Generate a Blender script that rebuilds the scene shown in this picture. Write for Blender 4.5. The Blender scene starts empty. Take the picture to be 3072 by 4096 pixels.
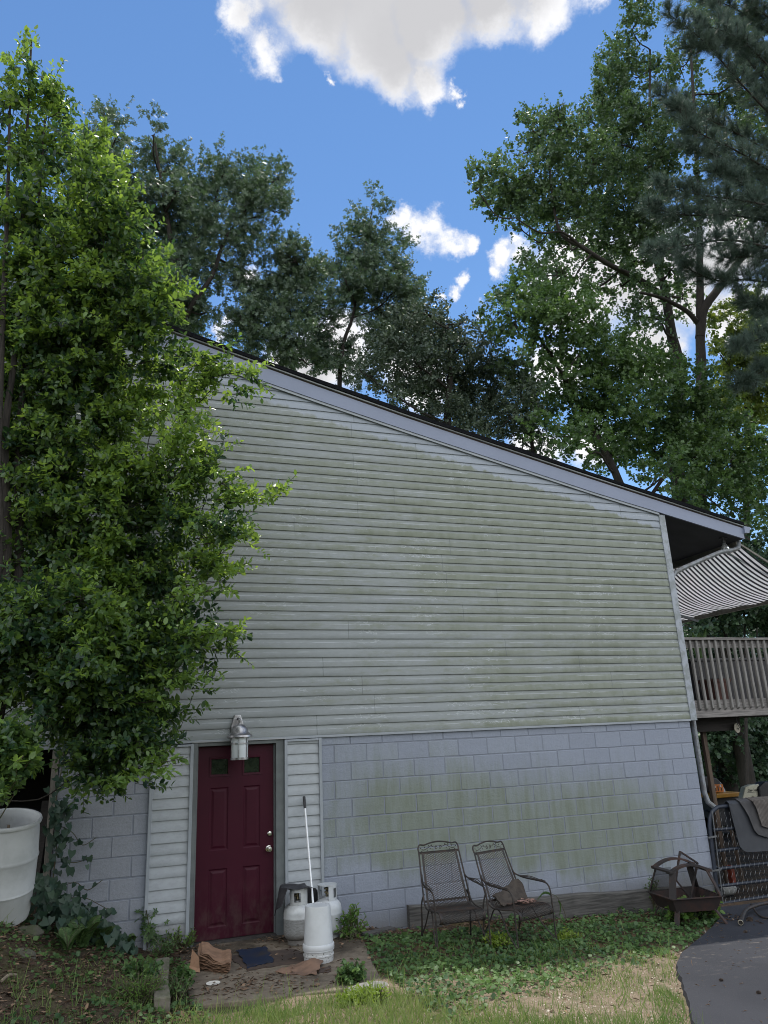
import bpy, math, random
import numpy as np
from mathutils import Matrix, Vector
SC = bpy.context.scene
COL = SC.collection
rng = np.random.default_rng(7)
random.seed(7)
PI = math.pi

# ---------------------------------------------------------------- camera, sky, sun, exposure
CAM_R = np.array([[0.9407407018618421, -0.057288412265282, -0.3342528529131978],
                  [-0.33615078807315774, -0.287811824584618, -0.8967535900720265],
                  [-0.04482833410114345, 0.9559719616439575, -0.2900138427943055]])
CAM_C = np.array([-7.86076234, -8.99677492, 1.98935])
FPX = 2997.61745
cam = bpy.data.cameras.new('camera')
camo = bpy.data.objects.new('camera', cam)
COL.objects.link(camo)
camo.matrix_world = Matrix(CAM_R.tolist()).to_4x4()
camo.location = CAM_C
cam.sensor_fit = 'VERTICAL'
cam.sensor_height = 24.0
cam.lens = FPX / 4096 * 24
cam.clip_start = 0.1
cam.clip_end = 2000
SC.camera = camo

def raydir(px, py):
    return CAM_R @ np.array([(px - 1536) / FPX, -(py - 2048) / FPX, -1.0])

def at(px, py, Y):
    "the point of the photograph px,py that stands on the upright plane Y"
    d = raydir(px, py)
    return CAM_C + (Y - CAM_C[1]) / d[1] * d

def atz(px, py, Z):
    d = raydir(px, py)
    return CAM_C + (Z - CAM_C[2]) / d[2] * d

SUN_EL, SUN_AZ = math.radians(69), math.radians(38)      # azimuth from +Y towards +X
SUN_DIR = np.array([math.sin(SUN_AZ) * math.cos(SUN_EL), math.cos(SUN_AZ) * math.cos(SUN_EL), math.sin(SUN_EL)])
sl = bpy.data.lights.new('sun', 'SUN')
sl.energy = 3.3
sl.angle = math.radians(0.5)
sl.color = (1.0, 0.95, 0.86)
so = bpy.data.objects.new('sun', sl)
COL.objects.link(so)
so.rotation_euler = Vector(SUN_DIR.tolist()).to_track_quat('Z', 'Y').to_euler()
so.location = (0, 0, 30)

SC.view_settings.view_transform = 'Standard'
SC.view_settings.look = 'None'
SC.view_settings.exposure = EXPOSURE = 0.3
SC.view_settings.gamma = 1.0
SC.cycles.pixel_filter_type = 'BLACKMAN_HARRIS'
SC.cycles.filter_width = 1.0
SC.cycles.max_bounces = 7
SC.cycles.diffuse_bounces = 4
SC.cycles.transmission_bounces = 4
SC.cycles.transparent_max_bounces = 8
SC.cycles.sample_clamp_indirect = 8
try:
    SC.cycles.use_denoising = True
except Exception:
    pass

def build_world():
    w = bpy.data.worlds.new('World')
    SC.world = w
    w.use_nodes = True
    nt = w.node_tree
    nt.nodes.clear()
    N, L = nt.nodes.new, nt.links.new
    def val(x):
        return x
    def math_(op, a, b=None, clamp=False):
        n = N('ShaderNodeMath'); n.operation = op; n.use_clamp = clamp
        for i, v in enumerate((a, b)):
            if v is None: continue
            if isinstance(v, (int, float)): n.inputs[i].default_value = v
            else: L(v, n.inputs[i])
        return n.outputs[0]
    def smax(a, b):
        n = N('ShaderNodeMath'); n.operation = 'SMOOTH_MAX'; L(a, n.inputs[0]); L(b, n.inputs[1]); n.inputs[2].default_value = 0.30
        return n.outputs[0]
    tc = N('ShaderNodeTexCoord')
    gen = tc.outputs['Generated']
    sky = N('ShaderNodeTexSky')
    sky.sky_type = 'NISHITA'
    sky.sun_disc = False
    sky.sun_elevation = SUN_EL
    sky.sun_rotation = SUN_AZ
    sky.air_density = 1.0
    sky.dust_density = 0.0
    sky.ozone_density = 2.6
    bg = N('ShaderNodeBackground')
    bg.inputs[1].default_value = SKY
    hs = N('ShaderNodeHueSaturation'); hs.inputs['Saturation'].default_value = 1.12; L(sky.outputs[0], hs.inputs['Color']); L(hs.outputs[0], bg.inputs[0])
    # direction, pushed about by noise so that the cloud edges curl
    nz = N('ShaderNodeTexNoise'); nz.inputs['Scale'].default_value = 7; nz.inputs['Detail'].default_value = 11
    nz.inputs['Roughness'].default_value = 0.66
    L(gen, nz.inputs['Vector'])
    sub = N('ShaderNodeVectorMath'); sub.operation = 'SUBTRACT'; L(nz.outputs['Color'], sub.inputs[0]); sub.inputs[1].default_value = (.5, .5, .5)
    sc = N('ShaderNodeVectorMath'); sc.operation = 'SCALE'; L(sub.outputs[0], sc.inputs[0]); sc.inputs['Scale'].default_value = 0.12
    ad = N('ShaderNodeVectorMath'); ad.operation = 'ADD'; L(gen, ad.inputs[0]); L(sc.outputs[0], ad.inputs[1])
    warped = ad.outputs[0]
    blobs = [(960, 40, 120), (1040, 190, 130), (1090, 285, 62), (1250, 60, 210), (1480, 150, 220), (1600, 280, 150), (1740, 350, 110),
             (1850, 385, 48), (1750, 110, 240), (2000, 50, 180), (2200, 20, 165), (2370, -15, 120), (2450, -20, 80), (1500, -260, 480), (2000, -220, 330), (1100, -220, 300),
             (1300, 300, 42), (1570, 395, 45),
             (1620, 875, 80), (1690, 905, 99), (1740, 885, 90), (1800, 935, 85), (1870, 960, 60), (1820, 1085, 52), (1770, 1130, 50), (1705, 1150, 35), (1690, 1090, 18),
             (2000, 1010, 75), (1985, 1085, 60), (2090, 1010, 80), (2060, 960, 40), (1895, 1225, 42),
             (985, 1150, 80), (860, 1330, 55), (1350, 1380, 200), (1200, 1480, 160), (1650, 1500, 150),
             (2330, 1130, 260), (2650, 1100, 260), (2900, 950, 200), (2950, 1250, 200), (2350, 1780, 130), (2150, 1800, 120), (2560, 1420, 170), (2250, 1500, 140)]
    field = None; field2 = None
    for px, py, r in blobs:
        d = raydir(px, py); d = d / np.linalg.norm(d)
        ctr = math.hypot(px - 1536, py - 2048) / FPX
        rad = r / FPX / (1 + ctr * ctr) * (0.8 if r < 100 else 1.0)
        n = N('ShaderNodeVectorMath'); n.operation = 'DISTANCE'
        L(warped, n.inputs[0]); n.inputs[1].default_value = d.tolist()
        f = math_('MULTIPLY_ADD', n.outputs['Value'], -1.0 / rad)
        f.node.inputs[2].default_value = 1.0
        f = math_('MULTIPLY', f, min(1.0, 0.35 + rad * 6))
        f2 = math_('MULTIPLY', n.outputs['Value'], 1.0 / (rad * 1.05)); f2 = math_('MULTIPLY', math_('POWER', f2, 2.0), -1.0)
        f2 = math_('MULTIPLY', math_('EXPONENT', f2), min(1.0, rad * 16))
        field = f if field is None else smax(field, f)
        field2 = f2 if field2 is None else math_('ADD', field2, f2)
    # unseen clouds added behind the camera as fill light
    nb = N('ShaderNodeTexNoise'); nb.inputs['Scale'].default_value = 2.3; nb.inputs['Detail'].default_value = 7; nb.inputs['Roughness'].default_value = .55
    L(gen, nb.inputs['Vector'])
    dt = N('ShaderNodeVectorMath'); dt.operation = 'DOT_PRODUCT'
    L(gen, dt.inputs[0]); dt.inputs[1].default_value = (-CAM_R[:, 2]).tolist()
    away = math_('MULTIPLY_ADD', dt.outputs['Value'], -2.2); away.node.inputs[2].default_value = 1.15
    away = math_('MINIMUM', away, 1.0)
    rest = math_('SUBTRACT', nb.outputs['Fac'], 0.42)
    rest = math_('MULTIPLY', rest, 3.0)
    rest = math_('SUBTRACT', math_('ADD', rest, away), 1.0)
    mr = N('ShaderNodeMapRange'); mr.interpolation_type = 'SMOOTHSTEP'
    L(field, mr.inputs[0]); mr.inputs[1].default_value = -0.04; mr.inputs[2].default_value = 0.30
    mask = mr.outputs[0]
    thick = N('ShaderNodeMapRange'); thick.interpolation_type = 'SMOOTHSTEP'; L(field2, thick.inputs[0]); thick.inputs[1].default_value = 0.55; thick.inputs[2].default_value = 1.75
    n2 = N('ShaderNodeTexNoise'); n2.inputs['Scale'].default_value = 5; n2.inputs['Detail'].default_value = 6; L(gen, n2.inputs['Vector'])
    th = math_('MULTIPLY', thick.outputs[0], math_('ADD', math_('MULTIPLY', n2.outputs['Fac'], 1.0), 0.5))
    cr = N('ShaderNodeMix'); cr.data_type = 'RGBA'; cr.clamp_factor = True
    L(th, cr.inputs[0]); cr.inputs[6].default_value = (1.0, 1.0, 1.02, 1); cr.inputs[7].default_value = (0.60, 0.60, 0.62, 1)
    bc = N('ShaderNodeBackground'); bc.inputs[1].default_value = CLOUD
    L(cr.outputs[2], bc.inputs[0])
    mx = N('ShaderNodeMixShader'); L(mask, mx.inputs[0]); L(bg.outputs[0], mx.inputs[1]); L(bc.outputs[0], mx.inputs[2])
    # bright white of the added fill clouds, with a strength of its own
    mr2 = N('ShaderNodeMapRange'); mr2.interpolation_type = 'SMOOTHSTEP'
    L(rest, mr2.inputs[0]); mr2.inputs[1].default_value = -0.05; mr2.inputs[2].default_value = 0.25
    br = N('ShaderNodeBackground'); br.inputs[0].default_value = (0.93, 0.96, 1.0, 1); br.inputs[1].default_value = REST_FILL
    mx2 = N('ShaderNodeMixShader'); L(mr2.outputs[0], mx2.inputs[0]); L(mx.outputs[0], mx2.inputs[1]); L(br.outputs[0], mx2.inputs[2])
    out = N('ShaderNodeOutputWorld'); L(mx2.outputs[0], out.inputs[0])
SKY, CLOUD, REST_FILL = 0.135, 0.86, 1.7
build_world()

# ---------------------------------------------------------------- materials
class G:
    "a node graph in short form"
    def __init__(s, name):
        s.m = bpy.data.materials.new(name); s.m.use_nodes = True
        s.t = s.m.node_tree; s.t.nodes.clear()
        s.out = s.n('ShaderNodeOutputMaterial')
        s.p = s.n('ShaderNodeBsdfPrincipled')
        s.l(s.p.outputs[0], s.out.inputs[0])
        s.pos = s.n('ShaderNodeNewGeometry').outputs['Position']
        sp = s.n('ShaderNodeSeparateXYZ'); s.l(s.pos, sp.inputs[0]); s.x, s.y, s.z = sp.outputs
    def n(s, k): return s.t.nodes.new(k)
    def l(s, a, b): s.t.links.new(a, b)
    def put(s, v, sock):
        if isinstance(v, bpy.types.NodeSocket): s.l(v, sock)
        elif isinstance(v, (tuple, list)) and len(v) == 3 and sock.type == 'RGBA': sock.default_value = (*v, 1)
        else: sock.default_value = v
    def math(s, op, a, b=0.0, c=0.0, clamp=False):
        n = s.n('ShaderNodeMath'); n.operation = op; n.use_clamp = clamp
        s.put(a, n.inputs[0]); s.put(b, n.inputs[1]); s.put(c, n.inputs[2]); return n.outputs[0]
    def noise(s, scale, detail=4, rough=.55, stretch=(1, 1, 1), vec=None):
        n = s.n('ShaderNodeTexNoise'); n.inputs['Scale'].default_value = scale; n.inputs['Detail'].default_value = detail
        n.inputs['Roughness'].default_value = rough
        v = vec or s.pos
        if stretch != (1, 1, 1):
            m = s.n('ShaderNodeVectorMath'); m.operation = 'MULTIPLY'; s.l(v, m.inputs[0]); m.inputs[1].default_value = stretch; v = m.outputs[0]
        s.l(v, n.inputs['Vector']); return n.outputs['Fac']
    def step(s, v, a, b):
        n = s.n('ShaderNodeMapRange'); n.interpolation_type = 'SMOOTHSTEP'
        s.put(v, n.inputs[0]); n.inputs[1].default_value = a; n.inputs[2].default_value = b; return n.outputs[0]
    def mix(s, f, a, b):
        n = s.n('ShaderNodeMix'); n.data_type = 'RGBA'; s.put(f, n.inputs[0]); s.put(a, n.inputs[6]); s.put(b, n.inputs[7]); return n.outputs[2]
    def attr(s, name):
        n = s.n('ShaderNodeAttribute'); n.attribute_name = name; return n.outputs['Fac']
    def base(s, c, rough=.6, metal=0.0, spec=.5):
        s.put(c, s.p.inputs['Base Color']); s.put(rough, s.p.inputs['Roughness']); s.put(metal, s.p.inputs['Metallic'])
        s.p.inputs['Specular IOR Level'].default_value = spec; return s
    def bump(s, h, strength=.3, dist=.01):
        n = s.n('ShaderNodeBump'); n.inputs['Strength'].default_value = strength; n.inputs['Distance'].default_value = dist
        s.l(h, n.inputs['Height']); s.l(n.outputs[0], s.p.inputs['Normal']); return s

def plain(name, c1, c2=None, scale=6, rough=.6, metal=0.0, lo=.35, hi=.65, bump=0, bscale=60, stretch=(1, 1, 1), spec=.5):
    g = G(name)
    c2 = c2 or tuple(v * .75 for v in c1)
    f = g.step(g.noise(scale, 6, .6, stretch), lo, hi)
    g.base(g.mix(f, c1, c2), rough, metal, spec)
    if bump: g.bump(g.noise(bscale, 4, .6, stretch), bump, .006)
    return g.m

def leaf_mat(name, dark, light, rough=.45, transl=.35, tcol=None, spec=.5):
    g = G(name)
    t = g.attr('tint')
    col = g.mix(t, dark, light)
    g.base(col, rough, 0, spec)
    tr = g.n('ShaderNodeBsdfTranslucent')
    tc = g.mix(t, tuple(min(1, v * 1.5) for v in dark) if tcol is None else tcol[0], tuple(min(1, v * 1.5) for v in light) if tcol is None else tcol[1])
    g.l(tc, tr.inputs[0])
    mx = g.n('ShaderNodeMixShader'); mx.inputs[0].default_value = transl
    g.l(g.p.outputs[0], mx.inputs[1]); g.l(tr.outputs[0], mx.inputs[2]); g.l(mx.outputs[0], g.out.inputs[0])
    return g.m

def wood_mat(name, c1, c2, axis=0, rough=.8, sc=9):
    g = G(name)
    st = [14.0, 14.0, 14.0]; st[axis] = .8
    f = g.noise(sc * .4, 6, .65, tuple(st))
    c = g.mix(g.step(f, .35, .68), c1, c2)
    c = g.mix(g.math('MULTIPLY', g.step(g.noise(1.6, 5, .6), .5, .7), .5), c, tuple(v * .55 for v in c2))
    g.base(c, rough, 0, .25); g.bump(f, .5, .006)
    return g.m

RAKE_B = [(-10.5, 7.61), (-6.775, 6.757), (-5.644, 6.461), (-4.223, 6.112), (-2.691, 5.749), (-1.034, 5.356), (.1, 5.118), (1.6, 4.79)]

def siding_mat():
    g = G('vinyl_siding')
    # height below the rake line, position within a course
    zr = g.math('MULTIPLY_ADD', g.x, -.2365, 5.125)
    below = g.math('SUBTRACT', zr, g.z)
    fr = g.math('FRACT', g.math('DIVIDE', g.math('SUBTRACT', g.z, 2.186), .1134))
    big = g.noise(.55, 5, .6)
    med = g.noise(2.2, 6, .65, (.55, 1, 2.6))
    streak = g.noise(5, 6, .7, (1.2, 1, .5))
    cn = g.math('FRACT', g.math('MULTIPLY', g.math('SINE', g.math('MULTIPLY', g.math('FLOOR', g.math('DIVIDE', g.math('SUBTRACT', g.z, 2.186), .1134)), 78.233)), 43.7))
    shag = g.noise(16, 5, .75, (.5, 1, 1.6))
    fine = g.noise(26, 5, .7, (.6, 1, 1))
    # green film: strongest high on the right, thinner to the left and low down
    reg = g.math('ADD', g.step(g.x, -7.2, -.8), g.math('MULTIPLY', g.step(g.z, 2.1, 5.0), .55))
    wet = g.math('ADD', g.math('MULTIPLY', reg, .50), g.math('MULTIPLY_ADD', med, 1.1, -.62))
    wet = g.math('ADD', wet, g.math('MULTIPLY_ADD', big, .9, -.42))
    wet = g.math('ADD', wet, g.math('ADD', g.math('MULTIPLY_ADD', cn, .22, -.11), g.math('MULTIPLY_ADD', shag, .9, -.45)))
    wet = g.math('MULTIPLY', wet, g.step(g.math('ADD', below, g.math('MULTIPLY', g.math('SUBTRACT', streak, .5), .28)), .20, .27))
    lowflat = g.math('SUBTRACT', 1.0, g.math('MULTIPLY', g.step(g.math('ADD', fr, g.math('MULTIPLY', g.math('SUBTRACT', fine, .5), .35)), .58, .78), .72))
    wet = g.math('MULTIPLY', g.step(wet, .02, .62), lowflat)
    c = g.mix(g.step(med, .3, .7), (.298, .322, .330), (.258, .280, .285))
    c = g.mix(g.math('MULTIPLY', g.step(fine, .35, .75), .35), c, (.235, .25, .248))
    clean = g.step(g.math('ADD', below, g.math('MULTIPLY', g.math('SUBTRACT', streak, .5), .28)), .20, .27)
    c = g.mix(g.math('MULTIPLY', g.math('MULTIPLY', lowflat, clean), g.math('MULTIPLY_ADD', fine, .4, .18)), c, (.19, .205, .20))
    c = g.mix(clean, (.285, .315, .355), c)
    c = g.mix(g.math('MULTIPLY', wet, .92, clamp=True), c, g.mix(g.step(streak, .35, .7), (.198, .216, .168), (.148, .165, .110)))
    # pale snail trails and patchy pale lines along the courses
    tr = g.math('ABSOLUTE', g.math('SUBTRACT', g.noise(7, 3, .7, (.45, 1, 1.5)), .5))
    tm = g.math('MULTIPLY', g.math('SUBTRACT', 1.0, g.step(tr, .004, .014)), g.step(g.noise(1.1, 3), .5, .62))
    tm = g.math('MULTIPLY', tm, g.step(fr, .35, .6))
    c = g.mix(g.math('MULTIPLY', tm, .75), c, (.48, .51, .54))
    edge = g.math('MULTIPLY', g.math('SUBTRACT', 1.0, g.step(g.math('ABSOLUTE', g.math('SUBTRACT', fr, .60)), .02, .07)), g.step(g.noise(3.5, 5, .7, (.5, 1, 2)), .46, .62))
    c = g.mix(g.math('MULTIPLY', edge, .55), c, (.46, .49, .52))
    # end laps of the siding lengths, two courses to a length
    pn = g.math('FLOOR', g.math('DIVIDE', g.math('SUBTRACT', g.z, 2.0726), .2268))
    off = g.math('MULTIPLY', g.math('FRACT', g.math('MULTIPLY', g.math('SINE', g.math('MULTIPLY', pn, 12.9898)), 437.585)), 3.66)
    u = g.math('DIVIDE', g.math('ADD', g.x, off), 3.66)
    seam = g.math('LESS_THAN', g.math('ABSOLUTE', g.math('SUBTRACT', g.math('FRACT', u), .5)), .0012)
    c = g.mix(g.math('MULTIPLY', seam, .7), c, (.12, .13, .13))
    tone = g.math('FRACT', g.math('MULTIPLY', g.math('SINE', g.math('ADD', g.math('MULTIPLY', g.math('FLOOR', g.math('ADD', u, .5)), 7.3), g.math('MULTIPLY', pn, 3.1))), 91.7))
    c = g.mix(g.math('MULTIPLY', tone, .16), c, (.20, .215, .22))
    g.base(c, .55, 0, .35)
    g.bump(g.noise(9, 3, .5, (.3, 1, 1)), .12, .01)
    return g.m

def block_mat():
    g = G('painted_block')
    med = g.noise(1.3, 6, .62)
    fine = g.noise(30, 5, .7)
    drip = g.noise(6, 5, .65, (1.6, 1, .18))
    # each block takes a slightly different coat
    t = g.attr('tint')
    c = g.mix(t, (.243, .268, .325), (.272, .299, .357))
    c = g.mix(g.math('MULTIPLY', g.step(fine, .35, .8), .4), c, (.185, .203, .244))
    # algae in a diagonal band across the middle and the right
    d = g.math('ADD', g.math('MULTIPLY', g.x, .10), g.math('ADD', g.z, .0))
    d = g.math('ADD', d, g.math('MULTIPLY_ADD', med, .5, -.25))
    band = g.math('MULTIPLY', g.step(d, -.25, .35), g.math('SUBTRACT', 1.0, g.step(d, .55, 1.85)))
    band = g.math('MULTIPLY', band, g.math('MULTIPLY', g.step(g.x, -6.6, -4.2), g.math('SUBTRACT', 1.0, g.step(g.x, -1.3, .4))))
    a = g.math('ADD', g.math('MULTIPLY', band, .95), g.math('ADD', g.math('MULTIPLY_ADD', med, .9, -.45), g.math('MULTIPLY_ADD', drip, .7, -.35)))
    a = g.math('ADD', a, g.math('MULTIPLY_ADD', t, .22, -.11))
    a = g.math('MULTIPLY', g.step(a, .10, .95), .85)
    c = g.mix(a, c, g.mix(g.step(drip, .35, .7), (.185, .212, .172), (.15, .172, .118)))
    low = g.math('SUBTRACT', 1.0, g.step(g.math('ADD', g.z, g.math('MULTIPLY', med, -.25)), -.22, .12))
    c = g.mix(g.math('MULTIPLY', low, .6), c, (.14, .135, .12))
    left = g.math('SUBTRACT', 1.0, g.step(g.x, -7.6, -7.2))
    c = g.mix(left, c, g.mix(g.step(fine, .3, .8), (.275, .29, .325), (.235, .248, .27)))
    g.base(c, .7, 0, .3)
    g.bump(g.math('ADD', g.noise(45, 5, .7), g.math('MULTIPLY', g.noise(9, 5, .6), 1.5)), .6, .008)
    return g.m

# ---------------------------------------------------------------- mesh helpers
ORG = {}
class MB:
    def __init__(s): s.v = []; s.f = []; s.t = []
    def add(s, vs, fs):
        b = len(s.v); s.v.extend([tuple(map(float, p)) for p in vs]); s.f.extend([tuple(b + i for i in f) for f in fs]); return s
    def box(s, x0, x1, y0, y1, z0, z1, M=None):
        vs = [(x, y, z) for z in (z0, z1) for y in (y0, y1) for x in (x0, x1)]
        if M is not None: vs = [tuple(M @ Vector(p)) for p in vs]
        return s.add(vs, [(0, 2, 3, 1), (4, 5, 7, 6), (0, 1, 5, 4), (2, 6, 7, 3), (0, 4, 6, 2), (1, 3, 7, 5)])
    def bar(s, a, b, w, h, up=(0, 0, 1)):
        "a rectangular bar from a to b"
        a, b = Vector(a), Vector(b); d = (b - a).normalized(); u = Vector(up)
        sd = d.cross(u)
        if sd.length < 1e-4: sd = d.cross(Vector((1, 0, 0)))
        sd.normalize(); u = sd.cross(d)
        vs = []
        for p in (a, b):
            for i, j in ((-1, -1), (1, -1), (1, 1), (-1, 1)): vs.append(p + sd * (i * w / 2) + u * (j * h / 2))
        return s.add(vs, [(0, 1, 2, 3), (7, 6, 5, 4), (0, 4, 5, 1), (1, 5, 6, 2), (2, 6, 7, 3), (3, 7, 4, 0)])
    def tube(s, pts, r, n=8, cap=True, flat=1.0):
        pts = [Vector(p) for p in pts]; m = len(pts)
        rs = list(r) if isinstance(r, (list, tuple, np.ndarray)) else [r] * m
        vs, fs = [], []
        ref = None
        for i, p in enumerate(pts):
            d = (pts[min(i + 1, m - 1)] - pts[max(i - 1, 0)])
            if d.length < 1e-9: d = Vector((0, 0, 1))
            d.normalize()
            if ref is None:
                ref = d.cross(Vector((0, 0, 1)))
                if ref.length < 1e-3: ref = d.cross(Vector((1, 0, 0)))
            ref = (ref - d * ref.dot(d))
            if ref.length < 1e-6: ref = d.cross(Vector((0, 1, 0)))
            ref.normalize(); b = d.cross(ref)
            for k in range(n):
                a = 2 * PI * k / n
                vs.append(p + ref * (math.cos(a) * rs[i]) + b * (math.sin(a) * rs[i] * flat))
        for i in range(m - 1):
            for k in range(n):
                k2 = (k + 1) % n
                fs.append((i * n + k, i * n + k2, (i + 1) * n + k2, (i + 1) * n + k))
        if cap:
            fs.append(tuple(range(n))[::-1]); fs.append(tuple((m - 1) * n + k for k in range(n)))
        return s.add(vs, fs)
    def lathe(s, prof, c=(0, 0, 0), n=28, M=None):
        vs, fs = [], []
        for r, z in prof:
            for k in range(n):
                a = 2 * PI * k / n; p = Vector((r * math.cos(a), r * math.sin(a), z))
                if M is not None: p = M @ p
                vs.append(p + Vector(c))
        for i in range(len(prof) - 1):
            for k in range(n):
                k2 = (k + 1) % n
                fs.append((i * n + k, i * n + k2, (i + 1) * n + k2, (i + 1) * n + k))
        if prof[0][0] > 1e-4: fs.append(tuple(range(n))[::-1])
        if prof[-1][0] > 1e-4: fs.append(tuple((len(prof) - 1) * n + k for k in range(n)))
        return s.add(vs, fs)
    def prism(s, poly, y0, y1):
        "an outline in x,z carried from y0 to y1"
        n = len(poly)
        vs = [(x, y0, z) for x, z in poly] + [(x, y1, z) for x, z in poly]
        fs = [tuple(range(n)), tuple(range(2 * n - 1, n - 1, -1))]
        for i in range(n):
            j = (i + 1) % n; fs.append((i, i + n, j + n, j))
        return s.add(vs, fs)
    def slab(s, poly, z0, z1):
        n = len(poly)
        vs = [(p[0], p[1], z0) for p in poly] + [(p[0], p[1], z1 + (p[2] if len(p) > 2 else 0)) for p in poly]
        fs = [tuple(range(n))[::-1], tuple(range(n, 2 * n))]
        for i in range(n):
            j = (i + 1) % n; fs.append((i, j, j + n, i + n))
        return s.add(vs, fs)
    def sheet(s, P, th=0.0, dirn=None):
        "a grid of points (m,n,3); with th a solid sheet"
        P = np.asarray(P, float); m, n = P.shape[:2]
        if not th:
            fs = [(i * n + j, i * n + j + 1, (i + 1) * n + j + 1, (i + 1) * n + j) for i in range(m - 1) for j in range(n - 1)]
            return s.add(P.reshape(-1, 3), fs)
        du = np.gradient(P, axis=0); dv = np.gradient(P, axis=1); N = np.cross(dv, du)
        N /= np.linalg.norm(N, axis=2, keepdims=True) + 1e-12
        Q = P + N * th; k = m * n
        fs = [(i * n + j, i * n + j + 1, (i + 1) * n + j + 1, (i + 1) * n + j) for i in range(m - 1) for j in range(n - 1)]
        fs += [(k + i * n + j, k + (i + 1) * n + j, k + (i + 1) * n + j + 1, k + i * n + j + 1) for i in range(m - 1) for j in range(n - 1)]
        rim = [(0, j) for j in range(n)] + [(i, n - 1) for i in range(1, m)] + [(m - 1, j) for j in range(n - 2, -1, -1)] + [(i, 0) for i in range(m - 2, 0, -1)]
        for a, b in zip(rim, rim[1:] + rim[:1]):
            a, b = a[0] * n + a[1], b[0] * n + b[1]; fs.append((a, a + k, b + k, b))
        return s.add(np.concatenate([P.reshape(-1, 3), Q.reshape(-1, 3)]), fs)
    def ball(s, c, r, n=12, m=8, sq=(1, 1, 1)):
        prof = [(max(1e-5, math.sin(PI * i / m)) * r, -math.cos(PI * i / m) * r) for i in range(m + 1)]
        M = Matrix.Diagonal(Vector(sq)).to_3x3()
        return s.lathe(prof, c, n, M)

def link(name, mb, mat, parent=None, loc=None, smooth=False, bevel=0.0, sharp=40):
    if parent is not None:
        o0 = ORG[parent]
    else:
        o0 = np.array(loc if loc is not None else np.mean(np.array(mb.v), 0) * [1, 1, 0] + [0, 0, np.array(mb.v)[:, 2].min()], float)
    me = bpy.data.meshes.new(name)
    v = np.array(mb.v, float) - o0
    me.from_pydata(v.tolist(), [], mb.f)
    me.validate()
    o = bpy.data.objects.new(name, me); COL.objects.link(o)
    for m in (mat if isinstance(mat, list) else [mat]): me.materials.append(m)
    ORG[o] = o0
    if parent is not None: o.parent = parent
    else: o.location = o0
    if smooth:
        me.polygons.foreach_set('use_smooth', [True] * len(me.polygons))
        try: me.set_sharp_from_angle(angle=math.radians(sharp))
        except Exception: pass
    if bevel:
        b = o.modifiers.new('bevel', 'BEVEL'); b.width = bevel; b.segments = 2; b.limit_method = 'ANGLE'
    return o

def tag(o, label=None, cat=None, group=None, kind=None):
    for k, v in (('label', label), ('category', cat), ('group', group), ('kind', kind)):
        if v: o[k] = v
    return o

def thing(name, label, cat, loc, group=None):
    o = bpy.data.objects.new(name, None); COL.objects.link(o)
    o.empty_display_size = .1; o.location = loc; ORG[o] = np.array(loc, float)
    return tag(o, label, cat, group)

def copy_tree(o, parent=None):
    c = o.copy(); COL.objects.link(c); ORG[c] = ORG[o]
    if parent is not None: c.parent = parent
    for ch in list(o.children): copy_tree(ch, c)
    return c

def fast_mesh(name, V, F, mat, tint=None, parent=None, loc=None, smooth=False):
    "V (n,3), F (m,k) with one k"
    o0 = ORG[parent] if parent is not None else np.array(loc if loc is not None else (0, 0, 0), float)
    V = np.ascontiguousarray(V - o0, np.float32); F = np.ascontiguousarray(F, np.int32)
    me = bpy.data.meshes.new(name)
    me.vertices.add(len(V)); me.vertices.foreach_set('co', V.ravel())
    me.loops.add(F.size); me.loops.foreach_set('vertex_index', F.ravel())
    me.polygons.add(len(F)); me.polygons.foreach_set('loop_start', np.arange(0, F.size, F.shape[1], dtype=np.int32))
    me.polygons.foreach_set('loop_total', np.full(len(F), F.shape[1], np.int32))
    if smooth: me.polygons.foreach_set('use_smooth', np.ones(len(F), bool))
    if tint is not None:
        a = me.attributes.new('tint', 'FLOAT', 'POINT'); a.data.foreach_set('value', np.ascontiguousarray(tint, np.float32))
    me.update(calc_edges=True)
    me.materials.append(mat)
    o = bpy.data.objects.new(name, me); COL.objects.link(o); ORG[o] = o0
    if parent is not None: o.parent = parent
    else: o.location = o0
    return o

def unit(a): return a / (np.linalg.norm(a, axis=-1, keepdims=True) + 1e-12)
def rnd(n, k=3): return rng.normal(size=(n, k))

LEAF = (np.array([(0, 0, 0), (.24, .30, .05), (.22, .68, .05), (0, 1, -.06), (-.22, .68, .05), (-.24, .30, .05)]), np.array([(0, 1, 2, 3), (0, 3, 4, 5)]))
BLADE = (np.array([(-.5, 0, 0), (.5, 0, 0), (.35, .55, .0), (-.35, .55, .0), (.04, 1, 0), (-.04, 1, 0)]), np.array([(0, 1, 2, 3), (3, 2, 4, 5)]))
BROAD = (np.array([(0, 0, 0), (.42, .28, .06), (.40, .66, .04), (0, 1, -.05), (-.40, .66, .04), (-.42, .28, .06)]), np.array([(0, 1, 2, 3), (0, 3, 4, 5)]))
HEART = (np.array([(0, .08, 0), (.40, -.06, .05), (.40, .42, .04), (0, 1, -.08), (-.40, .42, .04), (-.40, -.06, .05)]), np.array([(0, 1, 2, 3), (0, 3, 4, 5)]))
def star_leaf(k=5):
    V, F = [], []
    for i in range(k):
        a = (i - (k - 1) / 2) * 1.02; c, s_ = math.cos(a), math.sin(a); ln = .62 if abs(i - (k - 1) / 2) < 1.5 else .5
        b = len(V); w = .13
        for x, y in ((0, 0), (w, ln * .45), (0, ln), (-w, ln * .45)): V.append((x * c + y * s_, .3 - x * s_ + y * c, 0.03 * (y > .5)))
        F.append((b, b + 1, b + 2, b + 3))
    return np.array(V), np.array(F)
STAR = star_leaf()
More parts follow.
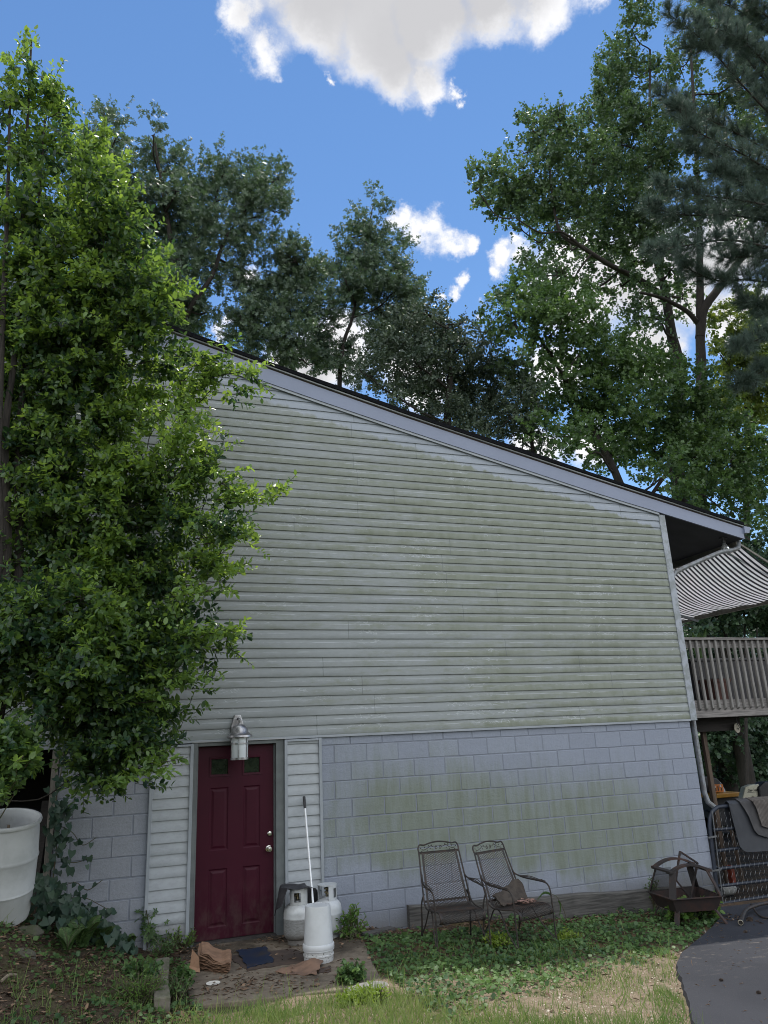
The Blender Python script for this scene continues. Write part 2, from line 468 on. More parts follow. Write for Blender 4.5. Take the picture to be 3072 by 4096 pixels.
LOBED = (np.array([(0, 0, 0), (.46, .22, .05), (.42, .86, .03), (0, .74, -.03), (-.42, .86, .03), (-.46, .22, .05)]), np.array([(0, 1, 2, 3), (0, 3, 4, 5)]))

def leaf_cloud(pos, axis, nrm, size, tpl, width=1.0):
    "one mesh of many leaves: returns V, F"
    tv, tf = tpl
    axis = unit(axis); side = unit(np.cross(axis, nrm)); nrm = np.cross(side, axis)
    S = size[:, None, None] if np.ndim(size) else size
    V = pos[:, None, :] + S * (tv[None, :, 0:1] * width * side[:, None, :] + tv[None, :, 1:2] * axis[:, None, :] + tv[None, :, 2:3] * nrm[:, None, :])
    n, k = len(pos), len(tv)
    F = (np.arange(n) * k)[:, None, None] + tf[None]
    return V.reshape(-1, 3), F.reshape(-1, tf.shape[1])

# ---------------------------------------------------------------- the lie of the land
WX = [-60, -14, -10.5, -9.2, -8.6, -8.1, -7.55, -7.25, -6.95, -5.5, -4.4, -1.2, 0, 2, 12, 60]
WZ = [.9, .86, .80, .70, .58, .33, .13, .05, 0, 0, -.09, -.25, -.29, -.33, -.5, -.6]
def gz(x, y):
    x, y = np.asarray(x, float), np.asarray(y, float)
    z = np.interp(x, WX, WZ)
    back = np.clip(y / 6, 0, 1)
    z = z * (1 - .0 * back)
    # the bank on the left runs out towards the lawn
    f = np.clip((-y - .6) / 2.6, 0, 1); f = f * f * (3 - 2 * f)
    z = np.where(z > 0, z * (1 - .62 * f), z)
    z = z + np.clip((-y - 4.2) / 5, 0, 1) * .34
    return z
def on_ground(px, py):
    Z = 0.0
    for _ in range(25):
        p = atz(px, py, Z); Z = .5 * Z + .5 * float(gz(p[0], p[1]))
    p = atz(px, py, Z); return np.array([p[0], p[1], float(gz(p[0], p[1]))])

# ================================================================ THE HOUSE
M_SIDING = siding_mat()
M_BLOCK = block_mat()
M_TRIM = plain('grey_trim', (.31, .335, .365), (.27, .295, .32), 3, .5)
M_TRIMDIRT = plain('stained_trim', (.32, .345, .385), (.22, .24, .245), 9, .55, lo=.42, hi=.6)
M_RAKE = plain('painted_metal', (.205, .235, .325), (.19, .218, .30), 1.5, .45, bump=.05, bscale=3)
M_DRIP = plain('drip_edge', (.36, .37, .38), (.28, .29, .29), 4, .5)
M_BROWN = plain('brown_shadow', (.055, .035, .030), (.03, .022, .02), 4, .8)
M_SHINGLE = plain('black_shingle', (.006, .0065, .008), (.012, .0125, .014), 30, .95, bump=.8, bscale=90, spec=.05)
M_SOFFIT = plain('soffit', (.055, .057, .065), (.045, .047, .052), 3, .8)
M_DARK = plain('dark_interior', (.030, .026, .024), (.015, .014, .014), 3, .9)
M_MORTAR = plain('painted_joint', (.20, .22, .265), (.175, .192, .232), 12, .8)
M_BLACK = plain('black_rubber', (.018, .018, .020), (.03, .03, .032), 15, .6)
M_STEEL = plain('weathered_steel', (.42, .42, .43), (.25, .24, .24), 14, .38, .9, lo=.4, hi=.62)
M_CHROME = plain('knob_metal', (.62, .60, .56), (.5, .48, .45), 8, .22, 1.0)

house = thing('house', 'grey vinyl sided house with a painted block base, dark red door and black shingle roof', 'house', (-5.5, 0, 0))
XE, YB = 1.6, 8.0

def interp_rake(z):
    xs = [p[0] for p in RAKE_B]; zs = [p[1] for p in RAKE_B]
    return float(np.interp(-z, [-v for v in zs], xs))
def rake_z(x):
    return float(np.interp(x, [p[0] for p in RAKE_B], [p[1] for p in RAKE_B]))

def siding_sheet(x0f, x1f, z0, z1, p, yo, wav=.002, seed=0):
    "courses of dutch lap from z0 up to z1; x0f, x1f give the ends at a height"
    mb = MB(); r = random.Random(seed)
    z = z0; k = 0
    while z < z1 - 1e-6:
        zt = min(z + p, z1 + .004)
        prof = [(0, -.010), (.0, -.0235), (.025, -.025), (.52, -.0215), (.60, -.0175), (1.0, -.0105)]
        rows = []
        lo = x0f(z); hi = x1f(z)
        if hi - lo < .05: break
        ns = max(2, int((hi - lo) / .6) + 1)
        ph = [r.uniform(-1, 1) * wav for _ in range(ns + 1)]
        for (t, y) in prof:
            zz = min(z + t * p, zt)
            a, b = x0f(zz), x1f(zz)
            rows.append([(a + (b - a) * i / ns, yo + y + (ph[i] * .8 if t > 0 else 0), zz + (ph[i] if 0 <= t < .7 else 0)) for i in range(ns + 1)])
        mb.sheet(np.array(rows))
        z += p; k += 1
    return mb

# upper siding, clipped to the rake on both slopes of the gable
mb = siding_sheet(lambda z: max(-21 - interp_rake(z), -20.9), lambda z: interp_rake(z) if z > 5.1 else .0, 2.0726, 7.50, .1134, 0, seed=3)
link('upper_siding', mb, M_SIDING, house, smooth=True, sharp=25)
mb = MB().box(-20.9, .0, -.028, -.004, 2.045, 2.0722)
link('starter_strip', mb, M_TRIM, house)
# core of the upper storey
mb = MB()
pts = [(x, z - .03) for x, z in RAKE_B if x < .05] + [(.1, 5.08)]
pts = pts + [(.1, 2.09), (-21.1, 2.09)] + [(-21 - x, z - .03) for x, z in reversed(RAKE_B[1:-1])]
mb.prism(pts, .004, YB)
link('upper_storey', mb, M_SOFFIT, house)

# block base: every block a chamfered face, merged into one wall
def blocks(x0, x1, k0, k1):
    mb = MB(); tint = []
    B, Hh, j, ch = .4064, .2032, .0045, .004
    for k in range(k0, k1):
        zt = 1.95 - (k - 1) * Hh; zb = zt - Hh
        zt2 = min(zt, 2.06)
        off = 0 if k % 2 == 1 else .2032
        n0 = int(math.floor((x0 - off) / B)) - 1
        for i in range(n0, 2):
            a, b = max(i * B + off, x0), min((i + 1) * B + off, x1)
            if b - a < .03: continue
            r = random.Random(i * 97 + k * 13)
            dz, dy, dx = r.uniform(-.002, .002), r.uniform(-.0025, .0015), r.uniform(-.002, .002)
            jr = j if r.random() < .75 else .0015
            A, Bb, Z0, Z1 = a + (j if a > x0 else 0) + dx, b - (jr if b < x1 else 0) + dx * (b < x1), zb + j + dz, zt2 - j + dz
            c = ch * r.uniform(.7, 2.2)
            vs = [(A, .006, Z0), (Bb, .006, Z0), (Bb, .006, Z1), (A, .006, Z1), (A + c, dy, Z0 + c), (Bb - c, dy, Z0 + c), (Bb - c, dy, Z1 - c), (A + c, dy, Z1 - c)]
            mb.add(vs, [(4, 5, 6, 7), (0, 1, 5, 4), (1, 2, 6, 5), (2, 3, 7, 6), (3, 0, 4, 7)])
            tint += [r.random()] * 8
    return mb, tint
def block_wall(x0, x1, nm):
    mb, tint = blocks(x0, x1, 0, 14)
    o = link(nm, mb, M_BLOCK, house)
    if len(tint) == len(o.data.vertices):
        a = o.data.attributes.new('tint', 'FLOAT', 'POINT'); a.data.foreach_set('value', tint)
    o2 = link('mortar_bed', MB().box(x0 + .004, x1 - .004, .0045, .2, -.8, 2.06), M_MORTAR, house)
    return o
block_wall(-5.50, 0, 'block_wall')
block_wall(-8.29, -7.30, 'block_wall')
mb = MB().box(-.19, 0, .202, YB, -.8, 2.06)               # the right hand side of the base
link('side_wall', mb, M_BLOCK, house)
link('side_wall', MB().box(-20.9, -12.3, .0, .2, -.2, 2.06), M_BLOCK, house)
link('side_wall', MB().box(-8.29, -8.09, .202, YB - .21, -.2, 2.06), M_BLOCK, house)
link('rear_wall', MB().box(-20.9, -.191, YB - .2, YB, -.8, 2.06), M_BLOCK, house)
# dark bay under the left of the house
mb = MB().box(-12.3, -8.30, 3.4, 3.5, -.2, 2.06)
mb.box(-12.35, -12.25, .2, 3.4, -.2, 2.06)
mb.box(-20.9, -.01, .21, YB - .01, 2.062, 2.088)
link('bay_lining', mb, M_DARK, house)
mb = MB().box(-8.36, -8.295, -.02, .14, .2, 2.04)
link('bay_post', mb, wood_mat('bay_post_wood', (.22, .20, .17), (.12, .11, .095), 2), house)
# wall behind the door panels
mb = MB().box(-7.30, -6.935, .02, .2, -.6, 2.04); mb.box(-5.865, -5.50, .02, .2, -.6, 2.04)
link('stud_wall', mb, M_SOFFIT, house)

# narrow siding panels on both sides of the door
def panel(x0, x1, z0, z1, nm):
    o = link(nm, siding_sheet(lambda z: x0 + .012, lambda z: x1 - .012, z0, z1, .1125, 0, .0015, seed=int(x0 * 9)), M_PANEL, house, smooth=True, sharp=25)
    m = MB()
    m.box(x0 - .012, x0 + .022, -.046, -.004, z0 - .02, z1 + .02)
    m.box(x1 - .022, x1 + .012, -.046, -.004, z0 - .02, z1 + .02)
    m.box(x0 + .0225, x1 - .0225, -.043, -.004, z1 - .006, z1 + .018)
    link('panel_trim', m, M_TRIM, house, bevel=.003)
g = G('clean_siding')
fine = g.noise(22, 5, .7, (.5, 1, 1))
c = g.mix(g.step(fine, .35, .75), (.355, .38, .40), (.30, .32, .335))
lowd = g.math('SUBTRACT', 1.0, g.step(g.math('ADD', g.z, g.math('MULTIPLY', fine, -.12)), .13, .24))
c = g.mix(g.math('MULTIPLY', lowd, .75), c, (.17, .17, .17))
g.base(c, .5, 0, .35)
M_PANEL = g.m
panel(-7.355, -6.925, .02, 2.015, 'side_panel')
panel(-5.875, -5.455, -.04, 2.018, 'side_panel')

# door
def door_mat():
    g = G('dark_red_door')
    d = g.step(g.noise(3.5, 6, .65), .4, .75)
    low = g.math('SUBTRACT', 1.0, g.step(g.z, .05, .75))
    f = g.math('MULTIPLY', g.math('MULTIPLY', low, .8), g.step(g.noise(11, 6, .7, (1, 1, .5)), .38, .72))
    c = g.mix(d, (.046, .0054, .0150), (.038, .0045, .0130))
    c = g.mix(f, c, (.075, .042, .040))
    g.base(c, g.math('MULTIPLY_ADD', f, .25, .48), 0, .18)
    return g.m
M_DOOR = door_mat()
M_FRAME = plain('door_frame_paint', (.135, .15, .152), (.10, .112, .114), 5, .5)
DX0, DX1, DZ0, DZ1, DY = -6.862, -5.985, .035, 2.0, .062
mb = MB()
xs = [DX0, -6.712, -6.508, -6.342, -6.148, DX1]
zs = [DZ0, .15, .72, .905, 1.555, 1.685, 1.868, DZ1]
for i in range(5):
    for k in range(7):
        a, b, z0, z1 = xs[i], xs[i + 1], zs[k], zs[k + 1]
        if i in (1, 3) and k in (1, 3, 5):
            rings = [(0, 0), (.012, .010), (.022, .010), (.045, .001)] if k != 5 else [(0, -.008), (.014, -.008), (.016, .012)]
            if k == 5:
                mb.add([(a - .012, DY - .008, z0 - .012), (b + .012, DY - .008, z0 - .012), (b + .012, DY - .008, z1 + .012), (a - .012, DY - .008, z1 + .012),
                        (a - .014, DY + .002, z0 - .014), (b + .014, DY + .002, z0 - .014), (b + .014, DY + .002, z1 + .014), (a - .014, DY + .002, z1 + .014)],
                       [(4, 5, 1, 0), (5, 6, 2, 1), (6, 7, 3, 2), (7, 4, 0, 3)])
                rings = [(-.012, -.008), (.008, -.006), (.012, .014)]
            vs = []
            for o_, y_ in rings: vs += [(a + o_, DY + y_, z0 + o_), (b - o_, DY + y_, z0 + o_), (b - o_, DY + y_, z1 - o_), (a + o_, DY + y_, z1 - o_)]
            fs = []
            for q in range(len(rings) - 1):
                for e in range(4): fs.append((q * 4 + e, q * 4 + (e + 1) % 4, q * 4 + 4 + (e + 1) % 4, q * 4 + 4 + e))
            if k != 5: fs.append(tuple(len(vs) - 4 + e for e in range(4)))
            mb.add(vs, fs)
        else:
            mb.add([(a, DY, z0), (b, DY, z0), (b, DY, z1), (a, DY, z1)], [(0, 1, 2, 3)])
mb.box(DX0, DX1, DY + .03, DY + .045, DZ0, DZ1)
door = link('door', mb, M_DOOR, house)
gp = G('door_glass'); gp.base(gp.mix(gp.step(gp.noise(14, 4), .4, .6), (.012, .018, .012), (.020, .028, .018)), .08, 0, .6)
for a, b in ((-6.700, -6.520), (-6.330, -6.160)):
    link('pane', MB().box(a, b, DY + .009, DY + .016, 1.697, 1.856), gp.m, door)
kx, kz = -6.053, .876
Mx = Matrix.Rotation(PI / 2, 3, 'X')
link('knob', MB().lathe([(.034, 0), (.034, .008), (.014, .012), (.013, .030), (.027, .040), (.031, .055), (.026, .068), (.0001, .072)], (kx, DY, kz), 24, Mx), M_CHROME, door, smooth=True)
link('deadbolt', MB().lathe([(.030, 0), (.030, .010), (.024, .018), (.018, .020), (.0001, .021)], (kx + .012, DY, 1.032), 24, Mx), M_CHROME, door, smooth=True)
mb = MB()
mb.box(-6.935, DX0 - .003, -.03, .12, -.02, 2.044); mb.box(DX1 + .003, -5.888, -.012, .12, -.02, 2.044)
mb.box(DX0 - .0025, DX1 + .0025, -.02, .12, DZ1 + .004, 2.043)
mb.box(DX0 - .0025, DX0 + .012, .048, .1, .0, DZ1 + .003); mb.box(DX1 - .012, DX1 + .0025, .048, .1, 0, DZ1 + .003)
mb.box(-6.945, -6.880, -.042, -.031, -.02, 2.030)
link('door_frame', mb, M_FRAME, house, bevel=.003)
link('threshold', MB().box(DX0 - .002, DX1 + .002, -.03, .1, -.03, .028), plain('old_threshold', (.06, .055, .05), (.03, .028, .026), 20, .7), house)
mb = MB().box(-6.93, -5.87, -.040, -.0305, 2.0455, 2.058)
link('door_cap', mb, M_DRIP, house)

# rake board, drip edge, shingles: they follow the line of the roof, which sags a little
BT = [(-10.5, 7.93), (-7.169, 7.075), (-5.649, 6.668), (-4.224, 6.306), (-2.687, 5.945), (-1.024, 5.562), (1.6, 4.975)]
def btz(x): return float(np.interp(x, [p[0] for p in BT], [p[1] for p in BT]))
XS = [-10.5] + [-10.2 + .6 * i for i in range(20)] + [XE]
XS = [x for x in XS if x <= XE]
def strip(y0, y1, lo, hi, x1=XE):
    xs = [x for x in XS if x < x1] + [x1]
    R = [(x, lo(x)) for x in xs] + [(x, hi(x)) for x in reversed(xs)]
    mb = MB(); n = len(xs)
    def half(f):
        v = []
        for x in xs: v += [(f(x), y0, lo(x)), (f(x), y1, lo(x)), (f(x), y1, hi(x)), (f(x), y0, hi(x))]
        fs = []
        for i in range(n - 1):
            for e in range(4):
                a, b = i * 4 + e, i * 4 + (e + 1) % 4; fs.append((a, b, b + 4, a + 4))
        fs += [(0, 1, 2, 3), tuple((n - 1) * 4 + e for e in (3, 2, 1, 0))]
        mb.add(v, fs)
    half(lambda x: x); half(lambda x: -21.0005 - x)
    return mb
link('rake_board', strip(-.062, -.034, lambda x: rake_z(x) + .006, btz), M_RAKE, house)
link('rake_moulding', strip(-.050, -.0345, lambda x: rake_z(x) - .030, lambda x: rake_z(x) + .004, x1=.0), M_TRIM, house)
link('rake_shadow_gap', strip(-.058, -.03, lambda x: btz(x) + .001, lambda x: btz(x) + .022), M_BROWN, house)  # shadow line above the rake board, put in as a dark brown strip
link('drip_edge', strip(-.085, -.03, lambda x: btz(x) + .0225, lambda x: btz(x) + .040), M_DRIP, house)
link('shingle_edge', strip(-.105, .3, lambda x: btz(x) + .041 + .004 * math.sin(x * 9), lambda x: btz(x) + .092 + .006 * math.sin(x * 13 + 1) + .005 * math.sin(x * 31)), M_SHINGLE, house)
link('roof', strip(.301, YB + .1, lambda x: btz(x) + .046, lambda x: btz(x) + .082), M_SHINGLE, house)
# soffit under the eave, fascia, gutter, downspout
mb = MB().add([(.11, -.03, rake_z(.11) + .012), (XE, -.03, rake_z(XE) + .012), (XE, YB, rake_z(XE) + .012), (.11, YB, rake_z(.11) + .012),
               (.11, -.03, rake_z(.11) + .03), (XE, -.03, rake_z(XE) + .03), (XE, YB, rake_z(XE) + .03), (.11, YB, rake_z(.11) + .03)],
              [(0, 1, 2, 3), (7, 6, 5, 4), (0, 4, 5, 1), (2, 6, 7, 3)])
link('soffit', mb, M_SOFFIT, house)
link('fascia', MB().box(XE - .03, XE - .001, -.033, YB, rake_z(XE) + .031, btz(XE) + .02), M_RAKE, house)
gx, gzz = XE + .002, btz(XE) - .085
mb = MB()
prof = [(0, .11), (0, 0), (.085, 0), (.105, .05), (.125, .055), (.125, .10), (.118, .10), (.118, .062), (.098, .056), (.08, .008), (.008, .008), (.008, .11)]
mb.prism([(gx + a, gzz + b) for a, b in prof], -.09, YB)
mb.prism([(gx, gzz + .11), (gx, gzz), (gx + .085, gzz), (gx + .105, gzz + .05), (gx + .125, gzz + .055), (gx + .125, gzz + .1)], -.094, -.0905)
link('gutter', mb, M_RAKE, house)
pA, pB = at(2970, 2168, .12), at(2700, 2290, .12)
def spout(pts): return MB().tube(pts, .036, 10, flat=1.25)
cx = .165
mb = spout([(XE + .07, .16, gzz - .002), (XE + .07, .15, gzz - .10), (XE + .03, .13, gzz - .19), (XE - .08, .12, gzz - .235), pA + np.array([-.5, 0, -.19]), (cx + .30, .12, 4.33), (cx + .10, .12, 4.24), (cx, .12, 4.14), (cx, .12, 3.0), (cx, .12, 1.06), (cx + .02, .10, .94), (cx + .10, .06, .86)])
link('downspout', mb, plain('aged_downspout', (.25, .27, .29), (.17, .17, .17), 12, .6, lo=.42, hi=.6), house, smooth=True)
mb = MB().box(.001, .112, -.036, .004, 2.05, 5.118); mb.box(.100, .112, .0045, .12, 2.05, 5.115)
link('corner_trim', mb, M_TRIMDIRT, house, bevel=.004)

# ---------------------------------------------------------------- lantern over the door
lx, ly = -6.435, -.205
lan = thing('wall_lantern', 'brushed metal lantern with frosted glass on the siding above the red door', 'lantern', (lx, -.03, 2.1))
mb = MB().prism([(lx - .062, 2.10), (lx + .062, 2.10), (lx + .062, 2.225), (lx + .030, 2.335), (lx - .030, 2.335), (lx - .062, 2.225)], -.060, -.034)
link('backplate', mb, M_STEEL, lan, bevel=.008)
mb = MB().tube([(lx, -.06, 2.285), (lx, -.11, 2.30), (lx, -.17, 2.29), (lx, ly, 2.262)], .008, 8)
mb.tube([(lx, ly, 2.22), (lx, ly, 2.262)], .013, 10); mb.ball((lx, ly, 2.272), .014)
link('arm', mb, M_STEEL, lan, smooth=True)
link('cap', MB().lathe([(.0001, 2.235), (.03, 2.232), (.058, 2.215), (.074, 2.185), (.080, 2.155), (.098, 2.134), (.116, 2.122), (.119, 2.104), (.110, 2.103), (.07, 2.112)], (lx, ly, 0), 36), M_STEEL, lan, smooth=True)
gg = G('frosted_glass'); gg.base((.62, .66, .68), .45, 0, .5)
gg.p.inputs['Subsurface Weight'].default_value = 0.0
link('glass', MB().lathe([(.074, 1.895), (.076, 1.90), (.076, 2.105)], (lx, ly, 0), 36), gg.m, lan, smooth=True)
mb = MB()
for z0, z1 in ((1.882, 1.905), (2.035, 2.05), (2.094, 2.108)):
    mb.lathe([(.0775, z0), (.083, z0), (.083, z1), (.0775, z1)], (lx, ly, 0), 36)
for k in range(6):
    a = PI / 6 + k * PI / 3 - .25
    c_, s_ = math.cos(a), math.sin(a)
    mb.bar((lx + c_ * .081, ly + s_ * .081, 1.89), (lx + c_ * .081, ly + s_ * .081, 2.10), .012, .006, up=(c_, s_, 0))
link('cage', mb, M_STEEL, lan)

for o_ in [q for q in bpy.data.objects if q.parent is lan]:
    co = np.array([v.co[:] for v in o_.data.vertices]); co[:, 0] *= 1.2; co[:, 2] = (co[:, 2]) * 1.08 - .02
    if o_.name.split('.')[0] != 'backplate': co[:, 1] = (co[:, 1] + .175) * 1.2 - .185
    for v, c_ in zip(o_.data.vertices, co): v.co = c_
# bare bulb under the eave
b0 = at(2893, 2160, .5); b0 = np.array([1.03, .0, 0])
bp = at(2896, 2195, -.0)
for Y_ in np.linspace(.0, .6, 61):                                # where the sight line meets the soffit
    q = at(2893, 2152, Y_)
    if abs(q[2] - rake_z(q[0])) < .02: bp = q
bx, by, bz = float(bp[0]), float(bp[1]), rake_z(float(bp[0])) + .01
bl = thing('bulb_light', 'clear glass bulb in a dark round holder under the eave soffit', 'light', (bx, by, bz))
link('holder', MB().lathe([(.065, .01), (.065, -.012), (.030, -.022), (.026, -.075), (.0001, -.076)], (bx, by, bz), 20), M_BLACK, bl, smooth=True)
gb = G('bulb_glass'); gb.base((.55, .56, .55), .08, 0, .6); gb.p.inputs['Transmission Weight'].default_value = .8
link('bulb', MB().lathe([(.024, -.077), (.030, -.095), (.060, -.150), (.064, -.175), (.055, -.205), (.03, -.225), (.0001, -.23)], (bx, by, bz), 24), gb.m, bl, smooth=True)

# ================================================================ GROUND
def poly_px(pts, dz=0.0):
    return [tuple(on_ground(*p) + [0, 0, dz]) for p in pts]
SLAB = [(-7.02, .02), (-6.93, .02), (-5.47, .02), (-5.2, -.06), (-5.19, -.62), (-5.36, -1.35), (-5.50, -2.10), (-5.95, -2.12), (-7.08, -1.93)]
ASPH = [(2884, 3655), (2870, 3679), (2848, 3710), (2795, 3755), (2761, 3788), (2718, 3820), (2701, 3862), (2711, 3912), (2731, 3966), (2746, 4016), (2761, 4080), (2790, 4160)]
asph = [on_ground(*p) for p in ASPH]
ax = [p[0] for p in asph]; ay = [p[1] for p in asph]
def in_asph(x, y):
    "signed: how far right of the asphalt's edge"
    return np.asarray(x) - np.interp(-np.asarray(y), [-v for v in ay], ax)
def in_slab(x, y):
    x, y = np.asarray(x), np.asarray(y)
    return (x > -7.05) & (y > -2.05) & (y < .05) & (x < np.interp(-y, [0, .62, 1.35, 2.1], [-5.2, -5.19, -5.36, -5.5]))

def fnoise(x, y, s, seed=0):
    "smooth value noise in the range 0..1, vectorised"
    x = np.asarray(x) * s + seed * 17.3; y = np.asarray(y) * s + seed * 5.1
    xi, yi = np.floor(x).astype(int), np.floor(y).astype(int); fx, fy = x - xi, y - yi
    fx, fy = fx * fx * (3 - 2 * fx), fy * fy * (3 - 2 * fy)
    def h(a, b):
        q = np.sin(a * 127.1 + b * 311.7 + seed * 74.7) * 43758.5453; return q - np.floor(q)
    return (h(xi, yi) * (1 - fx) + h(xi + 1, yi) * fx) * (1 - fy) + (h(xi, yi + 1) * (1 - fx) + h(xi + 1, yi + 1) * fx) * fy

def ground_mat():
    g = G('yard_ground')
    n1 = g.noise(.9, 6, .62); n2 = g.noise(4.5, 6, .65); n3 = g.noise(38, 5, .75); n4 = g.noise(110, 3, .7)
    sand = g.mix(g.step(n3, .35, .7), (.245, .19, .135), (.15, .115, .08))
    sand = g.mix(g.step(n4, .56, .72), sand, (.50, .43, .34))
    soil = g.mix(g.step(n3, .35, .7), (.050, .036, .026), (.095, .070, .050))
    soil = g.mix(g.step(n4, .60, .74), soil, (.20, .15, .10))
    mossy = g.mix(g.step(n2, .35, .65), (.045, .062, .022), (.075, .085, .032))
    straw = g.mix(g.step(g.noise(60, 4, .7, (1, .35, 1)), .35, .7), (.10, .055, .035), (.19, .11, .07))
    # soil on the bank at the left, straw along the wall, sand out in the open at the right
    c = g.mix(g.step(g.math('ADD', g.x, g.math('MULTIPLY', n1, 1.6)), -6.4, -5.6), soil, sand)
    yn = g.math('ADD', g.y, g.math('MULTIPLY_ADD', n1, .8, -.4))
    c = g.mix(g.math('MULTIPLY', g.step(yn, -2.2, -1.5), g.step(g.x, -6.0, -5.2)), c, g.mix(g.step(n2, .42, .6), soil, straw))
    c = g.mix(g.math('MULTIPLY', g.step(n2, .46, .62), .55), c, mossy)
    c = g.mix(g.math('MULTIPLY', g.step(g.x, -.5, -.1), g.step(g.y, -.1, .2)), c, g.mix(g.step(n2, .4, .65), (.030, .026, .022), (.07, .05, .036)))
    far = g.step(g.y, 6.6, 7.6)
    c = g.mix(far, c, g.mix(g.step(n2, .4, .6), (.075, .12, .03), (.11, .15, .045)))
    back = g.math('SUBTRACT', 1.0, g.step(g.y, -9, -6))
    c = g.mix(back, c, g.mix(g.step(n1, .4, .6), (.09, .12, .04), (.15, .14, .07)))
    g.base(c, .95, 0, .15); g.bump(n3, .8, .02)
    return g.m
xs_ = np.unique(np.round(np.concatenate([np.array([-400, -150, -60, -30, -20]), np.arange(-14, 6.01, .09), np.array([7, 9, 12, 18, 30, 60, 150, 400])]), 3))
ys_ = np.unique(np.round(np.concatenate([np.array([-400, -150, -60, -30, -18, -12, -9]), np.arange(-7, 3.01, .09), np.array([4, 5, 6, 8, 10, 14, 20, 30, 60, 150, 400])]), 3))
GX, GY = np.meshgrid(xs_, ys_)
inner = (GX > -13) & (GX < 6) & (GY > -7) & (GY < 3)
GZ = gz(GX, GY) + np.where(inner & ~in_slab(GX, GY) & (in_asph(GX, GY) < -.1), (fnoise(GX, GY, 5, 1) - .5) * .05 + (fnoise(GX, GY, 1.3, 2) - .5) * .06, -.02)
GZ = np.where(GX < -7.1, GZ + (fnoise(GX, GY, 2.4, 5) - .5) * .10 * inner, GZ)
nx, ny = len(xs_), len(ys_)
V = np.stack([GX, GY, GZ], -1).reshape(-1, 3)
idx = np.arange(nx * ny).reshape(ny, nx)
F = np.stack([idx[:-1, :-1], idx[:-1, 1:], idx[1:, 1:], idx[1:, :-1]], -1).reshape(-1, 4)
tag(fast_mesh('ground', V, F, ground_mat(), smooth=True), kind='structure')
def ground_z(x, y):
    "height of the built sheet"
    x, y = np.asarray(x, float), np.asarray(y, float)
    i = np.clip(np.searchsorted(xs_, x) - 1, 0, nx - 2); j = np.clip(np.searchsorted(ys_, y) - 1, 0, ny - 2)
    fx = (x - xs_[i]) / (xs_[i + 1] - xs_[i]); fy = (y - ys_[j]) / (ys_[j + 1] - ys_[j])
    return (GZ[j, i] * (1 - fx) + GZ[j, i + 1] * fx) * (1 - fy) + (GZ[j + 1, i] * (1 - fx) + GZ[j + 1, i + 1] * fx) * fy

# concrete pad at the door
g = G('dirty_concrete')
n1 = g.noise(1.6, 6, .65); n2 = g.noise(9, 6, .7); n3 = g.noise(60, 4, .7)
c = g.mix(g.step(n2, .35, .7), (.20, .165, .125), (.125, .10, .075))
c = g.mix(g.step(g.math('ADD', n1, g.math('MULTIPLY', g.y, .13)), .34, .48), c, g.mix(g.step(n2, .4, .6), (.055, .045, .034), (.085, .068, .05)))
c = g.mix(g.math('MULTIPLY', g.step(n3, .55, .7), .35), c, (.28, .24, .19))
g.base(c, .9, 0, .2); g.bump(n3, .4, .008)
tag(link('concrete_pad', MB().slab(SLAB, -.12, .012), g.m, loc=(-6.2, -1, 0), bevel=.01), kind='structure')
# asphalt drive: a sheet that follows the ground
g = G('asphalt')
n1 = g.noise(.8, 5, .6); n3 = g.noise(130, 3, .8); n2 = g.noise(7, 6, .7, (1, 2, 1))
c = g.mix(g.step(n1, .35, .65), (.025, .026, .032), (.034, .035, .042))
c = g.mix(g.math('MULTIPLY', g.step(n3, .55, .75), .5), c, (.10, .10, .11))
dust = g.math('MULTIPLY', g.step(n2, .56, .70), g.math('MULTIPLY', g.step(g.y, -3.3, -2.1), g.math('SUBTRACT', 1.0, g.step(g.y, -1.75, -1.3))))
c = g.mix(g.math('MULTIPLY', dust, .75), c, (.15, .13, .115))
c = g.mix(g.math('MULTIPLY', g.step(g.noise(16, 5, .75, (.5, 2, 1)), .63, .72), .35), c, (.16, .145, .13))
g.base(c, .82, 0, .25); g.bump(n3, .5, .006)
rows = []
yy = list(np.linspace(-.35, ay[-1], 110)) + [-6, -9, -14]
for y in yy:
    x0 = float(np.interp(-y, [-v for v in ay], ax)) + .03 * (float(fnoise(y, .3, 4.5, 91)) - .5) + .022 * (float(fnoise(y, .7, 14, 92)) - .5) if y >= ay[-1] else ax[-1] - .25 * (ay[-1] - y)
    rows.append([(x0 + t, y, float(gz(x0 + t, y)) + (.018 if t > .02 else -.03)) for t in (0, .025, .15, .5, 1, 2, 4, 8, 14)])
tag(link('asphalt_drive', MB().sheet(np.array(rows)), g.m, loc=(0, -3, 0), smooth=True, sharp=50), kind='structure')

# ================================================================ DECK, AWNING, GATE AND WHAT IS BEHIND
M_DECK = wood_mat('grey_deck_wood', (.27, .25, .235), (.13, .12, .115), 0)
M_DECKV = wood_mat('grey_baluster_wood', (.25, .24, .225), (.14, .13, .12), 2)
M_POST = wood_mat('brown_post_wood', (.135, .10, .075), (.075, .055, .042), 2)
M_BEAM = wood_mat('dark_beam_wood', (.035, .030, .027), (.02, .018, .016), 0)
deck = thing('deck', 'raised weathered wooden deck with slanted baluster railing beside the house corner', 'deck', (2, .4, 2.0))
DYF = .26
link('rim_board', MB().box(.18, 6.5, DYF, DYF + .04, 2.082, 2.335), M_DECK, deck, bevel=.004)
mb = MB()
for i in range(48): mb.box(.18, 6.5, DYF + .045 + i * .145, DYF + .045 + i * .145 + .138, 2.30, 2.335)
for i in range(9): mb.box(.2 + i * .7, .238 + i * .7, DYF + .045, 7, 2.09, 2.298)
link('deck_boards', mb, M_DECK, deck)
link('top_rail', MB().box(.16, 6.5, DYF - .055, DYF + .085, 3.225, 3.263), M_DECK, deck, bevel=.004)
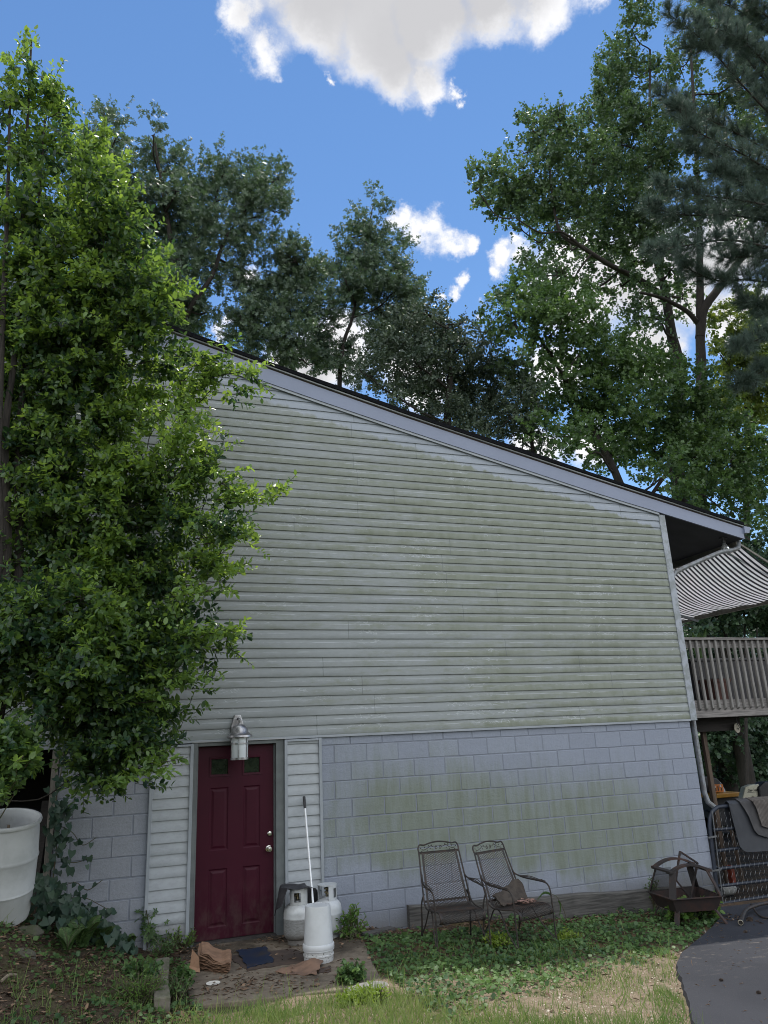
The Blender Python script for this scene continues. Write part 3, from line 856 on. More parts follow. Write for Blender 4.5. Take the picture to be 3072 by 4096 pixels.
link('rail_board', MB().box(.18, 6.5, DYF + .002, DYF + .038, 3.11, 3.222), M_DECK, deck, bevel=.003)
proto = None
for i in range(50):
    x = .315 + i * .1215
    if proto is None:
        mb = MB(); w = .019
        mb.add([(x - w, DYF - .040, 2.215), (x + w, DYF - .040, 2.215), (x + w, DYF - .001, 2.185), (x - w, DYF - .001, 2.185),
                (x - w, DYF - .040, 3.222), (x + w, DYF - .040, 3.222), (x + w, DYF - .001, 3.222), (x - w, DYF - .001, 3.222)],
               [(0, 3, 2, 1), (4, 5, 6, 7), (0, 1, 5, 4), (1, 2, 6, 5), (2, 3, 7, 6), (3, 0, 4, 7)])
        proto = link('baluster', mb, M_DECKV, deck, bevel=.003)
    else:
        c = copy_tree(proto, deck); c.location = ((x - .315) + 0.0, random.uniform(-.002, .002), random.uniform(-.004, .004)); c.rotation_euler = (0, 0, 0)
link('beam', MB().box(.25, 1.45, .55, .64, 1.88, 2.08), M_BEAM, deck)
pb = at(2845, 3100, .70)
mb = MB().box(pb[0] - .035, pb[0] + .035, .70, .76, -.5, 2.08)
link('post', mb, M_POST, deck, bevel=.004)
link('post', MB().box(.25, .37, .62, .74, -.5, 1.879), M_BEAM, deck)
link('post', MB().box(4.6, 4.7, .6, .7, -.5, 2.08), M_POST, deck)
ph = at(2947, 2912, .5)
hd = thing('hanging_disc', 'round tan disc with a small dark hook hanging under the deck beam', 'ornament', ph)
Mx2 = Matrix.Rotation(PI / 2, 3, 'X')
link('disc', MB().lathe([(.0001, 0), (.075, .002), (.072, .012), (.0001, .014)], ph, 28, Matrix.Rotation(.25, 3, 'Z') @ Mx2), plain('tan_disc', (.34, .31, .24), (.28, .25, .2), 20, .6), hd)
link('hook', MB().tube([ph + np.array([0, -.02, .16]), ph + np.array([.0, -.03, .05]), ph + np.array([.02, -.035, .01]), ph + np.array([.0, -.03, -.02]), ph + np.array([-.015, -.03, .0])], .006, 6), M_BLACK, hd)
# things on the deck, seen between the balusters
pp = at(2820, 2790, 1.0)
pot = thing('planter_pot', 'terracotta coloured square planter standing on the deck behind the balusters', 'planter', (pp[0] - .02, .72, 2.335))
mb = MB()
cxp = pp[0] - .02
for (h0, w0, h1, w1) in ((0, .13, .28, .16), (.28, .175, .33, .18)):
    vs = [(cxp + sx * w, .72 + sy * w, 2.335 + h) for h, w in ((h0, w0), (h1, w1)) for sx, sy in ((-1, -1), (1, -1), (1, 1), (-1, 1))]
    mb.add(vs, [(0, 3, 2, 1), (4, 5, 6, 7)] + [(e, (e + 1) % 4, 4 + (e + 1) % 4, 4 + e) for e in range(4)])
link('pot', mb, plain('terracotta', (.12, .055, .042), (.09, .042, .035), 8, .7), pot, bevel=.006)
link('soil', MB().box(cxp - .165, cxp + .165, .56, .88, 2.664, 2.672), M_DARK, pot)
bb = thing('storage_bench', 'dark grey slatted storage bench standing on the deck behind the railing', 'bench', (2.1, 1.2, 2.335))
mb = MB()
for i in range(12): mb.box(1.15 + i * .2, 1.345 + i * .2, 1.0, 1.03, 2.36, 2.98)
mb.box(1.15, 3.55, 1.035, 1.5, 2.36, 2.97)
M_BENCH = plain('dark_grey_plastic', (.060, .056, .058), (.045, .043, .045), 4, .6)
link('bench_body', mb, M_BENCH, bb, bevel=.006)
link('lid', MB().box(1.12, 3.58, .98, 1.53, 2.985, 3.03), M_BENCH, bb, bevel=.01)

# awning
M_AWN = None
g = G('striped_canvas')
st = g.math('FRACT', g.math('DIVIDE', g.math('ADD', g.y, 10.02), .098))
bw = g.math('GREATER_THAN', st, .53)
dirt = g.noise(3, 5, .6)
c = g.mix(bw, g.mix(g.step(dirt, .4, .7), (.56, .56, .58), (.46, .46, .46)), (.020, .020, .024))
g.base(c, .8, 0, .2)
trn = g.n('ShaderNodeBsdfTranslucent'); g.l(c, trn.inputs[0])
mxs = g.n('ShaderNodeMixShader'); mxs.inputs[0].default_value = .45
g.l(g.p.outputs[0], mxs.inputs[1]); g.l(trn.outputs[0], mxs.inputs[2]); g.l(mxs.outputs[0], g.out.inputs[0])
M_AWN = g.m
AX0, AZ0, AX1, AZ1 = 1.66, 4.76, 3.02, 4.03
awn = thing('awning', 'black and white striped canvas awning sagging from the eave beside the house', 'awning', (1.7, 2.0, 4.0))
rows = []
for i in range(25):
    t = i / 24
    row = []
    for j in range(90):
        s = j / 89; y = .14 + s * 5.2
        sag = .17 * math.sin(PI * t) * (.35 + .65 * math.sin(PI * min(1, max(0, s * 1.15 + .02))) ** .6)
        fold = .012 * math.sin(y * 11 + t * 3) * t + .02 * math.sin(y * 3.1 + 1) * t
        row.append((AX0 + (AX1 - AX0) * t - .03 * math.sin(PI * t), y, AZ0 + (AZ1 - AZ0) * t - sag + fold))
    rows.append(row)
link('canopy', MB().sheet(np.array(rows)), M_AWN, awn, smooth=True)
M_BRONZE = plain('bronze_frame', (.17, .16, .135), (.12, .11, .09), 10, .5, .3)
link('front_bar', MB().box(AX1 - .02, AX1 + .05, .10, 5.4, AZ1 - .06, AZ1 + .02), M_BRONZE, awn, bevel=.008)
link('cassette', MB().box(AX0 - .045, AX0 + .03, .14, 5.4, AZ0 - .06, AZ0 + .05), M_BRONZE, awn, bevel=.008)
link('side_hem', MB().bar((AX0, .128, AZ0 + .01), (AX1, .128, AZ1 + .01), .02, .03), M_BRONZE, awn)
link('arm', MB().tube([(AX0 + .05, .45, AZ0 - .07), (2.45, .26, 4.27), (AX1 - .03, .40, AZ1 - .05)], .022, 8), M_TRIM, awn)
link('arm', MB().tube([(AX0 + .05, 3.05, AZ0 - .1), (2.2, 2.95, 4.24), (AX1 - .03, 2.75, AZ1 - .10)], .022, 8), M_TRIM, awn)

# banana like leaves behind the railing
M_BIGLEAF = leaf_mat('broad_green_leaf', (.035, .075, .018), (.07, .13, .03), .4)
bn = thing('broad_leaf_plant', 'plant with broad upright pointed leaves just behind the deck railing', 'plant', (.75, 1.6, 2.335))
def ribbon(p0, p1, w, bend, n=7):
    p0, p1 = np.array(p0, float), np.array(p1, float); d = p1 - p0; sd = unit(np.cross(d, [0, -1, .25])); rows = []
    for i in range(n):
        t = i / (n - 1); p = p0 + d * t + np.array(bend) * math.sin(PI * t) * .5
        ww = w * math.sin(PI * min(.999, t * .92 + .08)) ** .7
        rows.append([p - sd * ww / 2, p + np.array([0, .02, -.02]) * 1.0, p + sd * ww / 2])
    return np.array(rows)
mb = MB()
bq = at(2790, 2560, 1.6)
for px, py, w in ((2768, 2527, .14), (2795, 2528, .20), (2824, 2512, .10), (2808, 2535, .13), (2750, 2540, .11)):
    mb.sheet(ribbon(bq + np.array([0, 0, -.5]), at(px, py, 1.55), w, (0, 0, .1)))
o = link('leaves', mb, M_BIGLEAF, bn, smooth=True)
o.data.attributes.new('tint', 'FLOAT', 'POINT').data.foreach_set('value', rng.random(len(o.data.vertices)))
link('stalk', MB().tube([(bq[0], 1.6, 2.335), (bq[0], 1.6, bq[2] - .45)], .03, 8), M_POST, bn)
link('tub', MB().lathe([(.0001, 2.335), (.14, 2.335), (.17, 2.62), (.16, 2.62), (.15, 2.6), (.0001, 2.6)], (bq[0], 1.6, 0), 20), M_BLACK, bn, smooth=True)

# gate
M_TUBE = plain('blue_grey_tube', (.022, .029, .045), (.016, .021, .032), 10, .55, .1)
M_WIRE = plain('galvanised_wire', (.20, .205, .21), (.13, .135, .14), 20, .5, .6)
gate = thing('tube_gate', 'dark blue tube gate with chain link mesh standing beside the block corner', 'gate', (.1, 0, -.3))
YG = -.02
def gp_(px, py, d=0): return at(px, py, YG + d)
g0 = gp_(2874, 3612); g1 = gp_(2836, 3290); gr = 3.2
mb = MB()
c0 = gp_(2838, 3300); ctop = gp_(2858, 3238); ct2 = gp_(2885, 3226); ct3 = gp_(3072, 3215)
ext = lambda a, b: a + (b - a) * gr
mb.tube([g0, c0, gp_(2840, 3270), gp_(2848, 3248), ctop, gp_(2870, 3229), ct2, ext(ct2, ct3)], .026, 10)
link('frame_tube', mb, M_TUBE, gate, smooth=True)
for (xa, ya, xb, yb, r) in ((2851, 3320, 3072, 3301, .021), (2862, 3404, 3072, 3378, .021), (2870, 3476, 3072, 3452, .021), (2872, 3545, 3072, 3521, .021), (2878, 3616, 3072, 3586, .024)):
    a, b = gp_(xa, ya), gp_(xb, yb)
    link('cross_tube', MB().tube([a, ext(a, b)], r, 10), M_TUBE, gate, smooth=True)
a, b = gp_(2849, 3245, -.04), gp_(2894, 3626, -.04)
link('tie_rod', MB().tube([a, b], .008, 6), M_WIRE, gate, smooth=True)
for t in (.28, .63):
    q = a + (b - a) * t; link('clamp', MB().bar(q + np.array([-.10, .02, 0]), q + np.array([.02, -.01, .012]), .008, .022), M_WIRE, gate)
# mesh: zig zag wires over the gate's plane
mb = MB()
UL, UR, LL = gp_(2853, 3258, -.034), gp_(3072, 3246, -.034), gp_(2893, 3626, -.034)
du = (UR - UL); du = du / np.linalg.norm(du); dv = (LL - UL); hgt = np.linalg.norm(dv); dv = dv / hgt
pitch = .080
for i in range(38):
    pts = []
    nseg = int(hgt / (pitch * .62))
    for k in range(nseg + 1):
        u = .03 + i * pitch + (pitch / 2 if k % 2 else -.0) + .004 * (1 if k % 2 == 0 else -1)
        pts.append(UL + du * u + dv * (k * pitch * .62) + np.array([0, .005 * (k % 2) - .0025, 0]))
    if pts[0][0] > 2.2: break
    mb.tube(pts, .0022, 4, cap=False)
    pts2 = [p + du * (pitch / 2) * (1 if k % 2 == 0 else -1) for k, p in enumerate(pts)]
    mb.tube(pts[:1] + [pts[0] - dv * .022 + du * .006], .0022, 4, cap=False)
link('chain_link_mesh', mb, M_WIRE, gate)

# mats thrown over the gate
def drape(nm, label, outline, y, mat, back=.35, th=.007):
    """a sheet hung over the gate: outline in px of the front flap from top left, round the bottom, to the right edge"""
    top0, top1 = at(*outline[0], y), at(*outline[-1], y)
    bot = [at(px, py, y) for px, py in outline]
    xs = np.array([p[0] for p in bot]); zs = np.array([p[2] for p in bot])
    lim_x = np.linspace(top0[0], top1[0], 26)
    rows = []
    m = 14
    # lower edge as a function of x
    k = int(np.argmin(zs)) if False else None
    lowx, lowz = xs[1:-1], zs[1:-1]
    for j, x in enumerate(lim_x):
        ztop = top0[2] + (top1[2] - top0[2]) * (x - top0[0]) / (top1[0] - top0[0])
        zl = float(np.interp(x, lowx, lowz))
        col = []
        for i in range(6):                                            # back flap
            t = i / 5; col.append((x, YG + .04 + .03 * (1 - t), ztop - back * (1 - t)))
        for a in (0.35, .5, .65): col.append((x, YG - math.cos(a * PI - PI) * 0 + (.045 - .09 * a), ztop + .028 * math.sin(PI * a) + .006))
        for i in range(m):
            t = i / (m - 1)
            col.append((x, y - .012 * math.sin(x * 7 + t * 2) * t - .01 * t, ztop + (zl - ztop) * t))
        rows.append(col)
    o = link(nm, MB().sheet(np.array(rows), th), mat, loc=(top0[0], y, -.2), smooth=True, sharp=35)
    return tag(o, label, 'mat', 'mats hung over the gate')
M_MAT1 = plain('dark_rubber_mat', (.040, .044, .052), (.032, .035, .042), 5, .6)
M_MAT2 = plain('grey_rubber_mat', (.062, .060, .062), (.045, .044, .046), 8, .75)
g = G('ribbed_mat')
rb = g.math('FRACT', g.math('MULTIPLY', g.x, 42.0))
c = g.mix(g.step(g.noise(9, 5, .7), .45, .7), (.105, .092, .082), (.16, .145, .13))
c = g.mix(g.math('MULTIPLY', g.math('GREATER_THAN', rb, .6), .6), c, (.045, .04, .037))
g.base(c, .9, 0, .2); M_MAT3 = g.m
drape('rubber_mat', 'large smooth black rubber mat hung lowest over the tube gate', [(2916, 3216), (2917, 3218), (2930, 3255), (2935, 3330), (2947, 3375), (2980, 3409), (3072, 3402), (3240, 3396), (3240, 3200)], YG - .050, M_MAT1)
drape('rubber_mat', 'grey rubber mat hung in the middle of the three over the gate', [(2958, 3208), (2959, 3210), (2985, 3250), (3005, 3300), (3018, 3335), (3072, 3352), (3240, 3345), (3240, 3196)], YG - .075, M_MAT2, .25)
drape('ribbed_mat', 'brown ribbed floor mat hung on top of the other mats on the gate', [(3006, 3204), (3007, 3206), (3022, 3235), (3028, 3292), (3045, 3305), (3072, 3312), (3230, 3318), (3230, 3190)], YG - .098, M_MAT3, .2)
# orange thing and other clutter behind the gate
oc = at(2938, 3515, .5)
tag(link('fuel_can', MB().slab([(oc[0] - .035, .50), (oc[0] + .035, .50), (oc[0] + .035, .6), (oc[0] - .035, .6)], -.30, .02), plain('orange_plastic', (.20, .035, .015), (.14, .028, .015), 9, .6), loc=(oc[0], .5, -.36), bevel=.02), 'narrow orange plastic can standing behind the chain link gate', 'can')
jug = at(2920, 3590, .25)
jt = thing('white_jug', 'small white plastic jug lying behind the bottom tube of the gate', 'jug', (jug[0], .25, float(gz(jug[0], .25))))
link('jug_body', MB().lathe([(.0001, -.13), (.06, -.125), (.075, -.10), (.075, .07), (.05, .115), (.022, .14), (.022, .165), (.0001, .166)], (jug[0], .27, float(gz(jug[0], .25)) + .075), 20, Matrix.Rotation(PI / 2, 3, 'Y')), plain('milky_plastic', (.22, .225, .215), (.17, .17, .16), 6, .5), jt, smooth=True)
link('jug_cap', MB().lathe([(.026, .150), (.026, .175), (.0001, .176)], (jug[0], .27, float(gz(jug[0], .25)) + .075), 14, Matrix.Rotation(PI / 2, 3, 'Y')), M_BLACK, jt)
st_ = on_ground(2900, 3530)
tprof = [(.10, 0), (.27, 0), (.30, .05), (.30, .13), (.27, .18), (.12, .18), (.10, .13), (.10, .0)]
for (tx, ty, tz, lb) in ((.75, 1.25, -.42, 'black tyre lying at the bottom of the pair behind the gate'), (.78, 1.22, -.238, 'black tyre lying on top of another tyre behind the gate')):
    tag(link('old_tyre', MB().lathe(tprof, (tx, ty, tz), 28), M_BLACK, loc=(tx, ty, tz), smooth=True), lb, 'tyre', 'tyres behind the gate')
tag(link('wooden_stake', MB().bar((1.05, .6, -.45), (1.02, .66, .55), .04, .04), M_POST), 'thin brown wooden stake leaning behind the gate mesh', 'stake')

# ================================================================ THINGS IN THE YARD
M_IRON = plain('rusty_iron', (.028, .025, .024), (.055, .038, .030), 22, .6, .3, lo=.42, hi=.66)
M_MESH = plain('rusty_mesh', (.040, .036, .035), (.062, .042, .033), 14, .6, .3, lo=.4, hi=.65)

def smooth_path(pts, n=6):
    "Catmull-Rom through the points"
    P = [np.array(p, float) for p in pts]; P = [2 * P[0] - P[1]] + P + [2 * P[-1] - P[-2]]
    out = []
    for i in range(1, len(P) - 2):
        for k in range(n):
            t = k / n; a, b, c, d = P[i - 1], P[i], P[i + 1], P[i + 2]
            out.append(.5 * ((2 * b) + (c - a) * t + (2 * a - 5 * b + 4 * c - d) * t * t + (3 * b - a - 3 * c + d) * t ** 3))
    out.append(P[-2]); return out

def make_chair(loc, label):
    """wrought iron high back mesh chair, built round the origin facing -y, then its parts are children of an Empty"""
    t = thing('iron_chair', label, 'chair', (0, 0, 0), 'iron mesh chairs by the block wall')
    # side profile y, z of the sling
    prof = smooth_path([(.335, .93), (.290, .80), (.238, .66), (.188, .525), (.150, .445), (.08, .408), (-.05, .405), (-.17, .415), (-.235, .408), (-.275, .372), (-.268, .328), (-.235, .315)], 5)
    prof = [np.array(p) for p in prof]
    L = np.concatenate([[0], np.cumsum([np.linalg.norm(b - a) for a, b in zip(prof, prof[1:])])]); tot = L[-1]
    def onp(s):
        return np.array([np.interp(s, L, [p[0] for p in prof]), np.interp(s, L, [p[1] for p in prof])])
    def hw(s): return .185 + .035 * min(1, s / tot * 1.6)
    # frame: outer hoop with wavy top, running down the sides and rolling under at the front
    mb = MB()
    for sx in (-1, 1):
        pts = [(sx * (hw(s) + .040 * (1 if s < .60 else max(.25, 1 - (s - .60) * 3))), *onp(s)) for s in np.linspace(.0, tot, 40)]
        mb.tube(pts, .0085, 7)
    y0, z0 = prof[0]; w = hw(0) + .040
    top = smooth_path([(-w, y0, z0), (-w, y0 + .022, z0 + .05), (-w + .022, y0 + .032, z0 + .082), (-w + .07, y0 + .033, z0 + .078), (-.09, y0 + .038, z0 + .094), (0, y0 + .042, z0 + .104),
                       (.09, y0 + .038, z0 + .094), (w - .07, y0 + .033, z0 + .078), (w - .022, y0 + .032, z0 + .082), (w, y0 + .022, z0 + .05), (w, y0, z0)], 5)
    mb.tube(top, .0085, 7)
    link('back_frame', mb, M_IRON, t, smooth=True)
    mb = MB()                                                       # flat bands round the mesh
    for sx in (-1, 1):
        rows = [[(sx * (hw(s) - .010), *(onp(s) + [-.004, 0])), (sx * (hw(s) + .014), *(onp(s) + [-.004, 0]))] for s in np.linspace(0, tot, 40)]
        mb.sheet(np.array(rows), .003)
    for s in (0.0, .50):
        a = onp(s); mb.bar((-hw(s) - .036, a[0] + .002, a[1]), (hw(s) + .036, a[0] + .002, a[1]), .006, .022 if s else .026)
    a = onp(tot); mb.tube([(-hw(tot) - .01, *a), (hw(tot) + .01, *a)], .007, 6)
    link('mesh_band', mb, M_IRON, t)
    # the mesh itself: diamond lattice
    mb = MB(); pu, pv = .0195, .0115
    for sg in (-1, 1):
        for k in range(-46, int(tot / pv) + 50, 2):
            pts = []
            for i in range(0, 24):
                u = -hw(0) - .03 + i * pu; s = (k + sg * i) * pv
                if 0 <= s <= tot and abs(u) <= hw(s): pts.append((u, *(onp(s))))
            if len(pts) > 1:
                for a, b in zip(pts, pts[1:]):
                    d = np.array(b) - np.array(a); ln = np.linalg.norm(d)
                    ss = np.array([0, .0, .0])
                    nrm = np.cross(d, [1, 0, 0]); nn = np.cross(nrm, d); nn = nn / (np.linalg.norm(nn) + 1e-9) * .0026
                    mb.add([np.array(a) - nn, np.array(b) - nn, np.array(b) + nn, np.array(a) + nn], [(0, 1, 2, 3)])
                    if a[2] < .47:
                        dp = nrm / (np.linalg.norm(nrm) + 1e-9) * .0028
                        mb.add([np.array(a) - dp, np.array(b) - dp, np.array(b) + dp, np.array(a) + dp], [(0, 1, 2, 3)])
    link('mesh_sling', mb, M_MESH, t)
    # scroll work in the top of the back
    mb = MB()
    for sx in (-1, 1):
        sp = [(sx * (.012 + .022 * (1 - q) * 1 + .020 * math.cos(q * 7.5) * (.35 + q * .65)), z0 + .046 + .022 * math.sin(q * 7.5) * (.35 + q * .65)) for q in np.linspace(0, 1, 18)]
        mb.tube([(x, y0 + .02, z) for x, z in sp], .0035, 5)
        st2 = smooth_path([(sx * .05, z0 + .05), (sx * .085, z0 + .066), (sx * .12, z0 + .044), (sx * .165, z0 + .026), (sx * .185, z0 + .036)], 5)
        mb.tube([(x, y0 + .02, z) for x, z in st2], .0035, 5)
        for (lx_, lz_, an) in ((.07, .066, .9), (.088, .046, -1.2), (.108, .062, 1.4), (.125, .030, -1.5), (.150, .046, 1.2), (.178, .020, -.5), (.190, .044, .5)):
            a = an
            c_, s_ = math.cos(a), math.sin(a); ln = .020
            q = [(0, 0), (.45, .32), (1, 0), (.45, -.32)]
            mb.add([(sx * (lx_ + ln * (x * c_ - y * s_)), y0 + .018, z0 + lz_ + ln * (x * s_ + y * c_)) for x, y in q], [(0, 1, 2, 3)])
    link('scroll_work', mb, M_IRON, t)
    for sx in (-1, 1):                                              # arm and front leg in one bent rod, with a woven rest
        x = sx * .275
        p = smooth_path([(sx * .232, .255, .72), (sx * .240, .220, .672), (sx * .262, .12, .640), (x, -.02, .628), (x, -.15, .620), (x, -.205, .602), (x, -.235, .54), (x, -.245, .39), (x, -.25, .16), (x + sx * .004, -.262, 0)], 5)
        arm = link('arm', MB().tube(p, .0085, 7), M_IRON, t, smooth=True)
        m = MB()
        for q in range(3):
            dx = (q - 1) * .016
            m.tube(smooth_path([(sx * .250 + dx * .6, .17, .655), (x + dx * 1.3, .06, .642 + .006 * q), (x + dx * 1.5, -.06, .636), (x + dx, -.17, .627)], 4), .0045, 5)
        m.tube([(x - .03, -.09, .637), (x + .03, -.11, .637)], .0045, 5)
        link('arm_rest', m, M_IRON, arm, smooth=True)
        xr = sx * .265
        link('rear_leg', MB().tube(smooth_path([(sx * .235, .205, .53), (xr, .215, .42), (xr, .235, .20), (xr + sx * .01, .29, 0)], 5), .0085, 7), M_IRON, t, smooth=True)
        link('brace', MB().tube(smooth_path([(xr + sx * .005, .262, .09), (sx * .24, .17, .25), (sx * .225, .11, .375), (sx * .222, .06, .395), (sx * .225, .0, .35), (sx * .25, -.10, .20), (x, -.232, .07)], 5), .007, 6), M_IRON, t, smooth=True)
    return t
ch1 = make_chair((0, 0, 0), 'black iron mesh chair with an empty seat, the one nearer the door')
c1 = (on_ground(1733, 3812) + on_ground(1912, 3785)) / 2
ch1.location = (c1[0] + .055, c1[1] + .13, float(gz(c1[0], c1[1] + .25)) - .03); ch1.rotation_euler = (0, 0, math.radians(-4)); ch1.scale = (1.04, 1.02, .96)
ch2 = copy_tree(ch1)
c2 = (on_ground(2013, 3792) + on_ground(2190, 3778)) / 2
ch2.location = (c2[0] + .01, c2[1] + .14, float(gz(c2[0], c2[1] + .25)) - .03); ch2.rotation_euler = (0, math.radians(0), math.radians(17))
ch2['label'] = 'black iron mesh chair with a brown board and litter lying on its seat'
def chair_pt(ch, x, y, z):
    a = ch.rotation_euler[2]; c_, s_ = math.cos(a), math.sin(a)
    return np.array([ch.location[0] + x * c_ - y * s_, ch.location[1] + x * s_ + y * c_, ch.location[2] + z])
# rotten board and litter on the second chair
M_ROT = plain('rotten_board', (.060, .048, .038), (.035, .028, .023), 14, .95, bump=.6, bscale=40)
rows = []
for i in range(9):
    r = []
    for j in range(12):
        u = j / 11; v = i / 8
        x = -.19 + .42 * u + .015 * math.sin(v * 5); y = .16 - .14 * v - .02 * math.sin(u * 6); z = .41 + .02 + .18 * (1 - v) * (.35 + .65 * u) + .008 * math.sin(u * 17 + v * 9)
        if i == 8: z -= .012 * (1 + math.sin(j * 2.4))
        r.append(chair_pt(ch2, x, y, z))
    rows.append(r)
bd = link('rotten_cushion', MB().sheet(np.array(rows), .02), M_ROT, smooth=True, sharp=40)
tag(bd, 'decayed brown cushion board slumped on the seat of the iron chair', 'cushion')
mb = MB()
r_ = random.Random(4)
for k in range(30):
    x, y = r_.uniform(-.02, .16), r_.uniform(-.16, .02); a = r_.uniform(0, 6.3); ln = r_.uniform(.02, .05); w = ln * r_.uniform(.3, .6)
    c_, s_ = math.cos(a), math.sin(a); zc = .418 + r_.uniform(0, .02)
    mb.add([chair_pt(ch2, x + p * c_ - q * s_, y + p * s_ + q * c_, zc + h) for p, q, h in ((-ln, 0, 0), (0, -w, .006), (ln, 0, .002), (0, w, .009))], [(0, 1, 2, 3)])
for k in range(26):
    x, y = r_.uniform(-.2, .2), r_.uniform(-.2, .1); a = r_.uniform(0, 6.3); ln = r_.uniform(.05, .10)
    c_, s_ = math.cos(a), math.sin(a)
    mb.add([chair_pt(ch2, x + p * c_ - q * s_, y + p * s_ + q * c_, .424 + h) for p, q, h in ((-ln, -.0015, 0), (ln, -.0015, .01), (ln, .0015, .01), (-ln, .0015, 0))], [(0, 1, 2, 3)])
tag(link('leaf_scraps', mb, plain('pink_brown_litter', (.30, .17, .14), (.16, .10, .07), 30, .9)), 'pinkish brown leaf scraps and pine needles on the second chair seat', 'litter', kind='stuff')

# timber along the foot of the wall
M_TIMBER = wood_mat('weathered_timber', (.12, .115, .108), (.050, .048, .045), 0)
mb = MB(); nb = 22
xb0, xb1 = at(1640, 3700, -.09)[0], -.42
prev = None
for i in range(nb):
    x = xb0 + (xb1 - xb0) * i / (nb - 1)
    zt = .148 + (-.012 - .148) * (x + 4.46) / (3.29) + .006 * math.sin(x * 5) + (random.random() - .5) * .004
    zb = -.13 + (-.32 + .13) * (x + 4.46) / 3.29
    ring = [(x, -.095, zb), (x, -.012, zb), (x, -.012, zt), (x, -.085, zt + .002), (x, -.096, zt - .012)]
    mb.v += [tuple(p) for p in ring]
    if prev is not None:
        for e in range(5): mb.f.append((prev + e, prev + (e + 1) % 5, prev + 5 + (e + 1) % 5, prev + 5 + e))
    prev = len(mb.v) - 5
mb.f += [(0, 1, 2, 3, 4), tuple(prev + e for e in (4, 3, 2, 1, 0))]
tag(link('timber_beam', mb, M_TIMBER), 'long grey weathered timber lying against the foot of the block wall', 'beam')
a, b = on_ground(1455, 3748), on_ground(1570, 3725)
tag(link('short_board', MB().bar(a + np.array([0, .0, .02]), b + np.array([0, .0, .03]), .10, .035), M_TIMBER, bevel=.004), 'short rotten board end on the ground by the white tank', 'board')

# propane tanks
M_TANK = plain('old_white_paint', (.48, .50, .52), (.39, .41, .42), 5, .42, lo=.4, hi=.7)
g = G('worn_tank')
n = g.noise(9, 6, .7); n2 = g.noise(26, 5, .75, (1, 1, 4))
body = g.math('MULTIPLY', g.step(g.z, .02, .05), g.math('SUBTRACT', 1.0, g.step(g.math('ADD', g.z, g.math('MULTIPLY_ADD', n, .05, -.025)), .245, .262)))
c = g.mix(g.step(n, .4, .7), (.46, .475, .475), (.38, .385, .375))
c = g.mix(g.math('MULTIPLY', body, .75), c, g.mix(g.step(n2, .42, .62), (.28, .28, .275), (.15, .145, .135)))
low = g.math('SUBTRACT', 1.0, g.step(g.z, .05, .16))
c = g.mix(g.math('MULTIPLY', low, .8), c, g.mix(g.step(n, .4, .6), (.10, .085, .07), (.17, .15, .13)))
g.base(c, g.math('MULTIPLY_ADD', body, .3, .4), .15, .4); M_TANKW = g.m
M_BRASS = plain('valve_metal', (.06, .06, .06), (.25, .20, .10), 40, .4, .7)
def make_tank(x, y, z, turn, mat, label, nick=None):
    t = thing('propane_tank', label, 'gas tank', (x, y, z), 'propane tanks beside the door')
    R = .150
    prof = [(.0001, .035), (.08, .036), (.118, .046), (.142, .072), (R, .105), (R, .232), (R + .0015, .236), (R + .0015, .244), (R, .248), (R, .285), (.143, .325), (.120, .355), (.085, .375), (.045, .385), (.030, .388), (.030, .400), (.0001, .401)]
    link('tank_body', MB().lathe(prof, (x, y, z), 40), mat, t, smooth=True)
    link('foot_ring', MB().lathe([(.104, 0), (.110, 0), (.110, .045), (.104, .045)], (x, y, z), 32), mat, t, smooth=True)
    mb = MB(); R2 = .098; nseg = 44                                  # collar with two openings and a wide gap at the front
    for k in range(nseg):
        a0, a1 = 2 * PI * k / nseg + turn, 2 * PI * (k + 1) / nseg + turn
        rel = k / nseg
        spans = [(.368, .515)]
        if .07 < rel < .19 or .48 < rel < .62: spans = [(.368, .395), (.485, .515)]
        if rel > .72: spans = []
        for z0_, z1_ in spans:
            vs = [(x + r * math.cos(a), y + r * math.sin(a), z + zz) for r in (R2 - .003, R2 + .003) for a in (a0, a1) for zz in (z0_, z1_)]
            mb.add(vs, [(0, 1, 3, 2), (4, 6, 7, 5), (0, 4, 5, 1), (2, 3, 7, 6), (1, 5, 7, 3), (0, 2, 6, 4)])
    mb.lathe([(R2 - .005, .512), (R2 + .005, .512), (R2 + .005, .522), (R2 - .005, .522)], (x, y, z), 40)
    link('collar', mb, mat, t)
    mb = MB().lathe([(.018, .40), (.018, .43), (.014, .435), (.014, .47), (.034, .472), (.034, .486), (.0001, .487)], (x, y, z), 16)
    mb.tube([(x, y, z + .45), (x + .05 * math.cos(turn - .5), y + .05 * math.sin(turn - .5), z + .45)], .015, 10)
    link('valve', mb, M_BRASS, t, smooth=True)
    return t
make_tank(-5.845, -.45, .013, 3.5, M_TANKW, 'worn propane tank with a scuffed lower half under a dark cloth')
make_tank(-5.500, -.36, .0, 4.6, M_TANK, 'clean white propane tank standing behind the upturned pail')
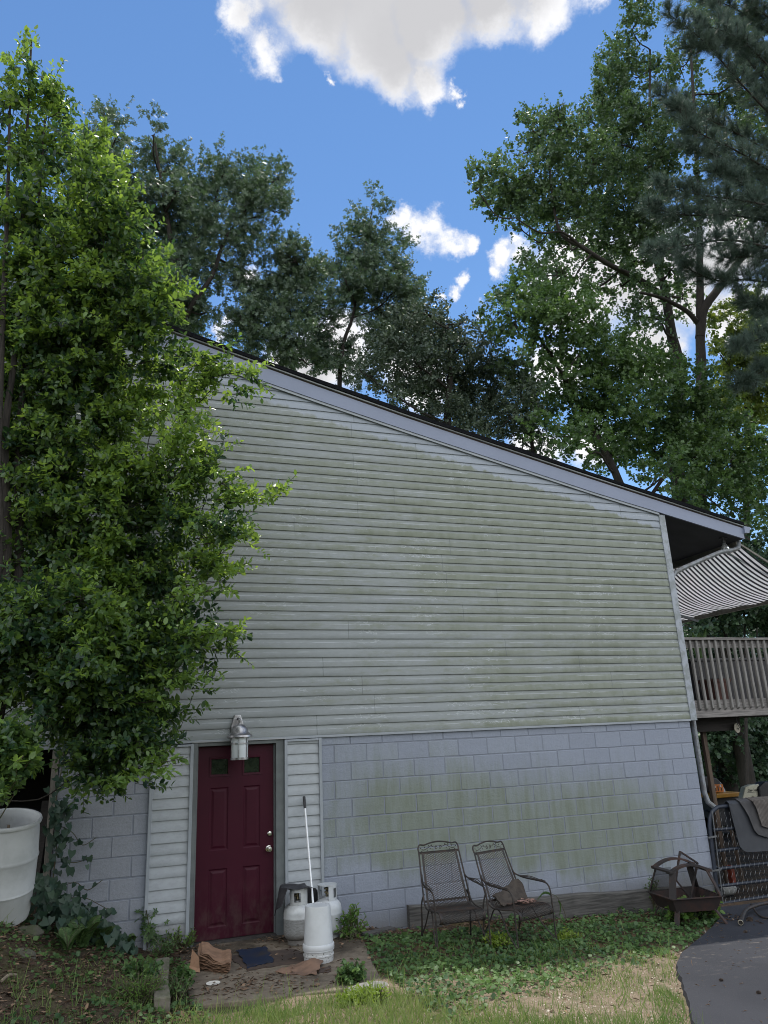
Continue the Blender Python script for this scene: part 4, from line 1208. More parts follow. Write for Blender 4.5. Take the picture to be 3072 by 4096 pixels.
# dark cloth over the first tank
rows = []
for i in range(18):
    v = i / 17; r = []
    for j in range(22):
        u = j / 21
        x = -6.045 + .33 * u; y = -.58 + .40 * v
        dx, dy = x + 5.90, y + .42
        top = .545 - .5 * dx * dx - .10 * max(0, -(x + 5.97)) * 2
        z = top + .010 * math.sin(u * 9 + v * 5) - .05 * max(0, v - .6) 
        if x < -5.985: z -= (-5.985 - x) * 4.2 * (.5 + .5 * v)
        r.append((x + .01 * math.sin(v * 8), y, max(z, .24)))
    rows.append(r)
cl = link('cloth', MB().sheet(np.array(rows), .006), plain('black_cloth', (.022, .022, .026), (.045, .045, .05), 8, .8, bump=.4, bscale=25), smooth=True)
tag(cl, 'dark crumpled cloth draped over the collar of the worn tank', 'cloth')
rows = []
for i in range(10):
    v = i / 9
    rows.append([(-5.72 + .16 * u, -.20 + .03 * math.sin(u * 6 + v * 2), .49 - .16 * v - .10 * (2 * u - 1) ** 2 + .02 * math.sin(u * 9)) for u in np.linspace(0, 1, 14)])
tag(link('cloth', MB().sheet(np.array(rows), .006), M_BLACK, smooth=True), 'black sheet of cloth hanging between the two tanks', 'cloth')

# upturned pail standing on its lid
g = G('white_pail_plastic')
n = g.noise(70, 3, .6)
band = g.math('MULTIPLY', g.step(g.z, .012, .02), g.math('SUBTRACT', 1.0, g.step(g.z, .098, .104)))
sp = g.math('MULTIPLY', band, g.step(n, .60, .66))
c = g.mix(g.step(g.noise(4, 5, .6), .35, .7), (.54, .56, .575), (.47, .485, .49))
c = g.mix(g.math('MULTIPLY', band, .5), c, (.42, .42, .40))
c = g.mix(sp, c, (.05, .045, .04))
g.base(c, .38, 0, .45); M_PAIL = g.m
px_, py_, pz_ = -5.822, -1.185, .012
pail = thing('pail', 'upturned white plastic pail standing on a dirty speckled lid', 'pail', (px_, py_, pz_))
link('pail_body', MB().lathe([(.148, .105), (.151, .112), (.151, .140), (.146, .150), (.141, .152), (.137, .20), (.122, .46), (.118, .476), (.110, .478), (.108, .470), (.0001, .469)], (px_, py_, pz_), 44), M_PAIL, pail, smooth=True)
link('lid', MB().lathe([(.0001, 0), (.138, 0), (.140, .012), (.140, .045), (.146, .050), (.146, .062), (.140, .066), (.140, .092), (.149, .096), (.149, .104), (.0001, .1045)], (px_, py_, pz_), 44), M_PAIL, pail, smooth=True)
mb = MB()
for k in range(40):
    a = 2 * PI * k / 40
    mb.bar((px_ + .098 * math.cos(a), py_ + .098 * math.sin(a), pz_ + .4715), (px_ + .108 * math.cos(a), py_ + .108 * math.sin(a), pz_ + .474), .004, .008)
link('bottom_ribs', mb, M_PAIL, pail)
# pole leaning on the siding
pt, pm = at(1216, 3186, -.055), at(1255, 3645, -.56)
pd = unit(pm - pt); pend = pt + pd * ((pt[2] - .02) / -pd[2])
pole = thing('pole', 'thin white metal pole with a black grip leaning on the narrow siding panel', 'pole', (pend[0], pend[1], .012))
link('shaft', MB().tube([pend, pt + pd * .10], .0115, 12), plain('white_metal', (.72, .73, .74), (.66, .67, .68), 12, .3, .2), pole, smooth=True)
link('grip', MB().tube([pt + pd * .135, pt + pd * .12, pt + pd * .005, pt], [.0145, .016, .016, .012], 12), M_BLACK, pole, smooth=True)

# cardboard, paper and litter on the pad
M_CARD = plain('wet_cardboard', (.21, .125, .082), (.14, .085, .058), 7, .9, bump=.4, bscale=50)
M_CARDD = plain('rotten_cardboard', (.075, .050, .037), (.048, .034, .027), 7, .95, bump=.4, bscale=30)
M_PAPER = plain('brown_paper', (.30, .175, .105), (.20, .115, .07), 9, .85)
def flat_sheet(nm, label, cat, corners, mat, h=.018, wav=.008, n=12, seed=1, lift=None, th=.005):
    a, b, c, d = [np.array(on_ground(*p)) for p in corners]; rows = []
    for i in range(n):
        v = i / (n - 1); r = []
        for j in range(n):
            u = j / (n - 1)
            p = (a * (1 - u) + b * u) * (1 - v) + (d * (1 - u) + c * u) * v
            z = h + wav * math.sin(u * 6 + seed) * math.sin(v * 5 + seed * 2) + wav * .5 * math.sin(u * 15 + v * 11 + seed)
            if lift: z += lift(u, v)
            e = .012 * math.sin(u * 21 + seed) if i in (0, n - 1) else 0
            r.append((p[0] + (.010 * math.sin(v * 19 + seed) if j in (0, n - 1) else 0), p[1] + e, max(.0135, p[2] + z)))
        rows.append(r)
    return tag(link(nm, MB().sheet(np.array(rows), th), mat, smooth=True, sharp=60), label, cat)
g = G('blue_sheet')
n = g.noise(5, 6, .7)
g.base(g.mix(g.step(n, .5, .72), (.013, .024, .050), (.040, .036, .034)), .55, 0, .4); M_BLUE = g.m
flat_sheet('cardboard_sheet', 'dark rotten cardboard sheet flattened on the pad left of the pail', 'cardboard', [(905, 3830), (1180, 3800), (1245, 3850), (990, 3890)], M_CARDD, .016, .004, seed=3)
flat_sheet('blue_sheet', 'faded blue plastic sheet lying on rotten cardboard before the door', 'sheet', [(946, 3812), (1062, 3797), (1098, 3856), (992, 3882)], M_BLUE, .026, .003, seed=5)
flat_sheet('cardboard_sheet', 'torn light brown cardboard on the pad in front of the pail', 'cardboard', [(1165, 3868), (1302, 3852), (1262, 3912), (1098, 3900)], M_CARD, .022, .012, seed=2, lift=lambda u, v: .05 * math.exp(-((u - .8) / .3) ** 2 - ((v - .2) / .35) ** 2))
flat_sheet('cardboard_sheet', 'small dark cardboard scrap to the right of the torn cardboard', 'cardboard', [(1262, 3880), (1320, 3872), (1322, 3896), (1266, 3900)], M_CARDD, .018, .004, seed=7)
# pleated stack of brown paper
A, B_, C_, D_ = on_ground(800, 3842), on_ground(918, 3845), on_ground(912, 3902), on_ground(800, 3888)
pb_ = thing('paper_stack', 'fanned stack of wet brown paper bags on the left side of the pad', 'paper', tuple((A + C_) / 2 * [1, 1, 0] + [0, 0, .012]))
mb = MB()
for k in range(17):
    z = .018 + k * .0055; q = k / 16; rows = []
    for i in range(6):
        v = i / 5; r = []
        for j in range(14):
            u = j / 13
            p = (A * (1 - u) + B_ * u) * (1 - v) + (D_ * (1 - u) + C_ * u) * v
            r.append((p[0] + .022 * math.sin(k * 1.7) * .8 + .006 * math.sin(v * 4 + k), p[1] - .02 * q + .008 * math.sin(k * 2.3) + (.035 * (1 - u) * q), z + .016 * math.sin(u * 7 + .6) * (q + .2) * .8 + .05 * q * (1 - u) * (1 - .3 * v) - .018 * u * q + .004 * math.sin(u * 19 + k)))
        rows.append(r)
    mb.sheet(np.array(rows), .0022)
link('paper_sheets', mb, M_PAPER, pb_)
P0, P1 = on_ground(757, 3890), on_ground(798, 3895)
mb = MB()
mb.add([P0 + np.array([0, 0, .015]), P1 + np.array([0, -.01, .02]), P1 + np.array([-.005, .02, .13]), (P0 + P1) / 2 + np.array([-.02, .05, .19])], [(0, 1, 2), (0, 2, 3)])
mb.add([P0 + np.array([-.09, -.03, .01]), P0 + np.array([.0, -.04, .02]), P1 + np.array([.0, -.04, .02]), P1 + np.array([0, .02, .06]), P0 + np.array([-.02, .03, .06])], [(0, 1, 4), (1, 2, 3, 4)])
link('torn_flap', mb, M_PAPER, pb_)
p = on_ground(852, 3943)
tag(link('paper_plate', MB().lathe([(.0001, .014), (.045, .0145), (.062, .020), (.062, .023), (.045, .018), (.0001, .0175)], p, 24), plain('white_card', (.68, .66, .60), (.55, .52, .46), 20, .7), loc=p, smooth=True), 'small white disc of card lying on the pad among the leaves', 'plate')
# edging on the left of the pad, broken lump at its right front corner
for (pxa, pya, pxb, pyb, lb) in ((650, 3868, 645, 3925, 'mossy timber edging block left of the pad, the piece nearer the wall'), (640, 3945, 648, 4035, 'grey landscaping block left of the pad, the piece nearer the lawn')):
    a, b = on_ground(pxa, pya), on_ground(pxb, pyb)
    tag(link('edging_block', MB().bar(a + np.array([0, 0, .0]), b + np.array([0, 0, .0]), .125, .16), plain('mossy_block', (.17, .15, .12), (.085, .09, .05), 9, .9, bump=.6, bscale=30), bevel=.012), lb, 'edging', 'edging blocks beside the pad')
p = on_ground(1465, 3952)
rk = MB().ball((p[0], p[1], p[2] + .0), .14, 26, 14, (1.4, .62, .26))
def lumpy(mb, s=6, a=.12, seed=0):
    V = np.array(mb.v); c = V.mean(0); d = V - c
    k = 1 + a * (np.sin(V[:, 0] * s * 3 + seed) + np.sin(V[:, 1] * s * 4 + seed * 2) + np.sin(V[:, 2] * s * 5 + seed * 3)) / 1.5
    mb.v = [tuple(q) for q in c + d * k[:, None]]; return mb
M_ROCK = plain('grey_rock', (.26, .25, .235), (.15, .145, .13), 14, .9, bump=.7, bscale=35)
M_MROCK = plain('mossy_rock', (.085, .080, .062), (.055, .065, .03), 6, .95, bump=.7, bscale=30)
tag(link('concrete_lump', lumpy(lumpy(rk, 6, .10, 2), 19, .06, 1), M_ROCK, smooth=True), 'rough grey lump of concrete at the front right corner of the pad', 'rock')
for i, (px2, py2, r, lb) in enumerate(((100, 3725, .13, 'rounded mossy rock nearest the white barrel'), (75, 3815, .13, 'dark mossy rock halfway down the bank at the left edge'))):
    p = on_ground(px2, py2)
    tag(link('rock', lumpy(lumpy(MB().ball((p[0], p[1], p[2] - r * .22), r * .85, 30, 18, (1.3, .9, .6)), 5, .16, i * 2.2), 17, .07, i), M_MROCK, smooth=True), lb, 'rock', 'rocks on the bank')
a, b = on_ground(5, 3936), on_ground(62, 3918)
tag(link('stick', MB().tube(smooth_path([a + [0, 0, .02], (a + b) / 2 + [0, 0, .045], b + [0, 0, .03]], 4), [.012] * 9, 7), plain('pale_stick', (.22, .18, .13), (.14, .11, .08), 20, .9), smooth=True), 'pale broken stick on the leaf litter at the left edge', 'stick')

# fire pit
M_RUST = plain('rusty_dark_steel', (.026, .022, .022), (.060, .032, .024), 7, .75, .2, lo=.42, hi=.66)
M_RUSTB = plain('rusty_bowl', (.060, .030, .025), (.030, .022, .021), 6, .8, .2, lo=.35, hi=.6)
pit = thing('fire_pit', 'rusty square fire pit with an open arched top standing by the block corner', 'fire pit', (-1.13, -.72, -.27))
zr_ = .045
q = [atz(2690, 3600, zr_), atz(2890, 3586, zr_), atz(2784, 3547, zr_), atz(2594, 3568, zr_)]   # FL FR BR BL
cen = sum(q) / 4
def corner(i, k, z): p = cen + (q[i] - cen) * k; return np.array([p[0], p[1], z])
mb = MB(); th_ = .012
O = [corner(i, 1.0, zr_) for i in range(4)]; Ob = [corner(i, .80, zr_ - .15) for i in range(4)]
I_ = [corner(i, .965, zr_) for i in range(4)]; Ib = [corner(i, .77, zr_ - .138) for i in range(4)]
mb.add(O + Ob + I_ + Ib, [(e, (e + 1) % 4, 4 + (e + 1) % 4, 4 + e) for e in range(4)] + [(8 + (e + 1) % 4, 8 + e, 12 + e, 12 + (e + 1) % 4) for e in range(4)] +
       [((e + 1) % 4, e, 8 + e, 8 + (e + 1) % 4) for e in range(4)] + [(4, 5, 6, 7), (15, 14, 13, 12)])
link('bowl', mb, M_RUSTB, pit)
rim = link('rim', MB(), M_RUST, pit) if False else None
mb = MB()
for e in range(4): mb.bar(corner(e, 1.03, zr_ + .004), corner((e + 1) % 4, 1.03, zr_ + .004), .028, .010)
link('rim', mb, M_RUST, pit)
zt_ = .325; kt = .70
for i in range(4):
    lb_ = corner(i, .97, zr_ + .006); tp = corner(i, kt, zt_)
    link('post', MB().bar(lb_, tp, .080, .014, up=tuple(np.append((cen - q[i])[:2], 0))), M_RUST, pit)
    gfoot = corner(i, .98 if i != 1 else 1.06, 0); gfoot[2] = float(gz(gfoot[0], gfoot[1])) - .015
    link('leg', MB().bar(gfoot, corner(i, .72, zr_ - .12), .060, .014, up=tuple(np.append((cen - q[i])[:2], 0))), M_RUST, pit)
mb = MB()
T = [corner(i, kt * 1.10, zt_) for i in range(4)]
def arch(a, b, h, w, inward):
    rows = []
    for s in np.linspace(-.06, 1.06, 17):
        p = a + (b - a) * s; z = h * (1 - (2 * min(1, max(0, s)) - 1) ** 2)
        rows.append([p + np.array([0, 0, z]), p + inward * w + np.array([0, 0, z])])
    return np.array(rows)
nin = unit((T[3] - T[0]))
mb.sheet(arch(T[0], T[1], .075, .075, nin), .022); mb.sheet(arch(T[3], T[2], .075, .075, -nin), .022)
sd = unit(T[1] - T[0])
mb.bar(T[0] + sd * .01, T[3] + sd * .01, .075, .02); mb.bar(T[1] - sd * .01, T[2] - sd * .01, .075, .02)
link('top_frame', mb, M_RUST, pit)
g = G('fine_screen'); g.base((.03, .026, .024), .7, 0, .2)
trp = g.n('ShaderNodeBsdfTransparent'); mxs = g.n('ShaderNodeMixShader'); mxs.inputs[0].default_value = .42
g.l(trp.outputs[0], mxs.inputs[1]); g.l(g.p.outputs[0], mxs.inputs[2]); g.l(mxs.outputs[0], g.out.inputs[0]); M_SCREEN = g.m
def screen(a, b, c, d, mb): mb.add([a, b, c, d], [(0, 1, 2, 3)])
mb = MB()
screen(corner(3, .95, zr_ + .012), corner(0, .95, zr_ + .012), corner(0, kt, zt_ - .01), corner(3, kt, zt_ - .01), mb)
link('side_screen', mb, M_SCREEN, pit)
mb = MB(); screen(corner(1, .95, zr_ + .012), corner(2, .95, zr_ + .012), corner(2, kt, zt_ - .01), corner(1, kt, zt_ - .01), mb); link('side_screen', mb, M_SCREEN, pit)
mb = MB(); pq = corner(2, .95, zr_ + .012) * .5 + corner(3, .95, zr_ + .012) * .5
screen(corner(3, .95, zr_ + .012), pq, corner(2, kt, zt_ - .01) * .45 + corner(3, kt, zt_ - .01) * .55, corner(3, kt, zt_ - .01), mb); link('back_screen', mb, M_SCREEN, pit)
# the loose screen door stands askew in the pit
ya = -.62
A1, A2, A3, A4 = at(2720, 3406, ya + .02), at(2790, 3452, ya + .05), at(2762, 3592, ya - .10), at(2703, 3520, ya - .05)
dr = thing('loose_screen', 'loose screen door standing askew inside the rusty fire pit', 'screen', tuple(A3))
mb = MB()
for a, b in ((A1, A2), (A2, A3), (A3, A4), (A4, A1)): mb.bar(a, b, .024, .016)
link('screen_frame', mb, M_RUST, dr)
mb = MB(); mb.add([A1, A2, A3, A4], [(0, 1, 2, 3)]); link('screen_mesh', mb, M_SCREEN, dr)

# white barrel on the bank
bx_, by_ = -8.69, -.56; bzz = float(gz(bx_, by_)) - .03
g = G('barrel_plastic')
n = g.noise(3, 6, .65); n2 = g.noise(18, 5, .7, (1, 1, .3))
c = g.mix(g.step(n, .35, .7), (.50, .515, .52), (.40, .415, .415))
c = g.mix(g.math('MULTIPLY', g.step(n2, .62, .72), .3), c, (.25, .24, .22))
c = g.mix(g.math('MULTIPLY', g.math('SUBTRACT', 1.0, g.step(g.z, .62, .85)), .45), c, (.33, .33, .30))
g.base(c, .5, 0, .4); M_BARREL = g.m
H = 1.475 - bzz; R = .292
brl = thing('white_barrel', 'white plastic barrel with an open top standing on the bank at the left', 'barrel', (bx_, by_, bzz))
prof = [(.0001, 0), (.235, 0), (.262, .02), (.272, .07), (.284, H * .28), (.290, H * .285 + .01), (.295, H * .30 + .01), (.290, H * .315 + .01), (.288, H * .33), (.292, H * .60), (.297, H * .605 + .01), (.301, H * .62 + .01), (.297, H * .635 + .01), (.293, H * .66),
        (.285, H * .88), (.278, H * .945), (.276, H * .955), (.296, H * .965), (.300, H * .985), (.294, H), (.276, H), (.268, H * .985), (.268, H * .90), (.276, H * .6), (.26, .05), (.0001, .045)]
link('barrel_body', MB().lathe(prof, (bx_, by_, bzz), 56), M_BARREL, brl, smooth=True)
brl.rotation_euler = (math.radians(14), 0, math.radians(8))
tag(link('stick', MB().tube([(bx_ - .02, by_ - .1, bzz + .1), (bx_ + .03, by_ - .02, bzz + H - .10)], .013, 7), plain('dry_stick', (.25, .20, .14), (.17, .13, .09), 20, .9), smooth=True), 'thin dry stick standing inside the white barrel', 'stick')
bk = thing('black_bin', 'black lidded bin standing in the dark bay behind the barrel', 'bin', (-8.75, .95, .55))
link('bin_body', MB().lathe([(.0001, 0), (.22, 0), (.27, .72), (.28, .73), (.28, .76), (.0001, .77)], (-8.75, .95, .55), 28), plain('black_plastic', (.018, .019, .022), (.025, .025, .03), 6, .45), bk, smooth=True)
link('lid', MB().lathe([(.30, .765), (.30, .80), (.22, .86), (.10, .885), (.0001, .89)], (-8.75, .95, .55), 28), M_BLACK, bk, smooth=True)
tag(link('leaning_plank', MB().bar((-8.50, .55, .35), (-8.42, .75, 1.5), .10, .03), M_BEAM), 'dark plank leaning in the shadow beside the bay post', 'plank')

# pipe, cones and bits on the asphalt
p0, p1, p2 = on_ground(2966, 3712), on_ground(2985, 3672), on_ground(3020, 3655)
p3 = on_ground(3072, 3640); p4 = on_ground(3140, 3630)
hose = smooth_path([p0 + [0, 0, .055], p1 + [0, 0, .075], p2 + [0, 0, .085], p3 + [0, 0, .08], p4 + [0, 0, .06]], 5)
hs = thing('bent_pipe', 'dark bent pipe with a pale open end lying on the asphalt below the gate', 'pipe', tuple(p0))
mb = MB().tube(hose, [.026] + [.022] * (len(hose) - 1), 12, cap=False)
b0_, b1_, b2_ = on_ground(3012, 3650), on_ground(3035, 3672), on_ground(3072, 3684)
mb.tube(smooth_path([b0_ + [0, .01, .10], b0_ + [0, 0, .08], b1_ + [0, 0, .04], b2_ + [0, 0, .035], b2_ + [.3, -.1, .03]], 5), .012, 8)
link('pipe_body', mb, M_IRON, hs, smooth=True)
dd = unit(np.array(hose[0]) - np.array(hose[1]))
rt = Vector(dd.tolist()).to_track_quat('Z', 'Y').to_matrix()
link('open_end', MB().lathe([(.026, -.012), (.029, -.010), (.029, .004), (.024, .005), (.022, -.012)], hose[0], 18, rt), plain('pale_metal', (.42, .38, .30), (.3, .27, .2), 20, .4, .5), hs, smooth=True)
link('bore', MB().lathe([(.0001, -.012), (.0225, -.012), (.0225, -.009), (.0001, -.009)], hose[0], 14, rt), M_DARK, hs)
M_CONE = plain('pine_cone_brown', (.10, .075, .06), (.055, .042, .034), 40, .9, bump=.9, bscale=120)
for px2, py2, s, lb in ((3000, 3690, .028, 'pine cone on the asphalt below the bent pipe'), (2983, 3738, .016, 'small dark cone lying alone on the asphalt'), (2886, 3934, .014, 'small cone in the middle of the asphalt'), (3036, 3985, .015, 'brown cone near the right edge of the asphalt')):
    p = on_ground(px2, py2) + [0, 0, .018 + s * .6]
    mb = MB(); L_ = s * 1.5
    for k in range(9):
        t = (k + .5) / 9; r = s * .72 * math.sin(PI * (t * .9 + .06)) ** .8
        for j in range(9):
            a = 2 * PI * (j + .5 * (k % 2)) / 9
            c0_ = np.array([-L_ + 2 * L_ * t, r * math.cos(a), r * math.sin(a)]); d0 = np.array([.35, math.cos(a), math.sin(a)]) * s * .32
            s0 = np.array([0, -math.sin(a), math.cos(a)]) * s * .26
            mb.add([p + c0_ * .75 - s0, p + c0_ * .75 + s0, p + c0_ + d0 + s0 * .6, p + c0_ + d0 - s0 * .6], [(0, 1, 2, 3)])
    mb.ball(p, s * .6, 8, 6, (2.0, 1, 1))
    tag(link('pine_cone', mb, M_CONE), lb, 'pine cone', 'pine cones on the asphalt')

# ---------------------------------------------------------------- lawn mowers beyond the gate
M_YEL = plain('mower_yellow', (.62, .30, .035), (.54, .26, .03), 5, .4)
M_ORG = plain('mower_orange', (.66, .20, .02), (.58, .17, .02), 5, .45)
M_BEIGE = plain('mower_beige', (.60, .58, .44), (.52, .5, .38), 4, .4)
YM = 5.2
def mp(px, py, d=0): return at(px, py, YM + d)
zg = float(gz(mp(2920, 3200)[0], YM))
m1 = thing('riding_mower', 'riding mower with a yellow fender and an orange control panel behind the post', 'lawn mower', (mp(2910, 3200)[0], YM, zg), 'lawn mowers beyond the gate')
fa, fb = mp(2868, 3183), mp(2966, 3184)
zf = fa[2]; xa, xb = fa[0], fb[0]
def rbox(mb, x0, x1, y0, y1, z0, z1, ch):
    poly = [(x0 + ch, z0), (x1 - ch, z0), (x1, z0 + ch), (x1, z1 - ch), (x1 - ch, z1), (x0 + ch, z1), (x0, z1 - ch), (x0, z0 + ch)]
    return mb.prism(poly, y0, y1)
mb = MB().prism([(xa - .02, zf + .035), (xb + .01, zf + .035), (xb + .05, zf - .03), (xb + .02, zf - .055), (xa - .02, zf - .055)], YM, YM + .75)
link('fender', mb, M_YEL, m1, bevel=.012)
pa, pb2 = mp(2872, 3172), mp(2911, 3137)
mb = MB(); rbox(mb, pa[0], pb2[0] + .0, YM + .15, YM + .23, pa[2], pb2[2], .012)
pan = link('control_panel', mb, M_ORG, m1)
mb = MB()
for u in (.30, .52, .80):
    x = pa[0] + (pb2[0] - pa[0]) * u; mb.box(x - .008, x + .008, YM + .143, YM + .149, pa[2] + .03, pa[2] + (pb2[2] - pa[2]) * (.55 if u != .52 else .8))
link('slot', mb, M_BLACK, pan)
mb = MB()
for u, v in ((.22, .72), (.74, .80)):
    x = pa[0] + (pb2[0] - pa[0]) * u; z = pa[2] + (pb2[2] - pa[2]) * v; mb.box(x - .022, x + .022, YM + .143, YM + .1495, z - .022, z + .022)
link('sticker', mb, plain('white_sticker', (.7, .7, .68), (.6, .6, .6), 9, .6), pan)
s0, s1 = mp(2855, 3150), mp(2914, 3112)
mb = MB().prism([(s0[0] - .1, s0[2] - .12), (pb2[0] + .05, s0[2] - .12), (pb2[0] + .04, s1[2] - .08), (pb2[0] - .06, s1[2]), (s0[0], s1[2] + .06), (s0[0] - .1, s1[2] + .04)], YM + .24, YM + .6)
link('seat_back', mb, M_BLACK, m1, bevel=.03)
for sx in (-1, 1):
    xw = mp(2888, 3230)[0] if sx < 0 else mp(2950, 3230)[0] + .25
    r = .27
    Ry = Matrix.Rotation(PI / 2, 3, 'Y')
    wl = link('wheel', MB().lathe([(.11, -.11), (r - .03, -.11), (r, -.07), (r, .07), (r - .03, .11), (.11, .11), (.11, -.11)], (xw, YM + .45, zg + r), 30, Ry), M_BLACK, m1, smooth=True)
    link('hub', MB().lathe([(.0001, -.09), (.108, -.09), (.108, .09), (.0001, .09)], (xw, YM + .45, zg + r), 20, Ry), M_YEL, wl)
link('chassis', MB().box(xa + .02, xb + .12, YM + .12, YM + 1.5, zg + .2, zf - .056), M_BLACK, m1, bevel=.02)
cpos = mp(2938, 3168)
link('chute', MB().lathe([(.09, 0), (.075, .06), (.02, .20), (.0001, .21)], (cpos[0], YM + .4, zf + .036), 16), plain('grey_plastic', (.40, .40, .42), (.3, .3, .32), 6, .5), m1, smooth=True)
# second mower: beige hood with its lettering
m2 = thing('riding_mower', 'riding mower with a beige hood lettered in black script beside the hanging mats', 'lawn mower', (mp(3020, 3200)[0], YM - .6, zg), 'lawn mowers beyond the gate')
Y2 = YM - .7
hp = [at(px, py, Y2) for px, py in ((2970, 3196), (2982, 3148), (3010, 3138), (3037, 3136), (3046, 3190), (3040, 3200), (3010, 3186), (2992, 3206), (2985, 3206))]
hood = link('hood', MB().prism([(p[0], p[2]) for p in hp], Y2, Y2 + .14), M_BEIGE, m2, bevel=.02)
txc = bpy.data.curves.new('lettering', 'FONT'); txc.body = 'Cub Cadet'; txc.size = .115; txc.extrude = .002; txc.shear = .35
to = bpy.data.objects.new('lettering_curve', txc); COL.objects.link(to)
bpy.context.view_layer.update()
tme = bpy.data.meshes.new_from_object(to.evaluated_get(bpy.context.evaluated_depsgraph_get()))
COL.objects.unlink(to); bpy.data.objects.remove(to)
tl = at(2991, 3167, Y2)
tw = max(v.co.x for v in tme.vertices); ks = (at(3034, 3165, Y2)[0] - tl[0]) / tw
mb = MB(); mb.v = [(tl[0] + v.co.x * ks, Y2 - .003 - v.co.z, tl[2] + v.co.y * ks * 1.1) for v in tme.vertices]; mb.f = [tuple(p.vertices) for p in tme.polygons]
mb.box(tl[0] - .02, tl[0] + tw * ks + .02, Y2 - .004, Y2 - .001, tl[2] - .022, tl[2] - .014)
link('lettering', mb, M_BLACK, hood)
e = [at(px, py, Y2 - .05) for px, py in ((3035, 3150), (3060, 3128), (3110, 3126), (3120, 3205), (2995, 3206), (3000, 3192), (3040, 3186))]
link('engine', MB().prism([(p[0], p[2]) for p in e], Y2 - .05, Y2 + .20), M_BLACK, m2, bevel=.03)
e = [at(px, py, Y2 - .1) for px, py in ((3050, 3193), (3075, 3188), (3120, 3188), (3120, 3198), (3050, 3198))]
link('trim_panel', MB().prism([(p[0], p[2]) for p in e], Y2 - .1, Y2 + .2), M_ORG, m2, bevel=.01)
wx = at(3010, 3250, Y2)[0]
for dx in (0, .9):
    wl = link('wheel', MB().lathe([(.09, -.09), (.20, -.09), (.23, -.05), (.23, .05), (.20, .09), (.09, .09), (.09, -.09)], (wx + dx, Y2 + .1, zg + .23), 28, Matrix.Rotation(PI / 2, 3, 'X')), M_BLACK, m2, smooth=True)
    link('hub', MB().lathe([(.0001, -.07), (.088, -.07), (.088, .07), (.0001, .07)], (wx + dx, Y2 + .1, zg + .23), 18, Matrix.Rotation(PI / 2, 3, 'X')), M_BEIGE, wl)
link('chassis', MB().box(wx - .1, wx + 1.3, Y2 + .0, Y2 + .3, zg + .22, zg + .42), M_BLACK, m2, bevel=.02)

# ================================================================ TREES AND PLANTS
M_BARK = wood_mat('tree_bark', (.050, .043, .038), (.022, .020, .019), 2, .95, 12)
M_BARKL = wood_mat('pale_bark', (.075, .068, .060), (.035, .032, .030), 2, .95, 12)
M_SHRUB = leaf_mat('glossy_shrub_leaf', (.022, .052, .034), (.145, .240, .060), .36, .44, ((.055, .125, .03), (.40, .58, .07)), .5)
M_GUM = leaf_mat('sweetgum_leaf', (.072, .108, .082), (.145, .20, .125), .50, .30, ((.05, .10, .04), (.13, .21, .07)))
M_OAK = leaf_mat('dark_oak_leaf', (.056, .084, .064), (.12, .155, .105), .45, .24, ((.04, .07, .03), (.10, .14, .06)))
M_POPLAR = leaf_mat('poplar_leaf', (.060, .098, .062), (.138, .205, .10), .5, .34, ((.06, .12, .03), (.16, .27, .06)))
M_MAPLE = leaf_mat('maple_leaf', (.042, .080, .034), (.105, .180, .058), .5, .36, ((.06, .13, .03), (.18, .30, .05)))
M_YMAPLE = leaf_mat('yellow_green_leaf', (.06, .10, .02), (.16, .20, .04), .5, .36, ((.10, .16, .02), (.26, .32, .04)))
M_NEEDLE = leaf_mat('pine_needle', (.048, .080, .068), (.095, .140, .102), .5, .15)
M_WOODS = leaf_mat('understory_leaf', (.030, .060, .036), (.08, .135, .062), .5, .30)

def tube_fast(mb, pts, r0, r1, n=6):
    m = len(pts); mb.tube(pts, [r0 + (r1 - r0) * i / (m - 1) for i in range(m)], n)

